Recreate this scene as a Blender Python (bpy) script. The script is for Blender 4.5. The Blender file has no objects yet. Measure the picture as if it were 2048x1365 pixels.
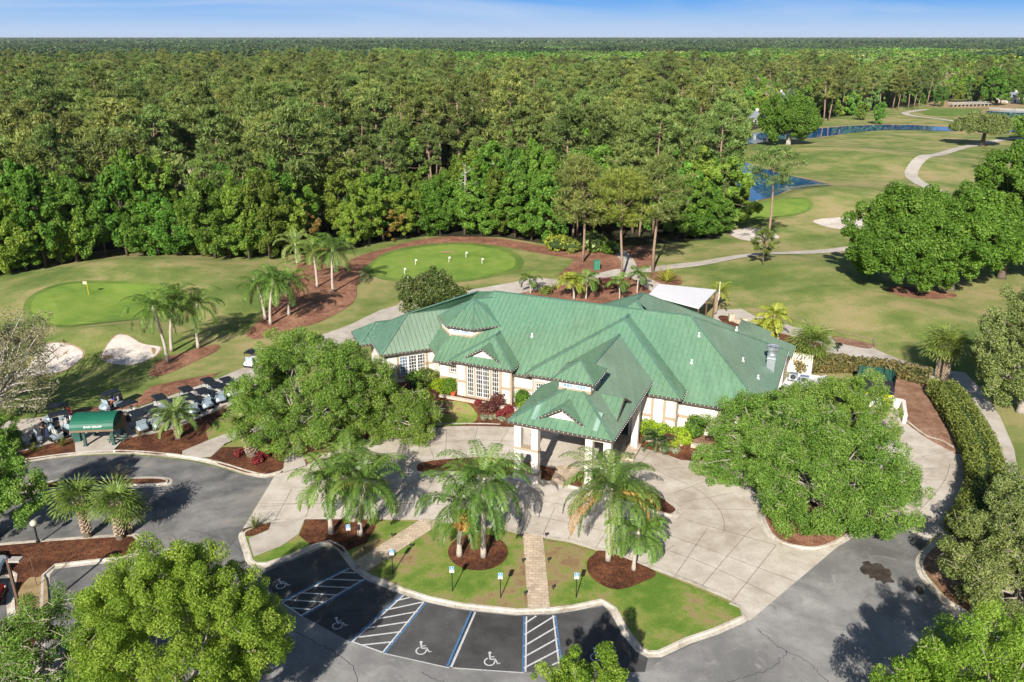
import bpy, bmesh, math, random
import numpy as np
from mathutils import Vector, Matrix
random.seed(7); RNG=np.random.default_rng(11)
C=bpy.context.scene.collection
R=math.radians
# ------------------------------------------------------------------ camera model (used to survey the site plan)
F=1621.;CX,CY=1024.,682.5;P=math.atan(607.5/F);H=36.7
KC,KS=math.cos(P),math.sin(P)
def G(px,py,z=0.):
    a=(px-CX)/F;b=(py-CY)/F
    t=(z-H)/(-KS-b*KC)
    return Vector((a*t,(KC-b*KS)*t,z))
def proj(x,y,z):
    dz=z-H; dep=y*KC-dz*KS
    if dep<=1: return (-9e9,-9e9)
    return (CX+F*x/dep, CY-F*(y*KS+dz*KC)/dep)
def rise(px,py,top):              # height of a vertical thing standing at a surveyed ground point
    b=G(px,py); lo,hi=0.,60.
    for _ in range(40):
        m=(lo+hi)/2
        if proj(b.x,b.y,m)[1]>top: lo=m
        else: hi=m
    return lo
A=R(23.);UX,UY=math.cos(A),-math.sin(A);VX,VY=math.sin(A),math.cos(A)
OB=G(1024,745,5.0); ZB=.7
def B(u,v,z=0.): return Vector((OB.x+u*UX+v*VX, OB.y+u*UY+v*VY, z+ZB))
def toUV(x,y): dx,dy=x-OB.x,y-OB.y; return dx*UX+dy*UY, dx*VX+dy*VY
ROTB=-A
def bedz(x,y):
    u,v=toUV(x,y); t=max(0.,min(1.,(v+2.4)/2.5)); return .13+.66*t*t*(3-2*t)
def GB(px,py):
    z=.13
    for _ in range(24): q=G(px,py,z); z=.5*z+.5*bedz(q.x,q.y)
    return G(px,py,z)
# ------------------------------------------------------------------ gentle golf mounds
MOUNDS=[(1600,425,13,.9),(1500,432,9,.6),(1690,408,16,1.0),(1760,395,18,.9),(1640,405,12,.7),(1830,440,14,.6),(1560,455,8,.5),
 (90,600,9,.7),(60,640,9,.8),(180,560,12,.9),(300,548,10,.8),(420,560,12,.6),(470,600,9,.5),(270,672,6,.7),(150,690,6,.8),(200,730,6,-.3),
 (1820,330,22,.9),(1700,320,25,1.1),(1620,300,22,.9),(1550,540,11,.7),(1700,560,12,.6),(1640,600,10,.5),(1830,640,10,.6)]
MW=[(G(a,b).x,G(a,b).y,r*.9,h*1.7) for a,b,r,h in MOUNDS]
def hgt(x,y):
    z=0.
    for mx,my,r,h in MW:
        d2=((x-mx)**2+(y-my)**2)/(r*r)
        if d2<9: z+=h*math.exp(-d2)
    return z
# ------------------------------------------------------------------ materials
MATS={}
def newmat(name):
    m=bpy.data.materials.new(name); m.use_nodes=True; nt=m.node_tree; nt.nodes.clear()
    out=nt.nodes.new('ShaderNodeOutputMaterial'); MATS[name]=m
    return m,nt,out
def N(nt,t,**k):
    n=nt.nodes.new(t)
    for a,b in k.items():
        if a in n.inputs: n.inputs[a].default_value=b
        else: setattr(n,a,b)
    return n
def noise(nt,co,scale,detail=4,rough=.6,dist=0.):
    n=N(nt,'ShaderNodeTexNoise'); n.inputs['Scale'].default_value=scale; n.inputs['Detail'].default_value=detail
    n.inputs['Roughness'].default_value=rough; n.inputs['Distortion'].default_value=dist
    nt.links.new(co,n.inputs['Vector']); return n.outputs['Fac']
def ramp(nt,fac,stops):
    r=nt.nodes.new('ShaderNodeValToRGB'); el=r.color_ramp.elements
    while len(el)<len(stops): el.new(.5)
    for e,(p,c) in zip(el,stops): e.position=p; e.color=(c[0],c[1],c[2],1) if len(c)==3 else c
    nt.links.new(fac,r.inputs['Fac']); return r.outputs['Color']
def mix(nt,fac,a,b,mode='MIX'):
    m=nt.nodes.new('ShaderNodeMix'); m.data_type='RGBA'; m.blend_type=mode
    for s,v in ((m.inputs[0],fac),(m.inputs[6],a),(m.inputs[7],b)):
        if hasattr(v,'links'): nt.links.new(v,s)
        elif isinstance(v,(int,float)): s.default_value=v
        else: s.default_value=(v[0],v[1],v[2],1)
    return m.outputs[2]
def g3(v): return (v,v,v)
def coords(nt,kind='pos'):
    if kind=='pos':
        return N(nt,'ShaderNodeNewGeometry').outputs['Position']
    return N(nt,'ShaderNodeTexCoord').outputs['Object']
def bump(nt,h,strength,dist,bsdf):
    b=N(nt,'ShaderNodeBump'); b.inputs['Strength'].default_value=strength; b.inputs['Distance'].default_value=dist
    nt.links.new(h,b.inputs['Height']); nt.links.new(b.outputs['Normal'],bsdf.inputs['Normal'])
def simple(name,col,rough=.6,metal=0.,var=.12,scale=1.5,spec=.4):
    m,nt,out=newmat(name); co=coords(nt,'obj'); b=N(nt,'ShaderNodeBsdfPrincipled')
    n=noise(nt,co,scale,5)
    c=ramp(nt,n,[(.25,[x*(1-var) for x in col]),(.75,[min(1,x*(1+var)) for x in col])])
    nt.links.new(c,b.inputs['Base Color']); b.inputs['Roughness'].default_value=rough; b.inputs['Metallic'].default_value=metal
    b.inputs['Specular IOR Level'].default_value=spec
    nt.links.new(b.outputs[0],out.inputs[0]); return m
def ground(name,stops,s1,s2,stain=None,bs=0.3,bd=.05,bscale=3.,rough=.95,stretch=None,fine=.35,fs=14.):
    """weathered ground: broad patches, mid patches and fine grain"""
    m,nt,out=newmat(name); co=coords(nt)
    if stretch:
        mp=N(nt,'ShaderNodeMapping'); mp.inputs['Scale'].default_value=stretch; mp.inputs['Rotation'].default_value=(0,0,.4); nt.links.new(co,mp.inputs['Vector']); cz=mp.outputs[0]
    else: cz=co
    a=noise(nt,cz,s1,5,.62,.6); b2=noise(nt,co,s2,6,.65)
    mx=N(nt,'ShaderNodeMath',operation='MULTIPLY_ADD'); nt.links.new(b2,mx.inputs[0]); mx.inputs[1].default_value=.45; 
    m2=N(nt,'ShaderNodeMath',operation='MULTIPLY'); nt.links.new(a,m2.inputs[0]); m2.inputs[1].default_value=.55
    nt.links.new(m2.outputs[0],mx.inputs[2])
    col=ramp(nt,mx.outputs[0],[(.5+(q-.5)*.52,c) for q,c in stops])
    f=noise(nt,co,fs,3,.7)
    fr=ramp(nt,f,[(.34,g3(1-fine)),(.66,g3(1+fine*.8))])
    col=mix(nt,1.,col,fr,'MULTIPLY')
    if stain:
        for (sc,lo,hi,sc_col,amt) in stain:
            s=noise(nt,co,sc,4,.6,1.2); k=ramp(nt,s,[(lo,(0,0,0)),(hi,g3(amt))])
            col=mix(nt,k,col,sc_col)
    bs_=N(nt,'ShaderNodeBsdfPrincipled'); nt.links.new(col,bs_.inputs['Base Color']); bs_.inputs['Roughness'].default_value=rough
    bs_.inputs['Specular IOR Level'].default_value=.25
    h=noise(nt,co,bscale,6,.7); bump(nt,h,bs,bd,bs_)
    nt.links.new(bs_.outputs[0],out.inputs[0]); return m
def leafmat(name,dark,mid,light,trans=.3,rnd=.25,rough=.55):
    m,nt,out=newmat(name)
    at=N(nt,'ShaderNodeAttribute',attribute_name='tone'); oi=N(nt,'ShaderNodeObjectInfo')
    col=ramp(nt,at.outputs['Fac'],[(0.,dark),(.5,mid),(1.,light)])
    hs=N(nt,'ShaderNodeHueSaturation')
    mr=N(nt,'ShaderNodeMapRange'); nt.links.new(oi.outputs['Random'],mr.inputs[0]); mr.inputs[3].default_value=1-rnd; mr.inputs[4].default_value=1+rnd
    nt.links.new(mr.outputs[0],hs.inputs['Value'])
    mh=N(nt,'ShaderNodeMapRange'); 
    fr=N(nt,'ShaderNodeMath',operation='FRACT'); mu=N(nt,'ShaderNodeMath',operation='MULTIPLY'); nt.links.new(oi.outputs['Random'],mu.inputs[0]); mu.inputs[1].default_value=7.31
    nt.links.new(mu.outputs[0],fr.inputs[0]); nt.links.new(fr.outputs[0],mh.inputs[0]); mh.inputs[3].default_value=.5-.012*rnd/.25; mh.inputs[4].default_value=.5+.034*rnd/.25
    nt.links.new(mh.outputs[0],hs.inputs['Hue']); nt.links.new(col,hs.inputs['Color'])
    b=N(nt,'ShaderNodeBsdfPrincipled'); b.inputs['Roughness'].default_value=rough; b.inputs['Specular IOR Level'].default_value=.25
    nt.links.new(hs.outputs[0],b.inputs['Base Color'])
    t=N(nt,'ShaderNodeBsdfTranslucent'); nt.links.new(hs.outputs[0],t.inputs['Color'])
    ms=N(nt,'ShaderNodeMixShader'); ms.inputs[0].default_value=trans
    nt.links.new(b.outputs[0],ms.inputs[1]); nt.links.new(t.outputs[0],ms.inputs[2]); nt.links.new(ms.outputs[0],out.inputs[0]); return m
def glassmat(name,col,rough=.08):
    m,nt,out=newmat(name); b=N(nt,'ShaderNodeBsdfPrincipled'); co=coords(nt,'obj')
    c=ramp(nt,noise(nt,co,1.7,3),[(.35,[x*.6 for x in col]),(.65,[min(1,x*1.7) for x in col])])
    nt.links.new(c,b.inputs['Base Color']); b.inputs['Roughness'].default_value=rough; b.inputs['Specular IOR Level'].default_value=.6
    nt.links.new(b.outputs[0],out.inputs[0]); return m
# ------------------------------------------------------------------ object helpers
def tag(o,label=None,cat=None,group=None,kind=None):
    if label: o['label']=label
    if cat: o['category']=cat
    if group: o['group']=group
    if kind: o['kind']=kind
    return o
def empty(name,loc=(0,0,0),rz=0.,label=None,cat=None,group=None):
    o=bpy.data.objects.new(name,None); o.location=loc; o.rotation_euler=(0,0,rz); o.empty_display_size=.3; C.objects.link(o)
    return tag(o,label,cat,group)
def copy_tree(o,parent=None):
    c=o.copy(); C.objects.link(c); c.parent=parent
    for ch in KIDS.get(o.name,[]): copy_kid(ch,c)
    return c
KIDS={}
def copy_kid(ch,parent):
    d=ch.copy(); C.objects.link(d); d.parent=parent
    for g in KIDS.get(ch.name,[]): copy_kid(g,d)
def setparent(o,p):
    o.parent=p; KIDS.setdefault(p.name,[]).append(o)
class MB:
    def __init__(s): s.v=[];s.f=[];s.m=[];s.mats=[];s.cur=0
    def use(s,mat):
        if mat not in s.mats: s.mats.append(mat)
        s.cur=s.mats.index(mat); return s
    def add(s,vs,fs):
        o=len(s.v); s.v+=[tuple(p) for p in vs]
        for f in fs: s.f.append([i+o for i in f]); s.m.append(s.cur)
    def poly(s,pts): s.add(pts,[list(range(len(pts)))])
    def box(s,c,d,rz=0.,M=None,taper=1.):
        x,y,z=d[0]/2,d[1]/2,d[2]/2
        vs=[Vector((sx*x*(taper if sz>0 else 1),sy*y*(taper if sz>0 else 1),sz*z)) for sz in(-1,1) for sx,sy in((-1,-1),(1,-1),(1,1),(-1,1))]
        if M is None: M=Matrix.Rotation(rz,3,'Z')
        c=Vector(c); s.add([M@p+c for p in vs],[[3,2,1,0],[4,5,6,7],[0,1,5,4],[1,2,6,5],[2,3,7,6],[3,0,4,7]])
    def beam(s,a,b,w,h=None,up=Vector((0,0,1))):
        a=Vector(a);b=Vector(b); h=h or w; d=(b-a); L=d.length
        if L<1e-6: return
        d/=L; sd=d.cross(up)
        if sd.length<1e-4: sd=Vector((1,0,0))
        sd.normalize(); u=sd.cross(d)
        vs=[p+sd*sx*w/2+u*sz*h/2 for p in(a,b) for sx,sz in((-1,-1),(1,-1),(1,1),(-1,1))]
        s.add(vs,[[3,2,1,0],[4,5,6,7],[0,1,5,4],[1,2,6,5],[2,3,7,6],[3,0,4,7]])
    def tube(s,pts,rs,n=8,cap=True):
        pts=[Vector(p) for p in pts]; rings=[]
        if isinstance(rs,(int,float)): rs=[rs]*len(pts)
        ref=None
        for i,p in enumerate(pts):
            d=(pts[min(i+1,len(pts)-1)]-pts[max(i-1,0)])
            if d.length<1e-7: d=Vector((0,0,1))
            d.normalize()
            if ref is None: ref=Vector((1,0,0)) if abs(d.x)<.8 else Vector((0,1,0))
            x=(ref-d*ref.dot(d)).normalized(); y=d.cross(x); ref=x
            rings.append([p+(x*math.cos(2*math.pi*k/n)+y*math.sin(2*math.pi*k/n))*rs[i] for k in range(n)])
        vs=[q for r in rings for q in r]; fs=[]
        for i in range(len(pts)-1):
            for k in range(n): fs.append([i*n+k,i*n+(k+1)%n,(i+1)*n+(k+1)%n,(i+1)*n+k])
        if cap: fs.append(list(range(n))[::-1]); fs.append([(len(pts)-1)*n+k for k in range(n)])
        s.add(vs,fs)
    def lathe(s,c,prof,n=16,M=None):
        c=Vector(c); vs=[];fs=[]
        for r,z in prof:
            for k in range(n):
                q=Vector((r*math.cos(2*math.pi*k/n),r*math.sin(2*math.pi*k/n),z))
                vs.append((M@q if M else q)+c)
        for i in range(len(prof)-1):
            for k in range(n): fs.append([i*n+k,i*n+(k+1)%n,(i+1)*n+(k+1)%n,(i+1)*n+k])
        fs.append([k for k in range(n)][::-1]); fs.append([(len(prof)-1)*n+k for k in range(n)])
        s.add(vs,fs)
    def ball(s,c,r,nu=12,nv=8,sc=(1,1,1)):
        prof=[]
        vs=[];fs=[]; c=Vector(c)
        for i in range(nv+1):
            t=math.pi*i/nv
            for k in range(nu): vs.append(c+Vector((r*sc[0]*math.sin(t)*math.cos(2*math.pi*k/nu),r*sc[1]*math.sin(t)*math.sin(2*math.pi*k/nu),-r*sc[2]*math.cos(t))))
        for i in range(nv):
            for k in range(nu): fs.append([i*nu+k,i*nu+(k+1)%nu,(i+1)*nu+(k+1)%nu,(i+1)*nu+k])
        s.add(vs,fs)
    def build(s,name,mat=None,parent=None,smooth=False,loc=None):
        me=bpy.data.meshes.new(name); me.from_pydata(s.v,[],s.f)
        mats=s.mats or [mat]
        for q in mats: me.materials.append(MATS[q])
        if len(mats)>1: me.polygons.foreach_set('material_index',s.m)
        if smooth: me.polygons.foreach_set('use_smooth',[True]*len(me.polygons))
        me.update()
        o=bpy.data.objects.new(name,me); C.objects.link(o)
        if loc is not None: o.location=loc
        if parent: setparent(o,parent)
        return o
def smoothline(pts,closed,n=5):
    out=[];L=len(pts); rng=range(L) if closed else range(L-1)
    for i in rng:
        p0=pts[(i-1)%L] if closed or i>0 else pts[i]; p1=pts[i]; p2=pts[(i+1)%L]; p3=pts[(i+2)%L] if closed or i+2<L else pts[i+1]
        for k in range(n):
            t=k/n
            out.append(tuple(.5*((2*b)+(c-a)*t+(2*a-5*b+4*c-d)*t*t+(3*b-a-3*c+d)*t**3) for a,b,c,d in zip(p0[:2],p1[:2],p2[:2],p3[:2])))
    if not closed: out.append(tuple(pts[-1][:2]))
    return out
def ground_pts(px,smooth=True,closed=True,n=5):
    w=[tuple(G(*p)[:2]) for p in px]
    return smoothline(w,closed,n) if smooth else w
def sheet(name,px,z,mat,smooth=True,drape=False,skirt=None,kind='structure',world=False,maxlen=4.,label=None,cat=None,group=None,bed=None):
    w=list(px) if world else ground_pts(px,smooth)
    if bed is not None:
        w=[tuple(GB(*q)[:2]) for q in px]; w=smoothline(w,True,5) if smooth else w
    if world and smooth: w=smoothline(w,True)
    bm=bmesh.new(); vs=[bm.verts.new((x,y,z)) for x,y in w]
    f=bm.faces.new(vs); f.normal_update()
    if f.normal.z<0: f.normal_flip()
    ring=[v.co.copy() for v in f.verts]
    bmesh.ops.triangulate(bm,faces=[f])
    if drape or bed is not None:
        if bed is not None: maxlen=.9
        for _ in range(7):
            es=[e for e in bm.edges if e.calc_length()>maxlen]
            if not es: break
            bmesh.ops.subdivide_edges(bm,edges=es,cuts=1)
            bmesh.ops.triangulate(bm,faces=bm.faces[:])
        for v in bm.verts: v.co.z=z+(hgt(v.co.x,v.co.y) if bed is None else bedz(v.co.x,v.co.y)+bed-z)
    if skirt is not None:
        n=len(ring); top=[bm.verts.new(c) for c in ring]; bot=[bm.verts.new((c.x,c.y,skirt)) for c in ring]
        for i in range(n): bm.faces.new((top[i],bot[i],bot[(i+1)%n],top[(i+1)%n]))
    me=bpy.data.meshes.new(name); bm.to_mesh(me); bm.free(); me.materials.append(MATS[mat])
    o=bpy.data.objects.new(name,me); C.objects.link(o); tag(o,label,cat,group,kind)
    return o
def offset(w,d,closed):
    out=[];L=len(w)
    for i in range(L):
        a=w[(i-1)%L] if closed or i>0 else w[i]; b=w[(i+1)%L] if closed or i<L-1 else w[i]
        tx,ty=b[0]-a[0],b[1]-a[1]; l=math.hypot(tx,ty) or 1
        out.append((w[i][0]-ty/l*d,w[i][1]+tx/l*d))
    return out
def area(w): return sum(w[i][0]*w[(i+1)%len(w)][1]-w[(i+1)%len(w)][0]*w[i][1] for i in range(len(w)))/2
def kerb(name,px,closed=True,side=1,smooth=True,z0=.0,h=.15,top=.2,gut=.32,world=False):
    """px = road edge of the gutter; the kerb stands on the inner side"""
    w=list(px) if world else ground_pts(px,smooth,closed)
    if closed and area(w)<0: w=w[::-1]
    s=side if not closed else 1
    prof=[(0,.03),(gut,.045),(gut+.03,h),(gut+top,h+.01),(gut+top+.02,.0)]
    lines=[(offset(w,d*s,closed),z) for d,z in prof]
    m=MB(); L=len(w); vs=[];fs=[]
    for l,z in lines: vs+=[(x,y,z+z0) for x,y in l]
    for j in range(len(lines)-1):
        for i in range(L if closed else L-1):
            a=j*L+i;b=j*L+(i+1)%L
            fs.append([a,b,b+L,a+L] if s>0 else [a+L,b+L,b,a])
    m.add(vs,fs); o=m.build(name,'kerb'); return tag(o,kind='structure')
def strip(name,px,w,z,mat,smooth=True,drape=False,world=False,kind='structure'):
    l=[tuple(p) for p in px] if world else ground_pts(px,smooth,False)
    a=offset(l,w/2,False); b=offset(l,-w/2,False)
    m=MB(); n=len(l)
    m.add([(x,y,z+(hgt(x,y) if drape else 0)) for x,y in a]+[(x,y,z+(hgt(x,y) if drape else 0)) for x,y in b],[[i+1,i,i+n,i+n+1] for i in range(n-1)])
    return tag(m.build(name,mat),kind=kind)
def inpoly(x,y,pl):
    c=False;j=len(pl)-1
    for i in range(len(pl)):
        if (pl[i][1]>y)!=(pl[j][1]>y) and x<(pl[j][0]-pl[i][0])*(y-pl[i][1])/(pl[j][1]-pl[i][1])+pl[i][0]: c=not c
        j=i
    return c
# ------------------------------------------------------------------ foliage
def quads_mesh(name,P0,T,Bv,tone,mat):
    """one diamond leaf per row: centre P0, half-axes T and Bv"""
    n=len(P0); co=np.empty((n,4,3),np.float32)
    co[:,0]=P0-T; co[:,1]=P0+Bv-.15*T; co[:,2]=P0+T; co[:,3]=P0-Bv-.15*T
    me=bpy.data.meshes.new(name); me.vertices.add(4*n); me.vertices.foreach_set('co',co.ravel())
    me.loops.add(4*n); me.loops.foreach_set('vertex_index',np.arange(4*n,dtype=np.int32))
    me.polygons.add(n); me.polygons.foreach_set('loop_start',np.arange(0,4*n,4,dtype=np.int32)); 
    try: me.polygons.foreach_set('loop_total',np.full(n,4,dtype=np.int32))
    except Exception: pass
    a=me.attributes.new('tone','FLOAT','FACE'); a.data.foreach_set('value',np.clip(tone,0,1).astype(np.float32))
    me.materials.append(MATS[mat]); me.update(calc_edges=True); me.validate()
    return me
def unit(a): return a/np.maximum(np.linalg.norm(a,axis=1,keepdims=True),1e-6)
def leaves(name,clumps,n,size,mat,asp=.55,up=.35,out=.8,rnd=.8,shell=.5,seed=0,flat=1.,tvar=.25):
    g=np.random.default_rng(seed); cl=np.asarray(clumps,float); r=cl[:,3]
    w=r**2; idx=g.choice(len(cl),n,p=w/w.sum())
    d=unit(g.normal(size=(n,3))); rad=r[idx]*(shell+(1-shell)*g.random(n)**.6)
    off=d*rad[:,None]; off[:,2]*=flat
    p=cl[idx,:3]+off
    nm=unit(d*out+g.normal(size=(n,3))*rnd+np.array([0,0,up]))
    t=unit(np.cross(nm,g.normal(size=(n,3)))); b=np.cross(nm,t)
    s=size*(.6+.8*g.random(n))
    ct=g.random(len(cl)); tone=.5+(ct[idx]-.5)*tvar*1.6+(g.random(n)-.5)*tvar*2
    return quads_mesh(name,p,t*s[:,None],b*(s*asp)[:,None],tone,mat)
def link(name,me,parent=None,loc=None):
    o=bpy.data.objects.new(name,me); C.objects.link(o)
    if loc is not None: o.location=loc
    if parent: setparent(o,parent)
    return o
def crown_clumps(rx,ry,rz,zc,n,rmin,rmax,seed,lower=-.75,hollow=.45,lobes=6,lob=.25):
    g=np.random.default_rng(seed); out=[]
    ph=g.random(3)*6.28
    while len(out)<n:
        d=g.normal(size=3); d/=np.linalg.norm(d)
        if d[2]<lower: continue
        az=math.atan2(d[1],d[0])
        lobe=1+lob*math.sin(az*2+ph[0])*.5+lob*math.sin(az*lobes/2+ph[1])*.6+lob*.5*math.sin(d[2]*5+ph[2]+az)
        k=(hollow+(1-hollow)*g.random()**.5)*lobe
        r=rmin+(rmax-rmin)*g.random()
        out.append((d[0]*rx*k,d[1]*ry*k,zc+d[2]*rz*k,r))
    return out
def limb_mesh(mb,clumps,top,n,r0,seed,r1=.04,zmin=None,bend=.6):
    g=random.Random(seed); cs=[c for c in clumps]; g.shuffle(cs)
    for c in cs[:n]:
        e=Vector(c[:3]); s=Vector(top)+Vector((g.uniform(-.1,.1),g.uniform(-.1,.1),g.uniform(-.6,.5)))
        pts=[s]
        for k in range(1,6):
            t=k/5; q=s.lerp(e,t)+Vector((g.uniform(-1,1),g.uniform(-1,1),g.uniform(-.2,.9)))*bend*math.sin(math.pi*t)*.8
            pts.append(q)
        mb.tube(pts,[r0*(1-t/5)+r1*t/5 for t in range(6)],5,False)
# ================================================================== MATERIAL LIBRARY
ground('grass',[(.3,(.1,.15,.03)),(.42,(.15,.19,.045)),(.5,(.2,.22,.065)),(.58,(.27,.25,.095)),(.7,(.33,.27,.125))],.035,.16,bs=.35,bd=.08,bscale=2.5,fine=.3,fs=7.,stretch=(1,1.6,1))
ground('lawn',[(.3,(.1,.18,.022)),(.43,(.15,.22,.035)),(.52,(.22,.24,.06)),(.6,(.28,.22,.1)),(.72,(.23,.14,.07))],.16,.7,bs=.6,bd=.05,bscale=9,fine=.4,fs=16.)
ground('green_turf',[(.3,(.12,.205,.028)),(.5,(.16,.25,.036)),(.7,(.21,.285,.05))],.09,.5,bs=.08,bd=.02,fine=.12,fs=9.)
ground('fringe_turf',[(.3,(.08,.145,.02)),(.5,(.11,.18,.028)),(.7,(.16,.21,.045))],.12,.5,bs=.2,bd=.03,fine=.25)
ground('mulch',[(.25,(.05,.017,.009)),(.45,(.1,.036,.017)),(.6,(.16,.062,.028)),(.8,(.24,.1,.05))],.35,2.6,bs=1.,bd=.09,bscale=7,fine=.6,fs=9.)
ground('straw_mulch',[(.25,(.13,.058,.036)),(.45,(.22,.1,.06)),(.6,(.3,.148,.09)),(.8,(.4,.23,.15))],.25,1.6,bs=.8,bd=.07,bscale=5,fine=.45,fs=7.)
ground('bare_soil',[(.25,(.17,.085,.05)),(.45,(.24,.13,.08)),(.6,(.3,.175,.115)),(.8,(.36,.23,.16))],.3,1.4,bs=.6,bd=.06,bscale=4,fine=.35,fs=6.)
ground('sand',[(.25,(.44,.37,.32)),(.5,(.57,.505,.45)),(.75,(.64,.59,.53))],.3,1.6,bs=.7,bd=.06,bscale=2.5,fine=.15,fs=8.)
ground('bank',[(.25,(.2,.13,.06)),(.5,(.32,.23,.12)),(.75,(.4,.3,.17))],.3,1.6,bs=.5,bd=.05,fine=.3)
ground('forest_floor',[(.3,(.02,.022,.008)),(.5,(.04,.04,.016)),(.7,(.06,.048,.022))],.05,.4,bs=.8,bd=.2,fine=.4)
ground('asphalt',[(.2,(.07,.069,.069)),(.4,(.125,.122,.118)),(.55,(.175,.17,.163)),(.7,(.235,.226,.214)),(.85,(.33,.315,.295))],.07,.45,
  stain=[(.11,.52,.66,(.3,.275,.25),.6),(.35,.57,.7,(.06,.058,.057),.5),(.9,.6,.7,(.26,.245,.225),.4)],bs=.35,bd=.02,bscale=26,fine=.3,fs=30.)
ground('worn_asphalt',[(.2,(.13,.127,.122)),(.4,(.19,.185,.178)),(.55,(.24,.233,.223)),(.7,(.3,.29,.275)),(.85,(.38,.365,.345))],.07,.45,stain=[(.12,.54,.68,(.13,.127,.122),.6),(.5,.6,.7,(.36,.34,.31),.5),(1.1,.62,.72,(.09,.085,.08),.4)],bs=.35,bd=.02,bscale=26,fine=.3,fs=30.)
ground('new_asphalt',[(.26,(.045,.044,.044)),(.5,(.075,.073,.072)),(.72,(.11,.107,.103)),(.9,(.16,.153,.146))],.12,.7,stain=[(.5,.64,.76,(.1,.095,.09),.4)],bs=.35,bd=.02,bscale=26,fine=.28,fs=30.)
ground('concrete',[(.25,(.36,.305,.245)),(.45,(.46,.405,.335)),(.6,(.535,.48,.41)),(.8,(.6,.55,.48))],.11,.7,stain=[(.28,.6,.72,(.3,.25,.195),.4),(1.3,.64,.74,(.25,.21,.17),.3)],bs=.15,bd=.02,bscale=12,fine=.14,fs=14.)
ground('path_concrete',[(.25,(.34,.29,.24)),(.5,(.46,.41,.355)),(.75,(.54,.5,.445))],.1,.6,stain=[(.4,.6,.72,(.26,.2,.15),.35)],bs=.15,bd=.02,fine=.14)
ground('kerb',[(.25,(.3,.255,.205)),(.45,(.46,.41,.34)),(.65,(.56,.51,.44)),(.85,(.62,.575,.51))],.5,2.2,stain=[(1.1,.62,.72,(.2,.13,.075),.6)],bs=.2,bd=.02,fine=.2)
ground('stucco',[(.2,(.62,.55,.475)),(.5,(.7,.635,.56)),(.8,(.75,.69,.615))],.4,2.2,bs=.15,bd=.02,bscale=18,fine=.07,fs=12.)
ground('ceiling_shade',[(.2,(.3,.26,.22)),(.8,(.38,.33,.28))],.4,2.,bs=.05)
ground('stone',[(.25,(.36,.27,.19)),(.5,(.5,.41,.31)),(.75,(.6,.52,.42))],.9,2.8,bs=.7,bd=.05,bscale=4,fine=.35,fs=6.)
simple('joint',(.15,.115,.085),.95,var=.35,scale=2.)
simple('crack',(.075,.072,.069),.95,var=.3)
simple('damp_stain',(.06,.045,.035),.8,var=.3)
simple('light_patch',(.26,.25,.235),.9,var=.2)
simple('oil_stain',(.05,.039,.031),.75,var=.65,scale=1.6)
simple('band',(.36,.285,.2),.85,var=.06)
simple('fascia',(.075,.06,.048),.6,var=.25,scale=.8)
simple('line_white',(.52,.52,.52),.85,var=.3,scale=7)
simple('line_blue',(.06,.16,.32),.8,var=.35,scale=7)
simple('white_paint',(.8,.8,.79),.45,var=.03)
simple('shutter_white',(.85,.85,.87),.5,var=.02)
simple('vinyl_white',(.62,.61,.63),.5,var=.03,scale=.5)
simple('galvanised',(.56,.6,.63),.35,.75,var=.15,scale=2.)
simple('black_metal',(.014,.014,.015),.45,var=.2)
simple('bulb',(.8,.8,.78),.3,var=.02)
simple('bronze_pole',(.13,.075,.05),.5,var=.1)
simple('lamp_globe',(.5,.46,.38),.25,var=.1)
simple('sign_blue',(.02,.23,.6),.5,var=.05)
simple('canopy_green',(.008,.105,.062),.55,var=.18,scale=.9)
simple('canopy_in',(.006,.06,.04),.7,var=.1)
simple('post_green',(.035,.085,.07),.6,var=.2,scale=4)
simple('board_brown',(.2,.135,.085),.75,var=.2,scale=3)
simple('bin_green',(.03,.1,.08),.5,var=.12)
simple('utility_green',(.045,.2,.12),.55,var=.1)
simple('screen_green',(.02,.075,.055),.6,var=.35,scale=1.2)
simple('yellow_paint',(.75,.72,.02),.5,var=.1)
simple('tin_dark',(.035,.035,.038),.5,.2,var=.4,scale=3)
simple('rubber',(.012,.012,.013),.8,var=.2)
simple('rim_grey',(.6,.62,.64),.35,.5,var=.06)
simple('cart_silver',(.3,.37,.42),.3,.25,var=.06)
simple('cart_white',(.75,.75,.74),.35,.0,var=.04)
simple('cart_roof',(.014,.017,.023),.5,var=.2,scale=2.)
simple('cart_trim',(.018,.018,.02),.55,var=.2)
simple('cart_seat',(.5,.49,.46),.6,var=.08)
simple('screen_clear',(.33,.4,.45),.08,var=.1,spec=.7)
simple('bag_red',(.45,.03,.03),.6);simple('bag_white',(.7,.68,.66),.6);simple('bag_navy',(.03,.04,.1),.6)
simple('car_silver',(.52,.56,.6),.22,.5,var=.03);simple('car_red',(.16,.012,.012),.25,.3,var=.04);simple('car_glass',(.02,.026,.032),.05,var=.2,spec=.8)
simple('lamp_clear',(.75,.77,.8),.1,var=.03,spec=.8);simple('lamp_red',(.4,.01,.01),.2)
simple('skin',(.5,.27,.18),.55,var=.05);simple('cloth_black',(.016,.016,.018),.8);simple('cloth_navy',(.03,.05,.2),.8);simple('cloth_orange',(.62,.2,.12),.8);simple('cloth_grey',(.3,.31,.33),.8);simple('hair_dark',(.03,.02,.014),.7)
simple('flag_yellow',(.75,.5,.02),.5);simple('flag_pink',(.75,.5,.42),.6)
simple('terracotta',(.5,.1,.035),.7,var=.12)
simple('house_wall',(.66,.61,.54),.8,var=.06);simple('house_roof_grey',(.2,.215,.24),.8,var=.15);simple('house_roof_tan',(.36,.22,.14),.8,var=.15);simple('house_dark',(.05,.05,.06),.3)
simple('edge_timber',(.24,.17,.11),.9,var=.2)
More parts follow.
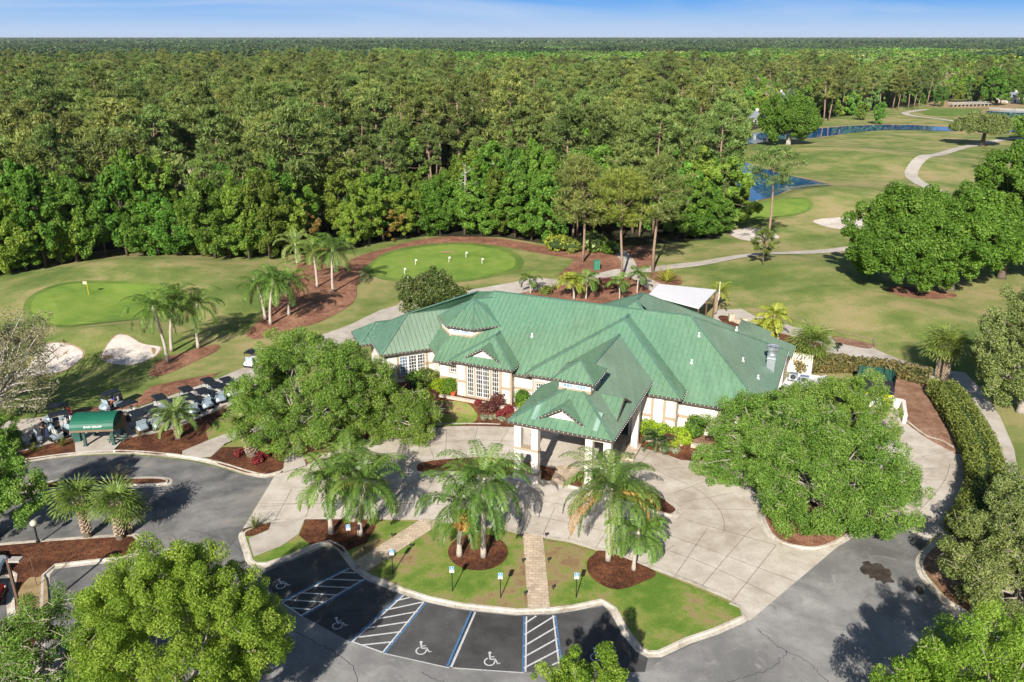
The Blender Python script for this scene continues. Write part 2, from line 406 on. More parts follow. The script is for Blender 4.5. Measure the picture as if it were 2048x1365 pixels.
simple('timber_grey',(.36,.33,.29),.85,var=.15,scale=2.);simple('seawall',(.33,.3,.25),.85,var=.12,scale=.8)
simple('bark_oak',(.3,.265,.225),.9,var=.3,scale=4);simple('bark_pine',(.27,.185,.13),.9,var=.35,scale=3);simple('bark_dark',(.12,.09,.065),.9,var=.35,scale=3);simple('bark_palm',(.4,.345,.285),.9,var=.2,scale=5)
simple('bark_grey',(.42,.38,.33),.9,var=.25,scale=3);simple('boots',(.45,.35,.25),.9,var=.3,scale=6);simple('twig',(.34,.3,.23),.9,var=.2)
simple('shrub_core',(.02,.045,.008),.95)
glassmat('win_glass',(.06,.055,.05));glassmat('win_blue',(.16,.25,.36))
# standing-seam roofing: weathered panels; slope tones and teal patches have daylight painted in
def roofmat(name,c):
    m,nt,out=newmat(name); co=coords(nt); b=N(nt,'ShaderNodeBsdfPrincipled')
    n=noise(nt,co,.22,5,.6,.5); n2=noise(nt,co,2.4,4,.7)
    c1=ramp(nt,n,[(.3,[x*.86 for x in c]),(.7,[min(1,x*1.13) for x in c])])
    mp=N(nt,'ShaderNodeMapping'); mp.inputs['Rotation'].default_value=(0,0,A); mp.inputs['Scale'].default_value=(1.9,.07,.07); nt.links.new(co,mp.inputs['Vector'])
    sn=noise(nt,mp.outputs[0],1.,3,.7); c1=mix(nt,1.,c1,ramp(nt,sn,[(.32,g3(.9)),(.68,g3(1.1))]),'MULTIPLY')
    t1=noise(nt,co,.055,2,.5); c1=mix(nt,ramp(nt,t1,[(.46,(0,0,0)),(.56,g3(.55))]),c1,(c[0]*.78,c[1]*.97,c[2]*1.08))
    k=ramp(nt,n2,[(.48,(0,0,0)),(.75,g3(.3))]); c2=mix(nt,k,c1,(.27,.32,.26))
    nt.links.new(c2,b.inputs['Base Color']); b.inputs['Roughness'].default_value=.55; b.inputs['Specular IOR Level'].default_value=.3
    nt.links.new(b.outputs[0],out.inputs[0])
roofmat('roof_a',(.115,.218,.13));roofmat('roof_b',(.18,.255,.18));roofmat('roof_c',(.095,.2,.142));roofmat('roof_seam',(.09,.15,.095));roofmat('roof_cap',(.095,.18,.128));roofmat('roof_patch',(.24,.36,.29))
# water
def watermat():
    m,nt,out=newmat('water'); co=coords(nt); b=N(nt,'ShaderNodeBsdfPrincipled')
    b.inputs['Base Color'].default_value=(.012,.08,.23,1); b.inputs['Roughness'].default_value=.04; b.inputs['IOR'].default_value=1.33; b.inputs['Specular IOR Level'].default_value=.5
    bump(nt,noise(nt,co,.7,3,.5),.05,.02,b); nt.links.new(b.outputs[0],out.inputs[0])
watermat()
# brick-like pavers
def pavermat():
    m,nt,out=newmat('pavers'); co=coords(nt); b=N(nt,'ShaderNodeBsdfPrincipled')
    mp=N(nt,'ShaderNodeMapping'); mp.inputs['Rotation'].default_value=(0,0,.06); nt.links.new(co,mp.inputs['Vector'])
    br=N(nt,'ShaderNodeTexBrick'); br.inputs['Scale'].default_value=1.; br.inputs['Brick Width'].default_value=.5; br.inputs['Row Height'].default_value=.3; br.inputs['Mortar Size'].default_value=.015
    br.inputs['Color1'].default_value=(.56,.45,.33,1); br.inputs['Color2'].default_value=(.43,.33,.235,1); br.inputs['Mortar'].default_value=(.27,.2,.14,1)
    nt.links.new(mp.outputs[0],br.inputs['Vector'])
    c=mix(nt,1.,br.outputs['Color'],ramp(nt,noise(nt,co,1.2,4),[(.3,g3(.8)),(.7,g3(1.2))]),'MULTIPLY')
    nt.links.new(c,b.inputs['Base Color']); b.inputs['Roughness'].default_value=.85; nt.links.new(b.outputs[0],out.inputs[0])
pavermat()
# leaves
leafmat('lf_oak',(.07,.14,.018),(.17,.285,.038),(.31,.42,.085),.3,.1)
leafmat('lf_oak_lime',(.1,.19,.015),(.235,.37,.035),(.38,.49,.08),.38,.08)
leafmat('lf_oak_olive',(.095,.135,.034),(.19,.24,.062),(.32,.36,.125),.25,.1)
leafmat('lf_twiggy',(.15,.145,.07),(.24,.23,.115),(.33,.31,.17),.2,.06)
leafmat('lf_maple',(.055,.125,.012),(.115,.225,.024),(.2,.32,.048),.35,.12)
leafmat('lf_broad',(.075,.145,.016),(.165,.265,.033),(.29,.38,.06),.33,.3)
leafmat('lf_lime',(.13,.21,.022),(.21,.31,.038),(.29,.39,.06),.36,.2)
leafmat('lf_far',(.13,.18,.04),(.2,.26,.065),(.28,.33,.1),.25,.35)
leafmat('lf_rust',(.2,.13,.03),(.3,.19,.05),(.36,.27,.08),.3,.12)
leafmat('lf_pine',(.07,.1,.024),(.175,.215,.05),(.32,.35,.095),.2,.3,.5)
leafmat('lf_pine_yellow',(.14,.165,.022),(.21,.235,.036),(.29,.31,.06),.2,.1,.5)
leafmat('lf_pine_far',(.025,.05,.022),(.06,.095,.036),(.12,.155,.052),.1,.3,.6)
leafmat('lf_magnolia',(.05,.08,.016),(.095,.13,.03),(.18,.2,.07),.15,.08,.35)
leafmat('lf_hedge',(.1,.13,.022),(.165,.2,.036),(.24,.27,.06),.2,.08)
leafmat('lf_hedge_red',(.09,.09,.03),(.15,.14,.045),(.24,.17,.06),.2,.08)
leafmat('lf_shrub',(.06,.13,.01),(.115,.22,.016),(.18,.3,.03),.25,.1)
leafmat('lf_shrub_lime',(.17,.25,.01),(.27,.37,.018),(.36,.47,.04),.25,.08)
leafmat('lf_palm',(.038,.08,.012),(.1,.175,.026),(.25,.33,.075),.22,.12,.42)
leafmat('lf_sabal',(.1,.15,.025),(.175,.235,.045),(.26,.32,.085),.2,.12,.4)
leafmat('lf_phoenix',(.13,.19,.045),(.2,.27,.07),(.28,.35,.11),.2,.1,.4)
leafmat('lf_yellow_palm',(.18,.23,.022),(.3,.34,.04),(.44,.44,.07),.25,.1,.4)
leafmat('lf_dead',(.28,.15,.04),(.42,.22,.05),(.52,.33,.11),.2,.08)
leafmat('lf_red',(.09,.02,.025),(.19,.03,.042),(.36,.05,.09),.25,.15)
leafmat('lf_burgundy',(.07,.025,.025),(.12,.04,.035),(.2,.08,.05),.2,.1)
leafmat('lf_cycad',(.035,.075,.025),(.06,.11,.035),(.11,.17,.06),.15,.05,.35)
leafmat('lf_dry',(.24,.17,.07),(.36,.26,.12),(.45,.36,.2),.2,.1)
leafmat('lf_moss',(.2,.22,.13),(.28,.29,.18),(.36,.37,.25),.2,.1)
# ================================================================== GROUND
def terrain():
    m=MB(); m.use('grass')
    xs=[-40000,-9000,-2500,-800,-350,-200]+list(np.arange(-150,211,3.))+[260,400,900,2500,9000,40000]
    ys=[-300,0,30]+list(np.arange(50,331,3.))+[360,420,600,1200,3000,9000,60000]
    nx=len(xs); vs=[(x,y,hgt(x,y)) for y in ys for x in xs]
    m.add(vs,[[j*nx+i,j*nx+i+1,(j+1)*nx+i+1,(j+1)*nx+i] for j in range(len(ys)-1) for i in range(nx-1)])
    tag(m.build('golf_course_grass',smooth=True),kind='structure')
terrain()
# woodland floor
FOREST_PX=[(-900,585),(-300,572),(0,560),(60,547),(200,532),(262,521),(300,526),(400,531),(520,531),(600,511),(690,503),(750,488),(850,473),(1000,475),(1080,487),(1150,495),(1230,494),(1300,490),(1440,478),(1456,430),(1452,380),(1462,330),(1478,300),(1500,262),(1560,246),(1640,236),(1700,232),(1790,212),(1850,206),(1905,199),(2060,193),(2900,190)]
fw=[tuple(G(*p)[:2]) for p in FOREST_PX]
FW=fw+[(9000,11000),(-9000,11000)]
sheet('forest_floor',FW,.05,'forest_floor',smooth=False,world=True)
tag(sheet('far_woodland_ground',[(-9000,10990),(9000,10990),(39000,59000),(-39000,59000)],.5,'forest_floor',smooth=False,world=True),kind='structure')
# greens and fringes, bunkers
GREEN1=[(67,640),(80,620),(120,602),(170,592),(230,587),(290,585),(340,592),(352,612),(310,638),(230,655),(160,663),(110,661),(80,653)]
PUTT=[(745,534),(772,512),(830,498),(900,491),(960,494),(1008,505),(1030,520),(1025,537),(990,549),(930,560),(870,563),(800,560),(757,549)]
G3=[(1455,440),(1470,424),(1540,416),(1600,421),(1614,432),(1590,441),(1540,447),(1480,452)]
def grow(px,k): 
    cx=sum(p[0] for p in px)/len(px); cy=sum(p[1] for p in px)/len(px)
    return [(cx+(x-cx)*k,cy+(y-cy)*k) for x,y in px]
for nm,px in (('practice_green',GREEN1),('putting_green',PUTT),('approach_green',G3)):
    sheet(nm+'_fringe',grow(px,1.12),.04,'fringe_turf',drape=True); sheet(nm,px,.08,'green_turf',drape=True)
sheet('fairway_green',[(1850,222),(1900,219),(1955,219),(1972,224),(1940,231),(1890,233),(1850,230)],.08,'fringe_turf',drape=True)
BUNK=[[(30,752),(60,735),(81,708),(116,704),(165,711),(155,725),(123,741),(77,752),(45,757)],
 [(204,718),(211,707),(236,690),(260,688.6),(285,695),(318,697),(320,702),(306,714),(267,726.6),(228.5,724)],
 [(1460,465),(1500,460),(1545,470),(1557,478),(1520,484),(1475,478)],[(1625,450),(1670,445),(1735,446),(1737,458),(1700,463),(1650,458)]]
for b in BUNK:
    sheet('bunker_lip',grow(b,1.07),.03,'bank',drape=True); sheet('sand_bunker',b,.07,'sand',drape=True,maxlen=1.5)
# ponds
PONDS=[[(1457,412),(1462,370),(1470,335),(1478,318),(1492,328),(1552,346),(1615,361.5),(1645,369.5),(1656,376),(1658,383),(1652,389.5),(1640.5,393.5),(1596,396),(1571,398),(1549,406),(1495,413)],
 [(1450,300),(1507,292),(1571,281),(1609,279),(1672,271),(1748,262),(1811,261),(1860,262),(1912,263),(1919,257),(1874,254),(1811,250.8),(1716,252),(1628,258.7),(1560,264),(1507,268),(1450,276)],
 [(1916,239),(1928,233.5),(1968,232),(1976,223),(2060,221.5),(2200,222),(2200,264),(2060,263),(2012,266),(1960,266),(1930,247)]]
for p in PONDS:
    sheet('pond_bank',[(x+(7 if x>sum(q[0] for q in p)/len(p) else -7),y+(2.4 if y>sum(q[1] for q in p)/len(p) else -2.2)) for x,y in p],.09,'bank',drape=True)
    sheet('pond_water',p,.14,'water',drape=True)
# golf-side beds
sheet('pine_straw_bed',[(299,745),(320,720),(370,705),(430,690),(437,700),(400,719),(340,746),(310,753)],.05,'straw_mulch',drape=True)
sheet('pine_straw_bed',[(493,672),(505,655),(527,636),(555,603),(577,578),(592,542),(606,528),(660,531),(715,545),(714,575),(706,606),(650,640),(600,657),(550,672),(510,679)],.05,'straw_mulch',drape=True)
sheet('pine_straw_bed',[(620,545),(660,532),(690,540),(702,520),(760,500),(840,480),(920,473),(1000,478),(1060,488),(1100,494),(1150,497),(1228,497),(1262,540),(1200,546),(1130,558),(1118,551),(1145,526),(1141,518),(1080,508),(1030,498),(960,488),(900,486),(830,492),(772,506),(745,524),(715,545),(690,575),(650,590),(615,570)],.05,'straw_mulch',drape=True)
sheet('pine_straw_bed',[(20,905),(60,850),(130,825),(200,815),(262,809),(300,776),(352,763),(432,748),(440,745),(400,772),(352,787),(316,799),(270,815),(150,838),(70,860)],.05,'straw_mulch',drape=True)
sheet('pine_straw_bed',[(1240,500),(1300,492),(1310,520),(1285,540),(1262,538),(1235,520)],.06,'straw_mulch',drape=True)
sheet('pine_straw_bed',[(1000,590),(1035,577),(1120,571),(1175,561),(1228,554),(1262,557),(1290,573),(1316,590),(1330,605),(1200,625),(1000,625)],.05,'straw_mulch')
sheet('pine_straw_bed',[(1290,548),(1330,543),(1362,556),(1360,570),(1325,570)],.06,'straw_mulch')
sheet('pine_straw_bed',[(1768,594),(1790,584),(1850,584),(1905,590),(1910,598),(1870,605),(1810,606)],.05,'straw_mulch',drape=True)
sheet('bare_bank',[(1862,206),(1900,202),(2060,205),(2060,214),(1975,218),(1860,214)],.06,'bank')
# cart paths
PATH_LO=[(167,887),(246,882),(303,872),(348,861),(394,841),(449,819),(520,785),(600,735),(690,695),(760,655)]
PATH_HI=[(820,606),(760,622),(701,651),(620,680),(560,703),(493,735),(440,757),(415,767),(354,789),(276,818),(200,826),(130,832),(88,836),(24,843),(-60,860),(-60,930),(36,910),(100,895),(149,877)]
sheet('cart_plaza',PATH_LO+PATH_HI,.11,'path_concrete',drape=False,smooth=False)
sheet('rear_cart_path',[(740,668),(803,604),(926,583.5),(1031,565.5),(1067,555.5),(1114,561),(1200,547),(1232,539.5),(1264,540),(1278,550),(1316,566),(1345,585),(1310,590),(1290,574),(1262,556.5),(1230,554),(1175,561),(1130,570),(1117,572),(1030,590),(940,610),(820,650)],.09,'path_concrete',smooth=False)
strip('cart_path',[(1262,545),(1300,541),(1348,535),(1411,530),(1506,519),(1594,511),(1703,498),(1790,480),(1860,455)],2.7,.1,'path_concrete',drape=True)
strip('cart_path',[(1262,545),(1256,525),(1240,505),(1225,497)],2.4,.1,'path_concrete',drape=True)
strip('cart_path',[(2060,276),(2010,279.5),(1980,285),(1950,291),(1920,297),(1888,308),(1862,320),(1840,333),(1825,345),(1822,355),(1836,366),(1860,379),(1890,392)],3.4,.1,'path_concrete',drape=True)
strip('cart_path',[(1854,220),(1822,224),(1810,228),(1830,233.5),(1875,238.5),(1925,246)],3.6,.15,'path_concrete',drape=True)
# service side: paths, banks
sheet('patio_path',[(1425,640),(1432,621),(1497,619),(1594,642),(1660,662),(1746,682),(1750,700),(1800,721),(1868,739),(1930,747),(1962,780),(2000,835),(2028,900),(2040,975),(2012,975),(1992,900),(1966,845),(1945,806),(1915,781),(1870,760),(1800,745),(1720,718),(1650,705),(1580,690)],.09,'path_concrete',smooth=False)
sheet('bare_patch',[(1665,668),(1700,676),(1742,686),(1740,699),(1700,693),(1668,684)],.11,'bare_soil')
sheet('planting_bed',[(1440,633),(1480,640),(1560,668),(1640,690),(1640,720),(1560,720),(1450,650)],.12,'mulch')
sheet('earth_bank',[(1600,745),(1700,735),(1790,752),(1833,752),(1870,772),(1893,826),(1918,908),(1960,960),(1958,1000),(1930,1040),(1895,1070),(1850,1110),(1846,1140),(1900,1205),(1970,1240),(2120,1295),(2120,1000),(2060,960),(2010,975),(1985,900),(1960,842),(1935,803),(1870,772),(1830,752),(1780,748)],.06,'bare_soil',smooth=False)
sheet('earth_bank_soil',[(1790,757),(1833,753),(1868,778),(1893,827),(1917,909),(1900,903),(1847,874),(1806,843),(1803,816),(1788,806)],.13,'bare_soil',smooth=False,skirt=0)
# asphalt, concrete
ASPH=[(-500,935),(0,931),(47,927),(110,918),(158,913),(200,911),(246,910),(316,915),(387,924),(440,936),(492,952),(548,955),(640,960),(640,1100),(1490,1237),(1671,1098),(1749,1041),(1860,1079),(1835,1110),(1831,1131),(1840,1156),(1875,1198),(1917,1226),(1963,1247),(2060,1288),(2700,1450),(2700,1750),(-700,1750),(-700,1200)]
sheet('parking_lot',ASPH,.02,'asphalt',smooth=False)
sheet('worn_parking_lane',[(1671,1098),(1749,1041.5),(1860,1079),(1835,1110),(1831,1131),(1840,1156),(1875,1198),(1917,1226),(1963,1247),(2060,1288),(2700,1450),(2700,1750),(300,1750),(420,1420),(560,1207),(605,1234),(700,1285),(768,1308),(898,1337),(1049,1346),(1290,1346),(1330,1314),(1436,1268),(1499,1243)],.0235,'worn_asphalt',smooth=False)
sheet('resurfaced_bays',[(520,1150),(580,1124),(657,1093),(676,1104),(703,1140),(733,1163),(803,1191),(856,1207),(908,1219),(954,1225),(1031,1233),(1102,1231),(1207,1214),(1218,1225),(1243,1269),(1272,1306),(1296,1318),(1290,1345),(1160,1345),(1049,1345),(898,1336),(768,1307),(700,1284),(605,1233),(560,1206)],.026,'new_asphalt',smooth=False)
CONC=[(548,955),(566,948),(600,925),(648,912),(693,902),(714,891),(757,877),(790,868),(827,860),(874,853),(913,851),(972,851),(1023,853),(1075,845),(1100,800),(1300,850),(1280,895),(1309,902),(1338,911),(1362,920),(1450,925),(1560,915),(1640,880),(1640,790),(1780,816),(1805,844),(1847,876),(1875,886),(1917,913),(1942,948),(1947,976),(1942,1004),(1924,1032),(1889,1064),(1860,1079),(1749,1041),(1671,1098),(1499,1243),(1464,1204),(1380,1168),(1243,1117),(1137,1085),(1045,1071),(996,1058),(838,1041),(750,1040),(610,1041),(545,1046),(510,1052),(486,1058)]
sheet('concrete_drive',CONC,.03,'concrete',smooth=False)
# saw-cut joints of the drive
JO=[[(894,858),(891,914)],[(955,856),(941,912)],[(1017,858),(985,913)],[(850,870),(868,918)],[(796,885),(835,926)],[(757,910),(822,936)],[(757,918),(808,900),(855,890),(894,885),(952,881),(1027,884)],
[(500,1009),(640,1008),(784,1008),(874,1010),(1003,1024),(1172,1054),(1380,1117),(1553,1196)],[(640,980),(780,978),(850,982),(1000,992),(1172,1020),(1348,1075),(1590,1164)],[(1370,1040),(1552,1091)],
[(1415,1057),(1348,1156)],[(1511,1057),(1494,1068),(1402,1175)],[(1552,1092),(1464,1203)],[(1348,957),(1394,980),(1429,1008),(1446,1036),(1449,1064)],[(1348,987),(1422,959)],[(1358,1006),(1467,987)],[(1366,1018),(1510,1021)],
[(868,957),(827,1037)],[(812,953),(779,1036)],[(760,975),(733,1037)],[(583,980),(548,1045)],[(640,960),(610,1040)],[(520,1015),(626,1006)],[(700,985),(680,1038)],[(1165,1029),(1134,1083)],[(1225,1048),(1190,1098)],[(1278,1075),(1256,1117)],[(1348,1092),(1288,1131)],[(1060,1005),(1030,1066)],[(960,990),(930,1050)],[(1110,1015),(1085,1073)],
[(1806,1057),(1882,973),(1900,930)],[(1801,1001),(1886,1054)],[(1800,960),(1940,962)],[(1770,1020),(1900,1058)],[(1830,940),(1930,935)],[(1843,915),(1900,903)],[(1280,925),(1350,960)],[(1240,930),(1280,990)],[(1300,905),(1260,940),(1190,935)],[(1330,940),(1420,930)],[(1110,880),(1075,930)],[(1170,870),(1150,935)]]
jm=MB()
for l in JO:
    w=[tuple(G(*p)[:2]) for p in l]; 
    if len(w)>2: w=smoothline(w,False,6)
    a=offset(w,.02,False); b=offset(w,-.02,False); n=len(w)
    jm.add([(x,y,.036) for x,y in a]+[(x,y,.036) for x,y in b],[[i+1,i,i+n,i+n+1] for i in range(n-1)])
tag(jm.build('drive_joints','joint'),kind='structure')
cm=MB(); g=random.Random(3)
for l in [[(1515,1258),(1550,1290),(1575,1305),(1620,1330),(1660,1370)],[(1575,1305),(1545,1335),(1500,1352),(1440,1370)],[(560,1250),(640,1290),(700,1330),(720,1400)],[(500,1130),(470,1090),(420,1070),(380,1060)],[(840,1345),(900,1370),(1000,1380)]]:
    w=smoothline([tuple(G(*p)[:2]) for p in l],False,10); w=[(x+g.uniform(-.12,.12),y+g.uniform(-.12,.12)) for x,y in w]
    a=offset(w,.025,False); b=offset(w,-.025,False); n=len(w)
    cm.add([(x,y,.031) for x,y in a]+[(x,y,.031) for x,y in b],[[i+1,i,i+n,i+n+1] for i in range(n-1)])
tag(cm.build('asphalt_cracks','crack'),kind='structure')
sheet('oil_stain',[(1719,1139),(1727,1130),(1724,1126),(1737,1123),(1743,1129),(1752,1127),(1763,1130),(1770,1138),(1778,1139),(1783,1150),(1781,1156),(1789,1166),(1774,1166),(1767,1169),(1760,1162),(1752,1163),(1749,1157),(1740,1158),(1737,1150),(1728,1150)],.03,'oil_stain')
sheet('oil_stain',[(1830,1176),(1838,1172),(1846,1180),(1848,1188),(1838,1190),(1832,1184)],.03,'damp_stain')
sheet('light_patch',[(1590,1192),(1602,1194),(1606,1204),(1596,1210),(1589,1203)],.03,'light_patch')
# ---- kerbed islands
ISLE=[(478,1068),(476.5,1076),(492,1127),(506,1136),(534,1136),(580,1121),(626,1100),(657,1091),(676,1102),(703,1139),(733,1161),(803,1189),(856,1206),(908,1217),(954,1223),(1031,1231),(1102,1229),(1150,1223),(1205,1211),(1219,1222),(1243,1267),(1271,1303),(1295,1316),(1323,1316),(1380,1289),(1436,1270),(1488,1247),(1499,1240),(1497,1226),(1488,1213),(1464,1203),(1380,1166),(1243,1115),(1137,1083),(1045,1069),(996,1057),(838,1040),(750,1039),(610,1040),(545,1045),(510,1051),(488,1060)]
isw=[tuple(G(*p)[:2]) for p in ISLE]
if area(isw)<0: isw=isw[::-1]
sheet('island_lawn',offset(isw,.5,True),.13,'lawn',smooth=False,world=True)
i0=[(1464,1203),(1488,1213),(1497,1226),(1499,1240),(1488,1247),(1436,1270),(1380,1289),(1323,1316),(1295,1316),(1271,1303),(1243,1267),(1219,1222),(1205,1211),(1150,1223),(1102,1229),(1031,1231),(954,1223),(908,1217),(856,1206),(803,1189),(733,1161),(703,1139),(676,1102),(657,1091),(626,1100),(580,1121),(534,1136),(506,1136),(492,1127),(476.5,1076),(478,1068),(488,1060),(510,1051)]
kerb('kerb',i0,closed=False,side=-1,smooth=False)
strip('kerb_ribbon',[(1464,1203),(1380,1166.5),(1243,1115.5),(1137,1083.5),(1045,1069.5),(996,1057.5),(838,1040.5),(750,1039.5),(610,1040.5),(545,1045.5),(510,1051)],.3,.14,'kerb',smooth=False)
sheet('mulch_bed',[(490,1061),(541,1050),(538,1061),(510,1074),(490,1074)],.145,'mulch')
sheet('sidewalk',[(543,1047.5),(610,1042),(597,1072),(562,1096),(508,1117),(497,1080),(538,1063)],.15,'path_concrete',smooth=False)
sheet('mulch_bed',[(612,1042),(598,1074),(622,1094),(657,1087),(673,1097),(687,1108),(733,1089),(750,1061),(754,1042)],.15,'mulch',smooth=False)
sheet('mulch_bed',[(956+60*math.cos(a*.5236),1108+37*math.sin(a*.5236)) for a in range(12)],.16,'mulch')
sheet('mulch_bed',[(1174,1128),(1186,1114),(1209,1106),(1309,1147),(1280,1170),(1236,1183),(1198,1171),(1177,1150)],.16,'mulch')
sheet('paver_walk',[(1045.5,1070.5),(1086,1077),(1100,1219),(1056,1220)],.17,'pavers',smooth=False)
sheet('paver_walk',[(842,1042),(888,1046),(736,1147),(708,1128)],.17,'pavers',smooth=False)
CI=[(822,941),(828,928),(853,920),(913,914),(972,912),(1027,917),(1118,935),(1165,940),(1235,952),(1300,975),(1345,1005),(1364,1022),(1352,1036),(1330,1036),(1250,1012),(1160,985),(1098,971),(1031,961),(950,954),(877,951),(834,952)]
kerb('kerb',CI); ci=ground_pts(CI); ci=ci if area(ci)>0 else ci[::-1]
sheet('mulch_bed',offset(ci,.5,True),.14,'mulch',smooth=False,world=True)
sheet('paver_crosswalk',[(1116,934),(1164,938),(1134,977),(1099,970)],.18,'pavers',smooth=False)
TI=[(1511,1015),(1520,1047),(1538,1077),(1573,1096),(1626,1105),(1664,1098),(1700,1080),(1731,1054),(1787,1001),(1796,985),(1790,960),(1750,930),(1680,925),(1600,945),(1540,975),(1515,1000)]
kerb('kerb',TI); ti=ground_pts(TI); ti=ti if area(ti)>0 else ti[::-1]
sheet('mulch_bed',offset(ti,.5,True),.14,'straw_mulch',smooth=False,world=True)
LI=[(345,964),(338,957),(310,954),(246,955),(141,957),(53,968),(-150,975),(-150,1003),(0,995),(70,989),(176,980),(281,977),(333,973)]
kerb('kerb',LI); li=ground_pts(LI); li=li if area(li)>0 else li[::-1]
sheet('mulch_bed',offset(li,.5,True),.14,'mulch',smooth=False,world=True)
LL=[(119,1077),(180,1073),(262,1068),(277,1069),(286,1077),(288,1100),(278,1113),(246,1124),(180,1131),(110,1139),(100,1150),(98,1222),(90,1300),(60,1420),(0,1420),(15,1240),(12,1200),(20,1158),(-40,1120),(-120,1112),(-120,1090),(0,1087)]
kerb('kerb',LL,smooth=False); ll=ground_pts(LL,False); ll=ll if area(ll)>0 else ll[::-1]
sheet('mulch_bed',offset(ll,.5,True),.14,'mulch',smooth=False,world=True)
sheet('dry_grass_patch',[(55,1163),(75,1158),(94,1165),(92,1260),(40,1275),(35,1200)],.15,'bank')
# right-hand kerb and rear-side kerbs
kerb('kerb',[(1780,817),(1805,844),(1847,876),(1880,887),(1917,913),(1942,948),(1947,976),(1942,1004),(1924,1032),(1889,1064),(1850,1095),(1835,1112),(1831,1131),(1840,1156),(1875,1198),(1917,1226),(1963,1247),(2060,1288),(2160,1325)],closed=False,side=1)
kerb('kerb',[(-60,943),(0,932),(47,926),(110,917),(158,912),(200,909),(246,908.5),(316,913),(387,922),(440,934),(492,950),(530,957),(566,949)],closed=False,side=1)
sheet('mulch_bed',[(36,908),(116,886),(149,877),(168,886),(152,910),(100,916),(45,925)],.13,'mulch',smooth=False)
sheet('bag_drop_pavement',[(149,877),(246,881),(238,892),(224,907),(152,910)],.14,'path_concrete',smooth=False)
sheet('mulch_bed',[(246,881),(303,871),(348,860),(394,840),(450,818),(452,828),(427,846),(412,866),(418,884),(365,911),(316,911),(270,907),(230,907)],.13,'mulch',smooth=False)
sheet('verge_lawn',[(452,828),(520,800),(560,830),(488,858),(418,884),(412,866),(427,846)],.13,'lawn',smooth=False)
sheet('sidewalk',[(365,905),(418,883),(484,859),(560,836),(575,846),(489,874),(451,890),(422,917),(400,919),(365,912)],.15,'path_concrete',smooth=False)
sheet('verge_lawn',[(442,897),(489,875),(575,847),(580,895),(500,897)],.13,'lawn',smooth=False)
sheet('mulch_bed',[(416,919),(442,897),(500,897),(571,898),(572,947),(527,953),(492,948),(440,932)],.135,'mulch',smooth=False)
sheet('sidewalk',[(572,900),(600,901),(613,934),(566,949)],.15,'path_concrete',smooth=False)
sheet('mulch_bed',[(575,846),(640,830),(760,830),(800,845),(790,866),(757,876),(714,890),(648,911),(612,932),(600,900),(580,895)],.13,'straw_mulch',smooth=False)
sheet('lawn_patch',[(790,866),(770,840),(800,810),(860,803),(925,805),(950,822),(954,838),(935,849),(870,854),(827,861)],.14,'lawn',bed=.02)
sheet('mulch_bed',[(770,874),(800,866),(827,861),(870,854),(913,852),(972,852),(1023,854),(1080,846),(1090,800),(1000,770),(880,740),(790,740),(740,790),(745,850)],.12,'mulch',smooth=False,bed=0.)
kerb('kerb',[(560,952),(600,927),(648,914),(693,904),(714,893),(757,879),(790,870),(827,862),(874,855),(913,853),(972,853),(1023,855),(1060,850)],closed=False,side=1,gut=.2)
sheet('mulch_bed',[(1270,868),(1281,894),(1309,902),(1338,911),(1362,920),(1450,925),(1560,915),(1600,890),(1560,840),(1400,820)],.12,'mulch',smooth=False,bed=0.)
kerb('kerb',[(1272,890),(1281,896),(1309,903.5),(1338,912.5),(1362,921.5),(1450,926),(1560,916),(1610,895)],closed=False,side=1,gut=.2)
# ---- parking bay paint
pw=MB(); pb=MB()
def ln(mb,a,b,w,z=.034):
    p=G(*a);q=G(*b); d=(q-p); d.normalize(); s=Vector((-d.y,d.x,0))*w/2
    mb.poly([(p.x-s.x,p.y-s.y,z),(q.x-s.x,q.y-s.y,z),(q.x+s.x,q.y+s.y,z),(p.x+s.x,p.y+s.y,z)][::1])
def pair(a,b):
    p=G(*a);q=G(*b); d=(q-p).normalized(); s=Vector((-d.y,d.x,0))
    for mb,o in ((pw,-.1),(pb,.06)):
        z=.034
        A1=p+s*(o-.05);B1=q+s*(o-.05);B2=q+s*(o+.06);A2=p+s*(o+.06)
        mb.poly([(v.x,v.y,z) for v in (A1,B1,B2,A2)])
def lerp2(a,b,t): return (a[0]+(b[0]-a[0])*t,a[1]+(b[1]-a[1])*t)
def aisle(a0,a1,b0,b1,n,sh):
    pair(a0,a1); pair(b1,b0)
    for k in range(-2,n):
        t=(k+.35)/n; u=t+sh; pa_=lerp2(a0,a1,t); pb_=lerp2(b0,b1,u)
        f0=0. if t>=0 else min(1.,-t/sh); f1=1. if u<=1 else max(0.,(1-t)/sh)
        if f1-f0<.12: continue
        ln(pw,lerp2(pa_,pb_,f0),lerp2(pa_,pb_,f1),.12,.036)
aisle((563,1205),(697,1137),(605,1233),(731,1160),5,.3)
aisle((703,1283),(805,1191),(768,1307),(850,1206),5,.35)
pair((900,1335),(948,1225)); pair((896,1335),(944,1224))
aisle((1048,1345),(1050,1234),(1123,1345),(1109,1232),5,.32)
ln(pw,(703,1284),(768,1307),.1); ln(pw,(563,1206),(605,1234),.1); ln(pw,(768,1308),(898,1337),.07); ln(pw,(905,1337),(1048,1347),.07)
for a,b in [((100,1205),(150,1198)),((150,1198),(172,1206)),((118,1212),(135,1219)),((172,1206),(200,1196))]: ln(pw,a,b,.1)
tag(pw.build('bay_lines_white','line_white'),kind='structure'); tag(pb.build('bay_lines_blue','line_blue'),kind='structure')
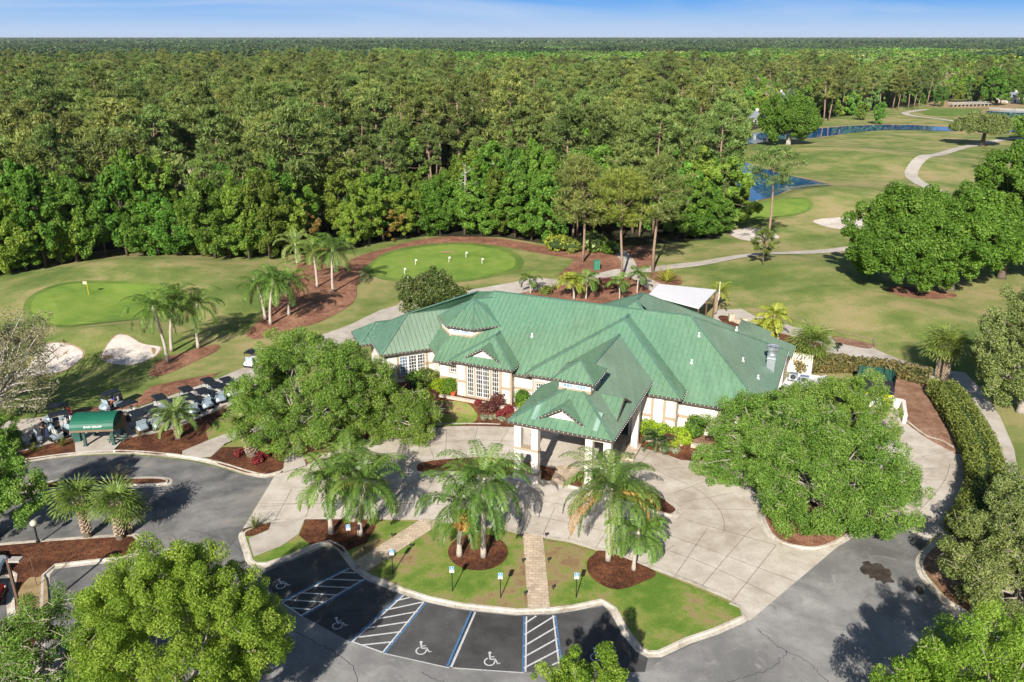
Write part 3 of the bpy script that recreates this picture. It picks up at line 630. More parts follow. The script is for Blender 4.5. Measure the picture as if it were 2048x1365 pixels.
def wheelchair(px,py,rot,mat='line_white',s=1.):
    m=MB(); o=G(px,py); cr,sr=math.cos(rot),math.sin(rot)
    def T(x,y): x*=s;y*=s; return (o.x+x*cr-y*sr,o.y+x*sr+y*cr,.037)
    for k in range(16):
        a0=R(110+k*16.5);a1=R(110+(k+1)*16.5)
        m.poly([T(.42*math.cos(a0)-.1,.42*math.sin(a0)-.3),T(.32*math.cos(a0)-.1,.32*math.sin(a0)-.3),T(.32*math.cos(a1)-.1,.32*math.sin(a1)-.3),T(.42*math.cos(a1)-.1,.42*math.sin(a1)-.3)][::-1])
    m.poly([T(-.1+.12*math.cos(R(k*30)),.62+.12*math.sin(R(k*30))) for k in range(12)])
    for a,b,w in [((-.12,.5),(-.05,-.05),.13),((-.08,.2),(.25,.2),.09),((-.05,-.05),(.32,-.05),.12),((.3,-.02),(.5,-.5),.11),((.46,-.5),(.68,-.45),.09)]:
        d=Vector((b[0]-a[0],b[1]-a[1])).normalized(); q=Vector((-d.y,d.x))*w/2
        m.poly([T(a[0]-q.x,a[1]-q.y),T(b[0]-q.x,b[1]-q.y),T(b[0]+q.x,b[1]+q.y),T(a[0]+q.x,a[1]+q.y)])
    tag(m.build('wheelchair_marking',mat),kind='structure')
for a in [(845,1297,.1),(982,1319,.0),(1193,1310,.0),(563,1168,.4),(677,1247,.3)]: wheelchair(*a,s=.86)
# ================================================================== CLUBHOUSE
club=empty('clubhouse',B(0,6,-.7),0,'sprawling cream stucco clubhouse with green standing-seam metal roofs and pillared entrance porch','clubhouse')
CL=Vector(club.location)
def L(p): return Vector(p)-CL
def BL(u,v,z): return B(u,v,z)-CL
def cb(mb,name,mat=None,parent=None,smooth=False): return mb.build(name,mat,parent or club,smooth)
def seams(mb,pts,sp=.56,w=.032,h=.04,start=.2):
    """standing seams running up the slope of one planar face"""
    pts=[Vector(p) for p in pts]; n=Vector((0,0,0))
    for i in range(len(pts)): n+=(pts[i]-pts[0]).cross(pts[(i+1)%len(pts)]-pts[0])
    n.normalize(); n=n if n.z>0 else -n
    hz=Vector((0,0,1)).cross(n)
    if hz.length<1e-4: return
    hz.normalize(); up=n.cross(hz); up=up if up.z>0 else -up
    o=pts[0]; q=[((p-o).dot(hz),(p-o).dot(up)) for p in pts]
    a=min(x for x,_ in q); b=max(x for x,_ in q); x=a+start
    while x<b-.05:
        ys=[]
        for i in range(len(q)):
            (x0,y0),(x1,y1)=q[i],q[(i+1)%len(q)]
            if (x0-x)*(x1-x)<0: ys.append(y0+(y1-y0)*(x-x0)/(x1-x0))
        ys.sort()
        for k in range(0,len(ys)-1,2):
            if ys[k+1]-ys[k]<.15: continue
            p=o+hz*x+up*(ys[k]+.03)+n*h*.4; r=o+hz*x+up*(ys[k+1]-.03)+n*h*.4
            mb.beam(p,r,w,h,up=n)
        x+=sp
def roof(name,faces,mat,eaves=(),caps=(),parent=None,sp=.52,label=None,fas=True,th=.1):
    """faces/eaves/caps in plan coordinates (u,v,z)"""
    m=MB(); m.use(mat)
    F3=[[BL(*p) for p in f] for f in faces]
    for f in F3: m.poly(f)
    m.use('roof_seam')
    for f in F3: seams(m,f,sp)
    m.use('roof_cap')
    for a,b in caps: m.beam(BL(*a)+Vector((0,0,.03)),BL(*b)+Vector((0,0,.03)),.26,.06)
    o=cb(m,name,None,parent)
    if label: o['label']=label
    if eaves and fas:
        e=MB(); e.use('fascia')
        for a,b in eaves:
            e.beam(BL(*a)-Vector((0,0,.13)),BL(*b)-Vector((0,0,.13)),.1,.24)
        cb(e,'fascia',None,o if parent is None else None)
        s=MB()
        for a,b in eaves:
            a=BL(*a);b=BL(*b); n=int((b-a).length/.4)
            nn=Vector((0,0,1)).cross(b-a).normalized()
            c0=(a+b)/2; 
            for k in range(n):
                p=a.lerp(b,(k+.5)/n)
                for sg in (1,-1): 
                    if sg==1 or True: s.box(p+nn*.075*sg+Vector((0,0,-.05)),(.05,.05,.06))
        cb(s,'string_lights','bulb',o if parent is None else None)['kind']='stuff'
    return o
# ---- main body
sm=.63; ZE,VE,VR,ZR=3.6,1.3,10.2,9.2
UR=25.; UH=15.6
P0=(-6.5,VR,ZR); PR=(UH,VR,ZR)
roof('roof',[[(-9.8,VE,ZE),(UR,VE,ZE),PR,P0,(-9.85,2.1,4.1)]],'roof_a',[((-9.8,VE,ZE),(UR,VE,ZE))],[(P0,PR),(PR,(UR,VE,ZE))])
roof('roof',[[(UR,VE,ZE),(UR,19.1,ZE),PR]],'roof_b',[((UR,VE,ZE),(UR,19.1,ZE))],[(PR,(UR,19.1,ZE))])
roof('roof',[[P0,PR,(UR,19.1,ZE),(-9.85,19.1,ZE),(-9.85,18.3,4.1)]],'roof_b',[((UR,19.1,ZE),(-9.85,19.1,ZE))])
# ---- octagonal west end
V=[(-9.85,2.1,4.1),(-14.6,6.85,4.1),(-14.6,13.55,4.1),(-9.85,18.3,4.1)]
roof('roof',[[V[0],P0,V[1]],[V[1],P0,V[2]],[V[2],P0,V[3]]],'roof_a',[(V[0],V[1])],[(P0,V[1])])
# low eave step at the corner
# ---- angled west wing
a_=(.7071,.7071);n_=(.7071,-.7071); w_=4.2
C0=(-15.3,-.15); C1=(C0[0]-2*w_*n_[0],C0[1]-2*w_*n_[1]); ZW=3.85; ZWR=6.75
H1=(C0[0]+w_*(a_[0]-n_[0]),C0[1]+w_*(a_[1]-n_[1]),ZWR)
def al(p,s,z): return (p[0]+a_[0]*s,p[1]+a_[1]*s,z)
Rj=al(H1,6.7,ZWR); E0=(C0[0],C0[1],ZW); E1=al(C0,6.3,ZW); K0=(C1[0],C1[1],ZW); K1=al(C1,9.,ZW)
roof('roof',[[E0,E1,Rj,H1]],'roof_b',[(E0,E1)],[(H1,Rj),(H1,E0)])
roof('roof',[[K0,E0,H1]],'roof_c',[(K0,E0)],[(H1,K0)])
roof('roof',[[H1,Rj,K1,K0]],'roof_c')
L2=(-8.35,9.75,9.1)
roof('roof',[[H1,Rj,L2],[Rj,P0,L2]],'roof_a',(),[(H1,L2)],sp=.6)
# ---- low western porch roof
A5=(-19.86,6.06,5.0); pc=(A5[0]-2.4*a_[0]+2.4*n_[0],A5[1]-2.4*a_[1]+2.4*n_[1],3.35); pd=(A5[0]-2.4*a_[0]-2.4*n_[0],A5[1]-2.4*a_[1]-2.4*n_[1],3.35)
pe=al(pc,5.,3.35); pf=al(A5,4.,5.0); pg=al(pd,4.,3.35)
roof('porch_roof',[[pc,pe,pf,A5],[pd,pc,A5],[A5,pf,pg,pd]],'roof_c',[(pc,pe),(pd,pc)],[(A5,pc),(A5,pf),(A5,pd)])
# ---- front window bay
bz,bv=4.3,.45; ba=(-3.72,4.05,6.32)
b0=(-7.32,bv,bz);b1=(-.12,bv,bz); bb0=(-7.32,2.3,bz);bb1=(-.12,2.3,bz); bk=(-3.72,5.6,6.32)
roof('bay_roof',[[b0,b1,ba],[b1,bb1,bk,ba],[bb0,b0,ba,bk]],'roof_a',[(b0,b1),(b1,bb1),(b0,bb0)],[(ba,b0),(ba,b1),(ba,bk)])
def gablet(u,v0,v1,hw,zl,zr,name='gablet',mat='roof_a',tri=(1.2,.25)):
    m=MB(); m.use(mat)
    f1=[BL(u-hw,v0,zl),BL(u,v0,zr),BL(u,v1,zr)]; f2=[BL(u+hw,v0,zl),BL(u,v1,zr),BL(u,v0,zr)]
    m.poly(f1);m.poly(f2); m.use('roof_seam'); seams(m,f1);seams(m,f2)
    m.use('fascia'); d=Vector((0,0,-.07))
    m.beam(f1[0]+d,f1[1]+d,.09,.16); m.beam(f1[1]+d,f2[0]+d,.09,.16)
    m.use('bulb')
    for k in range(7):
        for a in (f1[0],f2[0]):
            p=a.lerp(f1[1],(k+.5)/7); m.box(p+Vector((-VX*.06,-VY*.06,-.02)),(.05,.05,.06))
    m.use('stucco'); vv=v0+tri[1]; k=tri[0]/hw
    m.poly([BL(u-tri[0],vv,zl+.2),BL(u+tri[0],vv,zl+.2),BL(u,vv,zl+.2+(zr-zl)*k)])
    return cb(m,name)
gablet(-3.78,1.0,3.28,2.1,4.62,5.87)
# ---- central cross gable
gz,gv=4.3,.15; ga=(9.3,8.05,8.75)
g0=(1.4,gv,gz);g1=(17.15,gv,gz); gb0=(1.4,2.45,gz);gb1=(17.15,2.45,gz); gk=(9.3,9.6,8.75)
roof('gable_roof',[[g0,g1,ga],[g1,gb1,gk,ga],[gb0,g0,ga,gk]],'roof_a',[(g0,g1),(g1,gb1),(g0,gb0)],[(ga,g0),(ga,g1),(ga,gk)])
# ---- rear wing rising behind the ridge
ra=(9.6,11.2,9.83);rt=(9.6,14.1,9.83)
roof('rear_roof',[[(8.6,10.2,9.2),(10.6,10.2,9.2),ra]],'roof_a')
roof('rear_roof',[[ra,rt,(0,23.7,3.8),(0,10.,3.8)],[(0,23.7,3.8),rt,(19.2,23.7,3.8)]],'roof_c',[((0,23.7,3.8),(19.2,23.7,3.8))],[(ra,rt),(rt,(0,23.7,3.8))])
roof('rear_roof',[[ra,(19.2,10.,3.8),(19.2,23.7,3.8),rt]],'roof_b',[((19.2,15.,3.8),(19.2,23.7,3.8))],[(rt,(19.2,23.7,3.8)),(ra,(10.6,10.2,9.2)),(ra,(8.6,10.2,9.2))])
roof('rear_dormer_roof',[[(1.0,21.,3.9),(3.6,21.,5.6),(3.6,17.,5.6)],[(3.6,21.,5.6),(6.2,21.,3.9),(3.6,17,5.6)]],'roof_b')
roof('rear_porch_roof',[[(19.,20.,4.6),(19.,25.5,4.4),(22.5,25.5,3.4),(22.5,20.,3.4)]],'roof_b',[((22.5,20.,3.4),(22.5,25.5,3.4))])
roof('rear_porch_roof',[[(22.,18.5,4.1),(22.,22.5,4.1),(25.5,22.5,3.1),(25.5,18.5,3.1)]],'roof_b',[((25.5,18.5,3.1),(25.5,22.5,3.1))])
# ---- entrance porch (porte-cochere)
pz=5.1; q0=(4.57,-11.85,pz);q1=(14.05,-11.85,pz); pa=(9.3,-7.1,7.65)
inn=1.4; q1b=(14.05,inn,pz); pk=(9.3,6.2,7.65)
lz=pz+.537*1.05
q0b=(4.57,-3.6,pz); q0c=(5.6,-3.6,5.65); q0d=(5.6,2.2,5.65)
roof('entrance_roof',[[q0,q1,pa]],'roof_a',[(q0,q1)],[(pa,q0),(pa,q1)])
roof('entrance_roof',[[q1,q1b,pk,pa]],'roof_b',[(q1,q1b)],[(pa,pk)])
roof('entrance_roof',[[q0b,q0,pa,(9.3,-3.6,7.65),q0c],[q0d,q0c,(9.3,-3.6,7.65),pk]],'roof_a',[(q0,q0b),(q0b,q0c),(q0c,q0d)])
for (u0,u1) in ((6.55,6.95),(12.0,12.45)):
    pm=MB()
    def pl(u,v): return BL(u,v,pz+.537*(v+11.85)+.012)
    pm.poly([pl(u0,-11.3),pl(u1,-11.3),pl(u1-.0,-9.6),pl(u0,-9.6)]); cb(pm,'roof_patch','roof_patch')
gablet(9.2,-11.1,-8.73,2.15,5.48,6.72)
# side gablet
m=MB(); m.use('roof_a')
f1=[BL(13.5,-8.9,5.42),BL(13.45,-6.65,6.58),BL(11.1,-6.5,6.62)]; f2=[BL(13.55,-4.7,5.42),BL(11.1,-6.5,6.62),BL(13.45,-6.65,6.58)]
m.poly(f1);m.poly(f2); m.use('roof_seam'); seams(m,f1);seams(m,f2); m.use('fascia')
m.beam(f1[0],f1[1],.1,.18);m.beam(f1[1],f2[0],.1,.18)
m.use('stucco'); m.poly([BL(13.2,-7.9,5.6),BL(13.2,-5.5,5.6),BL(13.2,-6.65,6.3)]); cb(m,'gablet')
# soffit and entrance ceiling
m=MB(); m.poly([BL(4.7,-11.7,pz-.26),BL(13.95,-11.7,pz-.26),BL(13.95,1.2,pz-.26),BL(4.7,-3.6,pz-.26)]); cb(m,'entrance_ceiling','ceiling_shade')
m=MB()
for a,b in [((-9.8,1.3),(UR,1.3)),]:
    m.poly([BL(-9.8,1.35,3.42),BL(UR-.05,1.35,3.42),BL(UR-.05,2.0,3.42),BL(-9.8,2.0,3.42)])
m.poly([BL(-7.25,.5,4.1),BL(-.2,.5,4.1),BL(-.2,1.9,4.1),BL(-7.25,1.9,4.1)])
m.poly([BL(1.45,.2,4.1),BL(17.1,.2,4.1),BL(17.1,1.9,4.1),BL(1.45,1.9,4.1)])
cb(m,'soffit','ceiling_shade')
# ---- walls
ZG=-.7
def wallseg(mb,a,b,z0,z1,t=.25):
    a=Vector((a[0],a[1]));b=Vector((b[0],b[1])); d=(b-a).normalized(); n=Vector((d.y,-d.x))
    q=[a,b,b-n*t,a-n*t]
    lo=[BL(p.x,p.y,z0) for p in q];hi=[BL(p.x,p.y,z1) for p in q]
    mb.add(lo+hi,[[0,1,5,4],[1,2,6,5],[2,3,7,6],[3,0,4,7],[4,5,6,7]])
W=MB()
WL=[((-9.3,1.95),(-6.9,1.95),3.55),((-6.85,1.0),(-.55,1.0),4.15),((-6.85,1.95),(-6.85,1.0),4.15),((-.55,1.0),(-.55,1.95),4.15),((-.55,1.95),(1.95,1.95),3.55),
 ((1.9,.72),(16.65,.72),4.15),((1.9,1.95),(1.9,.72),4.15),((16.65,.72),(16.65,1.95),4.15),((16.65,1.95),(24.4,1.95),3.55),((24.4,1.95),(24.4,18.5),3.55),((24.4,18.5),(-9.,18.5),3.55)]
for a,b,z in WL: wallseg(W,a,b,ZG,z)
s1=.66
oc=[(-9.6,2.75),(-14.,7.1),(-14.,13.3),(-9.6,17.7)]
for i in range(3): wallseg(W,oc[i+1],oc[i],ZG,4.0)
wc0=(C0[0]+(a_[0]-n_[0])*.0+.55*a_[0]-.6*n_[0],C0[1]+.55*a_[1]-.6*n_[1]); wc1=al(wc0,5.6,0)[:2]; wk0=(C1[0]+.55*a_[0]+.6*n_[0],C1[1]+.55*a_[1]+.6*n_[1])
wallseg(W,wc0,wc1,ZG,3.7); wallseg(W,wk0,wc0,ZG,3.7)
wallseg(W,(0.5,23.2),(18.8,23.2),ZG,3.7); wallseg(W,(18.8,23.2),(18.8,18.4),ZG,3.7)
cb(W,'wall','stucco')
# entrance doors deep under the porch
m=MB(); m.use('house_dark'); m.poly([BL(6.5,.69,ZG),BL(12.2,.69,ZG),BL(12.2,.69,2.6),BL(6.5,.69,2.6)]); m.use('white_paint')
for u in (6.5,7.9,9.3,10.8,12.2): m.box(BL(u,.66,.95),(.14,.08,3.3),ROTB)
m.box(BL(9.35,.66,2.65),(5.9,.08,.14),ROTB); cb(m,'entrance_doors')
# tan bands
def tb(c,d,rz): m=MB(); m.box(c,d,rz); cb(m,'trim_band','band')
def band(u0,u1,v,z,h=.3): tb(BL((u0+u1)/2,v-.03,z),(u1-u0,.06,h),ROTB)
band(-9.3,-6.9,1.95,1.55);band(-6.85,-5.75,1.0,1.9);band(-1.55,-.55,1.0,1.9);band(-.5,1.9,1.95,1.75)
band(1.95,5.,.72,1.75);band(13.3,14.3,.72,1.85);band(15.55,16.65,.72,1.85);band(16.7,24.3,1.95,1.75)
for u,v in ((14.35,.72),(15.5,.72),(22.9,1.95)): tb(BL(u,v-.032,1.7),(.3,.062,4.6),ROTB)
tb(BL(16.67,1.35,1.85),(.06,1.2,.3),ROTB)
mid=al(wc0,2.8,0); tb(BL(wc0[0]+.3*a_[0]+.03*n_[0]*1,wc0[1]+.3*a_[1]+.03*n_[1],1.6),(1.5,.08,.3),ROTB+R(45)); tb(BL(al(wc0,4.9,0)[0]+.03*n_[0],al(wc0,4.9,0)[1]+.03*n_[1],1.9),(1.2,.08,.3),ROTB+R(45))

# ---- windows: frame casing, sashes with muntins, panes as sub-part
def window(c,wd,ht,cols,rows,rz,name='window',pane='win_glass',case=.14,mid=(),sash='white_paint',parent=None):
    f=MB(); M=Matrix.Rotation(rz,3,'Z'); c=Vector(c)
    def bx(x,z,w,h,d,y=0.): f.box(c+M@Vector((x,y,z)),(w,d,h),rz)
    if case:
        f.use('band')
        for x in (-wd/2-case/2,wd/2+case/2): bx(x,0,case,ht+2*case,.12)
        for z in (-ht/2-case/2,ht/2+case/2): bx(0,z,wd,case,.118)
    f.use(sash); t=.05
    for x in (-wd/2+.025,wd/2-.025): bx(x,0,.05,ht,.09)
    for z in (-ht/2+.025,ht/2-.025): bx(0,z,wd-.1,.05,.088)
    for k in range(1,cols): bx(-wd/2+wd*k/cols,0,.03,ht-.1,.07)
    for k in range(1,rows): bx(0,-ht/2+ht*k/rows,wd-.1,.03,.066)
    for x in mid: bx(x,0,.11,ht-.14,.094)
    o=cb(f,name,None,parent)
    if parent is None:
        p=MB(); p.poly([c+M@Vector((x,.02,z)) for x,z in ((-wd/2,-ht/2),(wd/2,-ht/2),(wd/2,ht/2),(-wd/2,ht/2))]); cb(p,'pane',pane,o)
    else:
        p=MB(); p.poly([c+M@Vector((x,.02,z)) for x,z in ((-wd/2,-ht/2),(wd/2,-ht/2),(wd/2,ht/2),(-wd/2,ht/2))]); cb(p,'window_pane',pane,parent)
    return o
# tall bay windows with a tan surround
m=MB()
for u in (-5.62,-4.62,-2.82,-1.7): m.box(BL(u,.95,2.1),(.28,.08,3.6),ROTB)
m.box(BL(-3.66,.949,.32),(4.2,.082,.3),ROTB); cb(m,'window_surround','band')
window(BL(-5.12,.95,2.2),.76,3.5,3,7,ROTB,case=0)
window(BL(-3.72,.95,2.2),1.56,3.5,6,7,ROTB,case=0,mid=(0,))
window(BL(-2.26,.95,2.2),.8,3.5,3,7,ROTB,case=0)
window(BL(-7.65,1.92,2.75),.75,.8,3,2,ROTB,case=.16)
window(BL(2.75,.69,2.9),.8,.8,3,2,ROTB,case=.14); window(BL(4.65,.69,2.9),.8,.8,3,2,ROTB,case=.14)
wcm=al(wc0,3.05,0); 
for k in (-1,0,1):
    q=al(wcm,k*1.0,0); window(BL(q[0]+.02*n_[0],q[1]+.02*n_[1],1.95),.92,2.3,3,6,ROTB+R(45),case=0,pane='win_blue' if k<0 else 'win_glass')
m=MB(); q=wcm
m.box(BL(q[0]+.02*n_[0],q[1]+.02*n_[1],.66),(3.6,.1,.26),ROTB+R(45))
for k in (-1.66,1.66): qq=al(wcm,k,0); m.box(BL(qq[0]+.02*n_[0],qq[1]+.02*n_[1],2.),(.26,.1,2.5),ROTB+R(45))
cb(m,'window_surround','band')
# white shutters on the front wall
m=MB(); m.use('shutter_white'); m.box(BL(14.93,.68,1.9),(.86,.06,4.3),ROTB); 
m.use('white_paint')
for k in range(22): m.box(BL(14.93,.645,-.1+k*.19),(.8,.02,.03),ROTB)
cb(m,'shutter')
m=MB(); m.use('shutter_white'); m.box(BL(23.6,1.93,1.2),(1.05,.06,3.4),ROTB); m.use('white_paint')
for k in range(16): m.box(BL(23.6,1.895,-.3+k*.19),(1.,.02,.03),ROTB)
cb(m,'shutter')
# downspouts
for (u,v,z) in ((-.45,.9,4.0),(24.5,18.9,3.4)):
    m=MB(); m.box(BL(u,v,(z+ZG)/2),(.12,.1,z-ZG),ROTB); m.box(BL(u,v,z-.1),(.2,.18,.3),ROTB); cb(m,'downspout','band' if u<0 else 'white_paint')
# ---- roof lantern above the entrance
def lantern(ring,z0s,zt,eave,ze,apexes,nwin,parentmat='stucco',zdrop=.25,wins=()):
    w=MB(); n=len(ring); w.use('stucco')
    for i in range(n):
        a,b=ring[i],ring[(i+1)%n]
        w.poly([BL(a[0],a[1],z0s[i]),BL(b[0],b[1],z0s[(i+1)%n]),BL(b[0],b[1],zt),BL(a[0],a[1],zt)])
    w.use('band')
    for i in range(n):
        a,b=ring[i],ring[(i+1)%n]
        pa_=BL(a[0],a[1],z0s[i]+.12);pb_=BL(b[0],b[1],z0s[(i+1)%n]+.12); w.beam(pa_,pb_,.1,.26)
    o=cb(w,'lantern_wall'); return o
lr=[(7.85,-7.95),(10.75,-7.95),(10.75,-5.05),(7.85,-5.05)]
lw=lantern(lr,[7.05,7.05,6.8,6.8],8.25,None,None,None,2)
m=MB(); m.use('roof_a'); e=[(7.4,-8.4,8.2),(11.2,-8.4,8.2),(11.2,-4.6,8.2),(7.4,-4.6,8.2)]; ap=(9.3,-6.5,9.5)
fs=[[BL(*e[i]),BL(*e[(i+1)%4]),BL(*ap)] for i in range(4)]
for f in fs: m.poly(f)
m.use('roof_seam')
for f in fs: seams(m,f,.5)
m.use('fascia')
for i in range(4): m.beam(BL(*e[i])-Vector((0,0,.1)),BL(*e[(i+1)%4])-Vector((0,0,.1)),.08,.18)
m.use('roof_cap')
for i in range(4): m.beam(BL(*e[i])+Vector((0,0,.03)),BL(*ap)+Vector((0,0,.03)),.16,.05)
m.use('bulb')
for i in range(4):
    for k in range(10): p=BL(*e[i]).lerp(BL(*e[(i+1)%4]),(k+.5)/10); c=BL(*ap); d=(p-c); d.z=0; d.normalize(); m.box(p+d*.06-Vector((0,0,.04)),(.05,.05,.06))
setparent(m.build('lantern_roof',None,None),lw)
for u in (8.72,9.92): window(BL(u,-7.98,7.72),.86,.72,3,2,ROTB,case=.0,pane='win_blue',parent=lw,name='lantern_window')
window(BL(10.78,-6.9,7.62),.86,.72,3,2,ROTB+R(90),case=.0,pane='win_blue',parent=lw,name='lantern_window')
# ---- octagonal lantern over the west end
oc_u,oc_v=-7.9,7.8
def octv(ap,z): 
    r=ap/math.cos(R(22.5)); return [(oc_u+r*math.cos(R(22.5+45*k)),oc_v+r*math.sin(R(22.5+45*k)),z) for k in range(8)]
wl=octv(3.35,0)
def zroof(u,v): 
    d=max((VR-v),(P0[0]-u) if u<P0[0] else 0,((VR-v)+(P0[0]-u))/1.4142 if u<P0[0] else 0); return 9.2-.63*d
z0=[max(5.3,min(6.55,zroof(q[0],q[1])-.02)) for q in wl]
ow=lantern([(q[0],q[1]) for q in wl],z0,6.75,None,None,None,0)
m=MB(); m.use('roof_a'); e=octv(3.85,6.72); ap=(oc_u,oc_v,8.8); rb=(-6.4,9.4,8.75)
fs=[[BL(*e[i]),BL(*e[(i+1)%8]),BL(*ap)] for i in range(8)]
for f in fs: m.poly(f)
m.poly([BL(*e[0]),BL(*rb),BL(*ap)]); m.poly([BL(*e[1]),BL(*ap),BL(*rb)])
m.use('roof_seam')
for f in fs: seams(m,f,.5)
m.use('roof_cap')
for i in range(8): m.beam(BL(*e[i])+Vector((0,0,.03)),BL(*ap)+Vector((0,0,.03)),.16,.05)
m.beam(BL(*ap),BL(*rb),.16,.06)
m.use('fascia')
for i in range(8): m.beam(BL(*e[i])-Vector((0,0,.1)),BL(*e[(i+1)%8])-Vector((0,0,.1)),.08,.18)
m.use('bulb')
for i in range(8):
    for k in range(8): p=BL(*e[i]).lerp(BL(*e[(i+1)%8]),(k+.5)/8); c=BL(*ap); d=(p-c); d.z=0; d.normalize(); m.box(p+d*.06-Vector((0,0,.04)),(.05,.05,.06))
setparent(m.build('lantern_roof',None,None),ow)
for u in (-8.45,-7.4): window(BL(u,oc_v-3.38,6.25),.8,.66,3,2,ROTB,case=.0,pane='win_blue',parent=ow,name='lantern_window')
q=(oc_u-3.38*.7071,oc_v-3.38*.7071)
for k in (-.6,.6): window(BL(q[0]+k*.7071,q[1]-k*.7071,6.3),.7,.6,3,2,ROTB-R(45),case=.0,pane='win_blue',parent=ow,name='lantern_window')
# ---- porch pillars: paired posts with cross beams
def pillar(u0,u1,v0,v1,top=4.95,cross=(1.15,)):
    m=MB(); m.use('stucco'); zb=ZG; t=.62
    for u in (u0+t/2,u1-t/2):
        m.box(BL(u,(v0+v1)/2,(zb+top)/2),(t,t,top-zb),ROTB)
    uc=(u0+u1)/2; w=u1-u0
    m.box(BL(uc,(v0+v1)/2,zb+.42),(w+.16,t+.16,.84),ROTB); m.box(BL(uc,(v0+v1)/2,zb+3.05),(w-2*t+.02,t-.06,.5),ROTB); m.box(BL(uc,(v0+v1)/2,top-.2),(w-2*t+.02,t-.06,.4),ROTB)
    m.use('band'); m.box(BL(uc,(v0+v1)/2,zb+.84+.1),(w+.22,t+.22,.2),ROTB)
    m.box(BL(uc,(v0+v1)/2,zb+3.2),(w+.1,t+.1,.22),ROTB)
    return cb(m,'pillar')
pillar(5.1,7.3,-11.55,-10.9); pillar(11.55,13.75,-11.55,-10.9)
for u,v in ((13.45,-1.9),(5.6,-1.9)): m=MB(); m.box(BL(u,v,2.1),(.6,.6,5.6),ROTB); cb(m,'pillar','stucco')
# ---- roof furniture
def on_plane(px,py,fn):
    lo,hi=3.,11.
    for _ in range(40):
        z=(lo+hi)/2; g_=G(px,py,z+ZB); u,v=toUV(g_.x,g_.y)
        if z>fn(u,v): hi=z
        else: lo=z
    return G(px,py,lo+ZB)-CL
mainf=lambda u,v: ZE+sm*(v-VE); hipf=lambda u,v: ZE+.6*(UR-u)
for (x,y,fn) in ((1064,673,mainf),(1383,726,mainf),(1398,672,mainf),(1486,722,hipf),(1516,757,hipf),(1473,660,hipf)):
    p=on_plane(x,y,fn); m=MB(); m.lathe(p,[(.16,-.1),(.13,.04),(.06,.08),(.055,.24),(.1,.26),(.09,.34),(.02,.38)],10); cb(m,'roof_vent','white_paint')
p=on_plane(1541,737,hipf); m=MB(); m.use('galvanised')
m.box(p+Vector((0,0,.5)),(.82,.82,2.0),ROTB); m.box(p+Vector((0,0,1.15)),(.96,.96,.12),ROTB); m.lathe(p+Vector((0,0,1.5)),[(.46,0),(.5,.08),(.42,.2),(.42,.5),(.6,.58),(.62,.95),(.54,.95),(.5,.7)],20); m.use('tin_dark'); m.lathe(p+Vector((0,0,2.22)),[(.5,0),(.5,.03),(.01,.04)],20); m.use('galvanised'); m.lathe(p+Vector((0,0,2.26)),[(.2,0),(.28,.16),(.12,.26),(.01,.27)],14)
cb(m,'kitchen_exhaust',smooth=False)
# low planter wall, steps and handrail along the front
def lowwall(name,pts,h,label,mat='stone',t=.5,z0=0.):
    m=MB(); w=pts
    for a,b in zip(w,w[1:]):
        m.beam(B(a[0],a[1],-.7+h/2+z0),B(b[0],b[1],-.7+h/2+z0),t,h)
    o=m.build(name,mat); return o

def planter(pts,label,soil):
    m=MB()
    for a,b in zip(pts,pts[1:]): m.use('stone'); m.beam(B(a[0],a[1],-.2),B(b[0],b[1],-.2),.34,.9); m.use('kerb'); m.beam(B(a[0],a[1],.27),B(b[0],b[1],.27),.42,.07)
    tag(m.build('planter_wall'),label,'planter wall')
    if soil: tag(sheet('planter_soil',[tuple(B(u,v)[:2]) for u,v in soil],.9,soil_mat[0],smooth=False,world=True,skirt=.1),kind='structure')
soil_mat=['mulch']
planter([(-8.6,.12),(-.3,.1),(.5,.12),(.5,.9)],'low cream planter wall in front of the tall paned bay windows',[(-8.5,.2),(.45,.2),(.45,1.8),(-.5,1.05),(-6.9,1.05),(-8.5,1.9)])
soil_mat[0]='bare_soil'
planter([(14.1,-.75),(17.4,-.7),(18.0,-.1)],'low cream planter wall beside the right porch pillar under the lime shrubs',[(14.1,-.65),(17.4,-.6),(18.0,0),(18.0,1.9),(16.7,1.9),(16.6,.7),(14.1,.7)])
planter([(18.5,-.5),(22.6,-.4)],'short cream wall by the service side under the large oak',[(18.5,-.4),(22.6,-.3),(22.6,1.9),(18.5,1.9)])
m=MB(); m.box(B(13.2,-2.6,-.5),(1.6,3.4,.4),ROTB); tag(m.build('entrance_plinth','stone'),'tan stone plinth under the rear right porch pillar','plinth')
# handrail by the west wing window
m=MB(); pts=[G(760,765,.9),G(808,752,1.4),G(874,738,1.5),G(880,745,.9)]
m.tube(pts,.035,6)
for p in pts[:3]+[pts[1].lerp(pts[2],.5)]: m.tube([p,(p.x,p.y,.1)],.03,6)
m.tube([q-Vector((0,0,.45)) for q in pts[:3]],.025,6)
tag(m.build('handrail','black_metal'),'dark metal handrail on the ramp below the wing window','handrail')
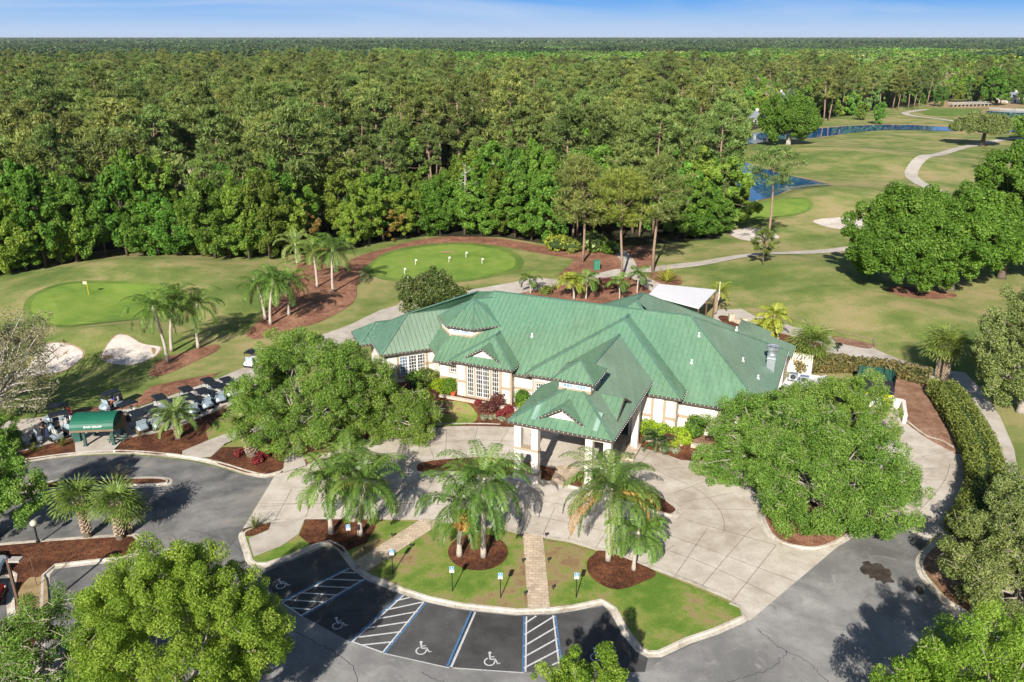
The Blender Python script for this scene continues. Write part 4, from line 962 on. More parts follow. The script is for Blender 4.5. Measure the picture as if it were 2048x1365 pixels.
# ================================================================== WHITE PATIO AWNING behind
aw=empty('patio_awning',G(1370,640),0,'large plain white sloping patio awning behind the clubhouse roof','awning')
AO=Vector(aw.location)
def solve(px,py,z): return G(px,py,z)-AO
w0,w1,w2,w3=solve(1318,568,4.3),solve(1433,580,4.3),solve(1400,616,4.0),solve(1300,588,4.0)
w2=solve(1398,617,3.9); w3=solve(1297,590,3.9)
m=MB(); m.add([w0,w1,w2,w3]+[p-Vector((0,0,.12)) for p in (w0,w1,w2,w3)],[[0,1,2,3],[7,6,5,4],[0,4,5,1],[1,5,6,2],[2,6,7,3],[3,7,4,0]]); m.build('awning_canopy','vinyl_white',aw)
for p in (w0,w1,w2,w3,w1.lerp(w2,.5)):
    m=MB(); q=p.lerp((w0+w2)/2,.03); m.box(Vector((q.x,q.y,q.z/2-.05)),(.16,.16,q.z-.1)); m.build('post','bronze_pole',aw)
# ================================================================== PALMS
def fronds(name,n,length,mat,seed,lo=-25,hi=80,leaf=.66,lw=.04,nl=46,droop=1.,az0=None,azr=None,stiff=.25,vee=.35):
    g=np.random.default_rng(seed); Ps=[];Ts=[];Bs=[];tn=[]
    for k in range(n):
        az=(k*2.39996+g.random()*.5) if az0 is None else az0+(g.random()-.5)*(azr or .6)
        e=math.radians(lo+(hi-lo)*((k+.5)/n)**.9+g.normal()*6); Lk=length*(.85+.3*g.random())
        h=np.array([math.cos(az),math.sin(az),0.]); z=np.array([0,0,1.]); p=np.zeros(3)+h*.12; side=np.array([-math.sin(az),math.cos(az),0.])
        tone=.35+.4*g.random(); ang=e; pts=[p.copy()]; dirs=[]
        for i in range(nl):
            d=h*math.cos(ang)+z*math.sin(ang); dirs.append(d); p=p+d*Lk/nl; pts.append(p.copy())
            ang-=droop*(1.9/nl)*(.35+1.3*i/nl)*(1 if ang>-1.4 else 0)
        for i in range(0,nl):
            t=i/nl; d=dirs[i]; p=pts[i]
            Ps.append((pts[i]+pts[i+1])/2);Ts.append(d*Lk/nl*.6);Bs.append(side*.03);tn.append(tone+.25)
            if t<.12: continue
            ll=leaf*(math.sin(math.pi*(.12+.86*t))**.55)*(.85+.3*g.random())
            up=np.cross(side,d); up=up*(1 if up[2]>0 else -1)
            for s in(-1,1):
                jit=g.normal(size=3)*.16
                v=side*s*.8+d*.55+up*(vee if stiff>.5 else .1)-z*(1-stiff)*.95+jit; v/=np.linalg.norm(v)
                v0=side*s*.85+d*.5+up*.25+jit*.5; v0/=np.linalg.norm(v0)
                a=p+v0*ll*.25; Ps.append(a);Ts.append(v0*ll*.27)
                b=np.cross(v0,up+jit); b/=np.linalg.norm(b)+1e-6; Bs.append(b*lw);tn.append(tone+g.normal()*.08)
                c=p+v0*ll*.48+v*ll*.3; Ps.append(c);Ts.append(v*ll*.33); b=np.cross(v,up+side*.6*s+jit); b/=np.linalg.norm(b)+1e-6
                Bs.append(b*lw*1.1);tn.append(tone+g.normal()*.1)
    return quads_mesh(name,np.array(Ps),np.array(Ts),np.array(Bs),np.array(tn),mat)
def fans(name,n,pet,rad,mat,seed,lo=-55,hi=80,seg=22,w=.045):
    g=np.random.default_rng(seed); Ps=[];Ts=[];Bs=[];tn=[]; z=np.array([0,0,1.])
    for k in range(n):
        az=k*2.39996+g.random()*.4; e=math.radians(lo+(hi-lo)*((k+.5)/n)+g.normal()*6)
        h=np.array([math.cos(az),math.sin(az),0.]); side=np.array([-math.sin(az),math.cos(az),0.])
        d=h*math.cos(e)+z*math.sin(e); up=np.cross(side,d); up=up*(1 if up[2]>0 else -1)
        pl=pet*(.8+.4*g.random()); c=d*pl; tone=.3+.5*g.random()
        Ps.append(d*pl/2);Ts.append(d*pl/2);Bs.append(side*.025);tn.append(tone+.2)
        d2=d*math.cos(.35)-up*math.sin(.35)
        for s in range(seg):
            a=math.radians(-115+230*s/(seg-1)); v=d2*math.cos(a)+side*math.sin(a); r=rad*(.75+.25*math.cos(a*.7))*(.9+.2*g.random())
            fold=up*(.05 if s%2 else -.05)
            v1=v+fold; v1/=np.linalg.norm(v1); b=np.cross(v1,up); b/=np.linalg.norm(b)+1e-6
            Ps.append(c+v1*r*.38);Ts.append(v1*r*.4);Bs.append(b*w);tn.append(tone+g.normal()*.06)
            v2=v*.9-z*.28-up*.1; v2/=np.linalg.norm(v2); b=np.cross(v2,up+side*.3); b/=np.linalg.norm(b)+1e-6
            Ps.append(c+v1*r*.72+v2*r*.2);Ts.append(v2*r*.24);Bs.append(b*w*.7);tn.append(tone+g.normal()*.06+.05)
    return quads_mesh(name,np.array(Ps),np.array(Ts),np.array(Bs),np.array(tn),mat)
def palm_trunk(h,r,lean,mat,root,rings=True,boots=False,seed=0):
    g=random.Random(seed); m=MB(); n=12; pts=[];rs=[]
    for i in range(n+1):
        t=i/n; pts.append((lean[0]*t*t,lean[1]*t*t,h*t)); rs.append(r*(1.25-.25*min(1,t*5)-.22*t+(.02 if i%2 else 0)))
    m.tube(pts,rs,10); o=m.build('trunk',mat,root,smooth=not boots)
    if boots:
        b=MB(); k=0; z=.25
        while z<h-.05:
            for j in range(6):
                a=j*1.047+(k%2)*.52+g.uniform(-.1,.1); t=z/h; c=Vector((lean[0]*t*t,lean[1]*t*t,z))
                d=Vector((math.cos(a),math.sin(a),0)); b.beam(c+d*r*.85,c+d*(r*1.5)+Vector((0,0,.26)),.13,.05)
            z+=.17;k+=1
        b.build('leaf_boots','boots',o)
    return o
def palm(name,base,top,label,kind='queen',crown_r=None,n=20,seed=1,group=None,lean=(0,0),dead=0,h=None,skirt=False,leafmat_=None,cat='palm tree',lo=None,tr=None):
    b=G(*base); b.z=hgt(b.x,b.y)+.1 if base[1]<760 else .13
    h=h or rise(base[0],base[1],top[1])-.1; q=G(top[0],top[1],h); 
    lean=(q.x-b.x,(q.y-b.y)*.15)
    root=empty(name,b,0,label,cat,group)
    if kind=='queen':
        palm_trunk(h,tr or .2,lean,'bark_palm',root,seed=seed)
        me=fronds('crown',n,crown_r or 3.4,leafmat_ or 'lf_palm',seed,lo=-24 if lo is None else lo,hi=86,droop=1.12,leaf=.76,lw=.033 if base[1]>900 else .036,nl=56 if base[1]>900 else 42)
    elif kind=='sabal':
        palm_trunk(h,tr or .26,lean,'bark_dark',root,boots=True,seed=seed)
        me=fans('crown',n,(crown_r or 2.)*.42,(crown_r or 2.)*.56,leafmat_ or 'lf_sabal',seed,lo=-18 if lo is None else lo,seg=17,w=.05)
    else:
        palm_trunk(h,tr or .24,lean,'bark_dark',root,boots=True,seed=seed)
        me=fronds('crown',n,crown_r or 2.6,leafmat_ or 'lf_phoenix',seed,lo=-12 if lo is None else lo,hi=84,leaf=.36,lw=.03,nl=40,droop=.95,stiff=.75)
    c=link('crown',me,root,(lean[0],lean[1],h))
    if dead:
        for q,az in enumerate((-2.95,-.2,-2.6,-.5,-2.3)[:dead]):
            link('dead_frond',fronds('dead_frond',1,(crown_r or 3.4)*.95,'lf_dead',seed+50+q,lo=18,hi=28,droop=1.25,az0=az,azr=.2,leaf=.7,lw=.035),root,(lean[0],lean[1],h-.1))
    if skirt:
        link('dead_skirt',fronds('dead_skirt',9,1.5,'lf_dead',seed+70,lo=-70,hi=-40,droop=1.2),root,(lean[0],lean[1],h-.25))
    if kind=='queen':
        m=MB(); m.tube([(lean[0],lean[1],h-.5),(lean[0],lean[1],h-.1),(lean[0],lean[1],h+.5)],[.2,.19,.06],8); m.build('crownshaft','lf_shaft' if 'lf_shaft' in MATS else 'bark_palm',root,True)
    return root
GQ='queen palms on the entrance lawn'
palm('queen_palm',(663,1070),(655,965),'slim queen palm in the mulch corner, leftmost of the entrance palms',n=17,seed=3,group=GQ,crown_r=3.1)
palm('queen_palm',(708,1045),(700,943),'queen palm rising behind its neighbour in the mulch corner by the blue sign',n=20,seed=5,group=GQ,crown_r=4.0)
palm('queen_palm',(721,1073),(733,968),'queen palm with yellow lower frond beside the blue sign in the corner bed',n=20,seed=8,group=GQ,crown_r=4.0,dead=1)
palm('queen_palm',(919,1115),(928,1010),'queen palm with a straw-coloured skirt under its crown in the round bed',n=18,seed=13,group=GQ,crown_r=4.3,skirt=True)
palm('queen_palm',(967,1117),(968,965),'taller green queen palm in the round mulch bed beside the paver walk',n=25,seed=21,group=GQ,crown_r=4.2)
palm('queen_palm',(1216,1124),(1222,985),'large queen palm with drooping orange dead fronds in the lawn bed',n=28,seed=27,group=GQ,crown_r=4.7,dead=4)
palm('queen_palm',(1267,1143),(1276,1070),'short young queen palm beside the large one with orange fronds',n=14,seed=31,group=GQ,crown_r=2.7,tr=.15)
GP='queen palms on the pine straw beds by the practice green'
palm('queen_palm',(336,725),(308,617),'queen palm on the straw bed by the bunker, leaning left, with peeling trunk',n=22,seed=33,group=GP,crown_r=3.8)
palm('queen_palm',(344,704),(352,604),'queen palm in the middle of the trio by the bunker',n=24,seed=35,group=GP,crown_r=3.8)
palm('queen_palm',(397,698),(396,612),'queen palm with outstretched fronds, right one of the trio by the bunker',n=20,seed=37,group=GP,crown_r=3.8)
palm('queen_palm',(531,642),(518,578),'queen palm at the left end of the middle straw bed',n=20,seed=39,group=GP,crown_r=3.6)
palm('queen_palm',(541.5,651),(549,565),'queen palm in front on the middle straw bed',n=24,seed=41,group=GP,crown_r=3.8)
palm('queen_palm',(578,633),(580,567),'queen palm at the right of the middle straw bed trio',n=22,seed=43,group=GP,crown_r=3.8)
palm('queen_palm',(635,576),(628,505),'queen palm against the wood, left of the one with a yellow frond',n=22,seed=45,group=GP,crown_r=4.2)
palm('queen_palm',(666,586),(666,502),'queen palm with a hanging yellow frond in front of the wood',n=24,seed=47,group=GP,crown_r=4.4,dead=1)
palm('queen_palm',(594,530),(592,492),'yellowish queen palm half hidden at the edge of the wood',n=20,seed=49,group=GP,crown_r=4.2,leafmat_='lf_phoenix')
GS='cabbage palms'
palm('cabbage_palm',(176,1075),(157,1003),'cabbage palm with woven bark on the car park island, left of the pair',kind='sabal',n=34,seed=51,group=GS,crown_r=2.3)
palm('cabbage_palm',(241,1080),(236,1010),'cabbage palm with woven bark at the tip of the car park island',kind='sabal',n=36,seed=53,group=GS,crown_r=2.3)
palm('cabbage_palm',(257,1068),(262,1026),'shorter dark-trunked cabbage palm just behind the island pair',kind='sabal',n=22,seed=55,group=GS,crown_r=1.8)
palm('cabbage_palm',(1617,742),(1624,690),'shaggy cabbage palm at the corner of the clubhouse by the service yard',kind='sabal',n=54,seed=57,group=GS,crown_r=3.1)
palm('cabbage_palm',(1875,758),(1884,690),'left trunk of the twin cabbage palms beside the rear path',kind='sabal',n=40,seed=59,group=GS,crown_r=3.0)
palm('cabbage_palm',(1888,767),(1896,697),'right trunk of the twin cabbage palms beside the rear path',kind='sabal',n=36,seed=61,group=GS,crown_r=2.7)
palm('cabbage_palm',(504,913),(488,853),'thick rough-trunked palm among red plants under the left oak',kind='sabal',n=20,seed=63,group=GS,crown_r=2.0,tr=.42)
palm('date_palm',(357,879),(354,835),'squat date palm with arching fronds in front of the parked golf carts',kind='phoenix',n=46,seed=65,crown_r=2.5)
GR='small palms behind the clubhouse'
palm('small_palm',(1061,589),(1060,560),'small single palm by the rear path, leftmost behind the roof',n=9,seed=67,group=GR,crown_r=1.9,tr=.11)
palm('areca_clump',(1148,600),(1143,566),'bushy yellow-green palm clump in the rear straw bed',n=26,seed=69,group=GR,crown_r=2.4,tr=.16,leafmat_='lf_yellow_palm',lo=10)
palm('small_palm',(1172,600),(1174,560),'small green palm right beside the yellow clump',n=12,seed=71,group=GR,crown_r=2.3,tr=.12)
palm('small_palm',(1239,600),(1237,565),'small palm in the bed left of the rear roof peak',n=9,seed=73,group=GR,crown_r=1.9,tr=.1)
palm('small_palm',(1274,588),(1277,550),'small palm at the right end of the rear bed beside the white awning',n=10,seed=75,group=GR,crown_r=2.,tr=.12)
palm('yellow_palm',(1429,630),(1438,585),'yellow palm growing beside the corner of the white awning',n=22,seed=77,crown_r=2.2,tr=.2,leafmat_='lf_yellow_palm',kind='phoenix')
palm('yellow_palm',(1555,681),(1548,634),'taller yellow-green palm in the bed behind the clubhouse roof',n=18,seed=79,crown_r=2.5,tr=.16,leafmat_='lf_yellow_palm')
palm('yellow_palm',(1533,679),(1529,656),'shorter yellow-green palm in front of its taller twin behind the roof',n=16,seed=81,crown_r=2.0,tr=.14,leafmat_='lf_yellow_palm')
palm('fairway_palm',(1969,347),(1975,318),'lone palm on the fairway beside the curving cart path',n=16,seed=83,crown_r=3.4,tr=.3)
for (px,py,r,lab) in ((1333,556,2.6,'spiky yellow rosette plant in the straw circle behind the awning'),):
    b=G(px,py+10); tag(link('rosette_plant',fronds('rosette_plant',30,r,'lf_yellow_palm',91,lo=15,hi=85,leaf=.25,lw=.05,nl=24,droop=.5,stiff=.8),None,(b.x,b.y,.15)),lab,'plant')
for (px,py,r,n,lab) in ((1318,865,1.9,44,'dark green cycad with arching fronds beside the right porch pillar'),):
    b=GB(px,py+22); tag(link('cycad',fronds('cycad',n,r,'lf_cycad',92,lo=2,hi=85,leaf=.34,lw=.03,nl=30,droop=1.,stiff=.8),None,(b.x,b.y,b.z+.25)),lab,'cycad')
# ================================================================== BROADLEAF TREES OF THE GROUNDS
def tree(name,base,label,cl,nleaf,size,mat,trunk_r=.35,trunk_h=2.5,limbs=12,bark='bark_oak',seed=1,asp=.5,twigs=0,limb_r=.14,group=None,up=.35,tv=.3,shell=.4,flat=1.,world=None,cat='tree',stems=1,rnd=.8,moss=0):
    """cl: clumps (dx,dy,z,r) relative to the base"""
    b=world or G(*base); b=Vector((b[0],b[1],hgt(b[0],b[1])+.08))
    root=empty(name,b,0,label,cat,group)
    me=leaves('crown',cl,nleaf,size,mat,asp=asp,seed=seed,up=up,tvar=tv,shell=shell,flat=flat,rnd=rnd); link('crown',me,root)
    m=MB(); m.use(bark); g=random.Random(seed)
    for k in range(stems):
        ox,oy=(0,0) if stems==1 else (math.cos(k*2.3)*.35,math.sin(k*2.3)*.35)
        pts=[(ox*(1+t*2)+g.uniform(-.12,.12)*t,oy*(1+t*2)+g.uniform(-.12,.12)*t,trunk_h*t-.15) for t in (0,.15,.4,.7,1)]
        m.tube(pts,[trunk_r*x/(stems**.4) for x in (1.5,1.12,.95,.86,.7)],9)
        limb_mesh(m,cl,pts[-1],limbs//stems,limb_r,seed+k,.035)
    if twigs:
        t=m; m.use('twig'); cs=list(cl); g.shuffle(cs)
        for c in cs[:twigs]:
            c0=Vector(c[:3]); a=c0+Vector((g.uniform(-.5,.5),g.uniform(-.5,.5),g.uniform(-.2,.5)))*c[3]
            for j in range(3):
                d=Vector((g.gauss(0,1),g.gauss(0,1),g.gauss(.25,.6))).normalized(); k_=g.uniform(.4,.95); t.tube([a,a+d*k_*.6,a+d*k_+Vector((0,0,g.uniform(-.2,.2)))],[.022,.017,.008],4,False)
    m.build('trunk',None,root,True)
    if moss:
        mc=[(c[0],c[1],c[2]-c[3]*.8,c[3]*.5) for c in cl[:moss]]
        link('hanging_moss',leaves('hanging_moss',mc,moss*26,.32,'lf_moss',asp=.18,up=0,out=.2,rnd=.3,seed=seed+9,flat=1.6),root)
    return root
def sc(cl,dx,dy): return [(c[0]+dx,c[1]+dy,c[2],c[3]) for c in cl]
def fit(base,x0,x1,y0,y1,n,rmin,rmax,seed,lower=-.8,hollow=.45,lob=.22,depth=.85):
    """crown clumps filling the outline a tree has from the survey position"""
    b=G(*base); dep0=b.y*KC+H*KS
    cxp,cyp=(x0+x1)/2,(y0+y1)/2; bb=(cyp-CY)/F; t=b.y/(KC-bb*KS); zc=H+(-KS-bb*KC)*t; dep=b.y*KC-(zc-H)*KS
    X=(cxp-CX)/F*dep; m=dep/F; rx=(x1-x0)/2*m-rmax*.55; ry=rx*depth; a=math.atan2(H-zc,b.y); hm=(y1-y0)/2*m-rmax*.4
    rz=math.sqrt(max(.35*hm*hm,hm*hm-(ry*math.sin(a))**2))/math.cos(a)
    zc=max(zc,rz*.62)
    return sc(crown_clumps(rx,ry,rz,zc,n,rmin,rmax,seed,lower=lower,hollow=hollow,lob=lob),X-b.x,0)
def ft(name,label,base,bb,n,r,nl,size,mat,seed,**k):
    fk={q:k.pop(q) for q in ('lower','hollow','lob','depth') if q in k}
    ex=k.pop('extra',None); cl=fit(base,*bb,n,r[0],r[1],seed,**fk)
    if ex: cl=cl+fit(base,*ex[0],ex[1],r[0],r[1],seed+1,**fk)
    return tree(name,base,label,cl,nl,size,mat,seed=seed,**k)
ft('live_oak','large spreading live oak between the golf carts and the clubhouse',(600,900),(468,742,655,925),420,(.3,.85),156000,.072,'lf_oak',101,trunk_h=2.6,limbs=40,twigs=230,limb_r=.11)
ft('live_oak','live oak overhanging the left curve of the concrete drive',(748,878),(650,812,692,925),300,(.3,.8),117000,.072,'lf_oak',103,extra=((770,892,778,892),110),trunk_h=2.4,limbs=34,twigs=150,limb_r=.1)
ft('live_oak','broad live oak on the kerbed mulch island right of the entrance',(1640,1050),(1478,1836,820,1090),480,(.32,.9),195000,.07,'lf_oak',107,trunk_h=2.4,limbs=46,twigs=300,limb_r=.12,trunk_r=.4)
ft('live_oak','live oak close to the front wall right of the entrance porch',(1510,945),(1425,1640,775,940),230,(.3,.75),91000,.072,'lf_oak',109,extra=((1368,1560,868,985),130),trunk_h=2.4,limbs=34,twigs=190,limb_r=.1)
ft('live_oak','rounded live oak beside the service yard drive, behind the broad one',(1690,905),(1560,1795,745,915),300,(.3,.75),101400,.072,'lf_oak',111,trunk_h=2.4,limbs=36,twigs=150,limb_r=.1)
ft('lime_green_oak','bright lime-green oak in the foreground beside the parking bays',(350,1490),(148,572,1082,1470),700,(.26,.62),270000,.055,'lf_oak_lime',113,trunk_h=2.2,limbs=26,twigs=90,limb_r=.08,lob=.08,hollow=.45)
ft('foreground_oak','darker twiggy oak in the bottom left corner',(60,1430),(-90,255,1195,1450),300,(.25,.65),80000,.06,'lf_oak',115,trunk_h=2.,limbs=34,twigs=260,limb_r=.09)
ft('foreground_oak','lime-green tree top poking up at the bottom edge beside the parking bays',(1160,1580),(1040,1268,1305,1540),170,(.2,.5),52000,.055,'lf_oak_lime',117,trunk_h=2.,limbs=12,trunk_r=.2,limb_r=.07)
ft('foreground_oak','bright green oak in the bottom right corner above the asphalt',(1965,1560),(1768,2160,1228,1560),340,(.26,.68),120000,.06,'lf_oak_lime',119,trunk_h=2.2,limbs=20,twigs=50,limb_r=.09)
ft('roadside_oak','grey-green oak leaning over the right kerb',(2020,1235),(1893,2140,1015,1270),300,(.28,.7),80000,.07,'lf_oak_olive',121,trunk_h=2.2,limbs=26,twigs=180,limb_r=.09)
ft('roadside_oak','green oak behind the hedge at the right edge',(2080,1115),(1970,2180,935,1120),200,(.28,.7),50000,.075,'lf_oak_olive',123,trunk_h=2.2,limbs=20,twigs=90,limb_r=.09)
ft('roadside_oak','large grey-green oak beside the rear path at the right edge',(2040,825),(1933,2160,592,815),340,(.36,.9),90000,.1,'lf_oak_olive',125,trunk_h=2.6,limbs=36,twigs=220,limb_r=.1)
ft('kerbside_tree','green tree at the left edge above the asphalt',(-20,1085),(-120,68,885,1080),220,(.28,.7),62000,.075,'lf_oak',127,trunk_h=2.4,limbs=18,twigs=30)
ft('bare_oak','half-bare twiggy oak at the left edge beside the golf carts',(-10,855),(-170,108,605,845),300,(.4,1.),34000,.09,'lf_twiggy',129,trunk_h=2.8,limbs=90,bark='bark_grey',twigs=300,limb_r=.1,lob=.3)
ft('kerbside_tree','low leafy green tree at the left edge below the half-bare oak',(-10,910),(-70,52,835,935),120,(.25,.55),22000,.08,'lf_oak',131,trunk_h=1.4,limbs=10,trunk_r=.2,limb_r=.07)
ft('magnolia','rounded glossy dark magnolia behind the west end of the roof',(862,632),(798,928,543,632),240,(.4,.85),34000,.15,'lf_magnolia',133,trunk_h=1.4,limbs=20,bark='bark_dark',asp=.45,tv=.55,up=.1,lower=-.6)
GM='trees of the grove beside the fairway'
ft('maple','dense green maple at the front of the fairway grove',(1835,591),(1692,1925,385,592),330,(.6,1.35),110000,.17,'lf_maple',135,trunk_h=2.4,limbs=16,bark='bark_dark',group=GM,asp=.6,trunk_r=.5,twigs=30)
ft('maple','dense green maple on the right of the grove, behind the front one',(1900,584),(1800,2040,378,575),300,(.6,1.35),90000,.17,'lf_maple',137,trunk_h=2.6,limbs=14,bark='bark_dark',group=GM,asp=.6,trunk_r=.5,twigs=20)
ft('maple','tall green maple at the back of the grove with bare trunk base',(2002,557),(1930,2130,305,550),300,(.65,1.4),90000,.19,'lf_maple',139,trunk_h=4.,limbs=14,bark='bark_dark',group=GM,asp=.6,trunk_r=.55,twigs=20)
ft('maple','green maple at the right edge behind the grove',(2110,530),(2020,2220,330,530),200,(.65,1.4),50000,.19,'lf_maple',141,trunk_h=4.,limbs=8,bark='bark_dark',group=GM,asp=.6,trunk_r=.55)
ft('cypress','tall rounded bright green cypress at the pond corner',(1575,301),(1522,1638,204,293),240,(.9,2.),60000,.3,'lf_maple',143,trunk_h=5.,limbs=12,bark='bark_grey',asp=.55,moss=24,stems=3,trunk_r=.5,lower=-.9)
ft('fairway_oak','umbrella-shaped olive oak beside the far cart path',(1964,293),(1911,2018,228,280),220,(.8,1.7),52000,.24,'lf_oak_olive',145,trunk_h=5.,limbs=24,bark='bark_dark',twigs=40,limb_r=.3,trunk_r=.75,lower=-.35)
ft('fairway_tree','dark green tree at the right edge by the lake',(2060,285),(2022,2110,225,280),140,(.9,1.8),26000,.3,'lf_oak',147,trunk_h=3.,limbs=6)
# ================================================================== PINES
def pine_mesh(name,h,cr,seed,mat='lf_pine',nt=42,needles=95,base=.5,ln=.5,lean=.4,nw=.06):
    """returns (crown mesh, trunk mesh builder): flat-topped tufted crown on bare forked branches"""
    g=np.random.default_rng(seed); r=random.Random(seed); Ps=[];Ts=[];Bs=[];tn=[]; m=MB()
    lx,ly=r.uniform(-lean,lean),r.uniform(-lean,lean)
    tp=lambda t:(lx*t*t*2+.25*math.sin(t*5+seed),ly*t*t*2+.2*math.sin(t*4+seed*2),h*t)
    m.tube([tp(t) for t in (0,.2,.4,.6,.75,.9,.97)],[.0125*h*x for x in (1.15,.95,.85,.68,.5,.28,.12)],7)
    for k in range(nt):
        t=base+(1-base)*(k+.5)/nt; o=Vector(tp(min(t,.97)))
        prof=math.sin(math.pi*min(1,(t-base)/(1-base)*.82+.2))**.7
        az=k*2.39996+r.uniform(-.4,.4); L=cr*prof*r.uniform(.45,1.08)
        e=o+Vector((math.cos(az)*L,math.sin(az)*L,L*r.uniform(-.02,.45)))
        if L>.8 and k%2==0 or k%5==0: m.tube([o-Vector((0,0,.3)),o.lerp(e,.5)+Vector((0,0,r.uniform(-.2,.3))),e],[.07,.05,.025],4,False)
        for q in range(3):
            c=np.array(o.lerp(e,1-.22*q*r.random()))+g.normal(size=3)*np.array([.5,.5,.22])*cr*.2
            rad=cr*.2*r.uniform(.7,1.25); tone=.25+.5*r.random()
            nn=needles//3
            d=unit(g.normal(size=(nn,3))+np.array([0,0,.45])); p=c+d*(rad*g.random((nn,1))**.5)*np.array([1,1,.62])
            dd=unit(d*.8+g.normal(size=(nn,3))*.5+np.array([0,0,.35])); b=unit(np.cross(dd,g.normal(size=(nn,3))))
            s=ln*(.7+.6*g.random((nn,1))); Ps.append(p);Ts.append(dd*s);Bs.append(b*nw*(.7+.6*g.random((nn,1))));tn.append(tone+g.normal(size=nn)*.12)
    return quads_mesh(name,np.concatenate(Ps),np.concatenate(Ts),np.concatenate(Bs),np.concatenate(tn),mat),m
def lone_pine(name,base,top,label,cr,seed,mat='lf_pine',base_t=.5,nt=42,needles=110,group=None,ln=.42,bark='bark_pine'):
    b=G(*base); b.z=hgt(b.x,b.y)+.05; h=rise(base[0],base[1],top)
    root=empty(name,b,0,label,'pine tree',group)
    me,m=pine_mesh('crown',h,cr,seed,mat,nt,needles,base_t,ln,.25); link('crown',me,root); m.build('trunk',bark,root,True)
    return root
GL='tall pines standing in front of the wood'
lone_pine('tall_pine',(1165,526),318,'tall olive pine left of the yellowish one, rising from the straw bed',5.2,201,base_t=.38,nt=60,needles=130,group=GL)
lone_pine('tall_pine',(1241,556),343,'tall pine with a rounded yellow-green crown by the rear path',4.8,203,'lf_pine_yellow',.5,56,140,group=GL)
lone_pine('tall_pine',(1308,545),312,'tall straight pine right of the yellowish one, casting a long shadow',5.4,205,base_t=.42,nt=56,needles=120,group=GL)
lone_pine('lone_pine',(1530,521),310,'lone thin pine with sparse flat crown in front of the pond',5.0,207,base_t=.68,nt=34,needles=90)
lone_pine('small_pine',(1521,546),475,'small sparse pine at the foot of the lone thin pine',2.4,209,base_t=.3,nt=22,needles=70)
# ================================================================== THE WOOD
PROTO=[]
def proto(kind,crown,trunkmb,bark):
    t=trunkmb.build('trunk',bark,None,True) if trunkmb else None
    c=link('crown',crown)
    for o in (t,c):
        if o: C.objects.unlink(o)
    return (kind,c,t)
PINES=[]
for s in range(6):
    h=17+s*1.1; me,m=pine_mesh('pine_crown',h,4.2+.3*(s%3),300+s,'lf_pine',54,110,.45-.05*(s%2),.42,.6,.085); PINES.append(proto('pine',me,m,'bark_pine'))
PONDP=[]
for s in range(3):
    me,m=pine_mesh('pine_crown',19+s,3.2,340+s,'lf_pine',30,100,.62,.55,.5,.08); PONDP.append(proto('pine',me,m,'bark_pine'))
def wood_broad(kind,mat,h,rx,rz,n,nl,size,seed,bark='bark_dark'):
    cl=crown_clumps(rx,rx*.95,rz,h-rz,n,rx*.09,rx*.22,seed,lower=-.95,hollow=.55,lob=.28)
    me=leaves('leaf_crown',cl,nl,size,mat,asp=.6,seed=seed,up=.25,tvar=.3)
    m=MB(); m.tube([(0,0,-.1),(.1,0,h*.3),(.15,.1,h*.6)],[.28,.2,.12],7); limb_mesh(m,cl,(.15,.1,h*.45),8,.1,seed)
    return proto(kind,me,m,bark)
BROAD=[wood_broad('green','lf_broad',12.5,4.6,5.6,144,18000,.18,401),wood_broad('green','lf_broad',14.5,4.2,6.6,144,19000,.18,403),wood_broad('lime','lf_lime',13.,4.2,5.8,132,17000,.18,405),wood_broad('dark','lf_maple',11.5,4.8,5.2,144,18000,.18,407),wood_broad('rust','lf_rust',11.5,3.4,5.0,96,10000,.18,409),wood_broad('dark','lf_maple',15,5.0,6.8,70,11000,.32,411)]
FARB=[wood_broad('far','lf_far',12.5,5.6,5.4,50,4200,.5,421),wood_broad('far','lf_lime',12.,5.2,5.2,45,4000,.5,423),wood_broad('far','lf_twiggy',12.,4.6,5.0,45,2600,.5,425,'bark_grey'),wood_broad('far','lf_broad',13.,5.6,5.8,50,4200,.5,427)]
PLABEL={'pine':('pine','tall loblolly pine among the dark pines of the wood behind the greens','pines of the wood','pine tree'),
 'green':('broadleaf_tree','mid-green leafy tree at the near edge of the wood','mid-green trees at the edge of the wood','tree'),
 'lime':('broadleaf_tree','bright yellow-green leafy tree at the near edge of the wood','yellow-green trees at the edge of the wood','tree'),
 'dark':('broadleaf_tree','deep green rounded tree at the near edge of the wood','deep green trees at the edge of the wood','tree'),
 'rust':('broadleaf_tree','rusty brown-leaved tree among the green ones at the edge of the wood','rusty trees at the edge of the wood','tree'),
 'far':('far_tree','pale spring-green tree standing behind the pond and houses','pale trees behind the pond','tree')}
def plant(p,x,y,rz,s,label=None,group=None,name=None,sz=None):
    nm,lab,grp,cat=PLABEL[p[0]]
    r=empty(name or nm,(x,y,hgt(x,y)),rz,label or lab,cat,group or grp); r.scale=(s,s,sz or s)
    for src in (p[1],p[2]):
        if src is None: continue
        o=src.copy(); C.objects.link(o); o.parent=r; o.name='crown' if src is p[1] else 'trunk'
    return r
g=random.Random(42)
EDGE=[(-60,566),(-25,562),(10,560),(45,556),(80,550),(118,545),(150,541),(250,528),(290,530),(318,528),(345,530),(395,529),(430,533),(458,530),(500,532),(535,528),(570,520),(612,511),(700,503),(735,497),(765,490),(800,484),(840,479),(880,478),(925,478),(960,478),(1000,480),(1035,485),(1068,490),(1100,495),(1370,486),(1392,485),(1415,481)]
BK={0:'dark',1:'green',2:'green',3:'lime',4:'dark',5:'lime',6:'green',7:'dark',8:'dark',9:'green',10:'dark',11:'green',12:'green',13:'lime',14:'lime',15:'green',16:'lime',17:'rust',18:'lime',19:'lime',20:'rust',21:'lime',22:'dark',23:'dark',24:'lime',25:'green',26:'green',27:'dark',28:'dark',29:'green',30:'dark',31:'dark',32:'dark'}
by={}
for p in BROAD: by.setdefault(p[0],[]).append(p)
used=[]
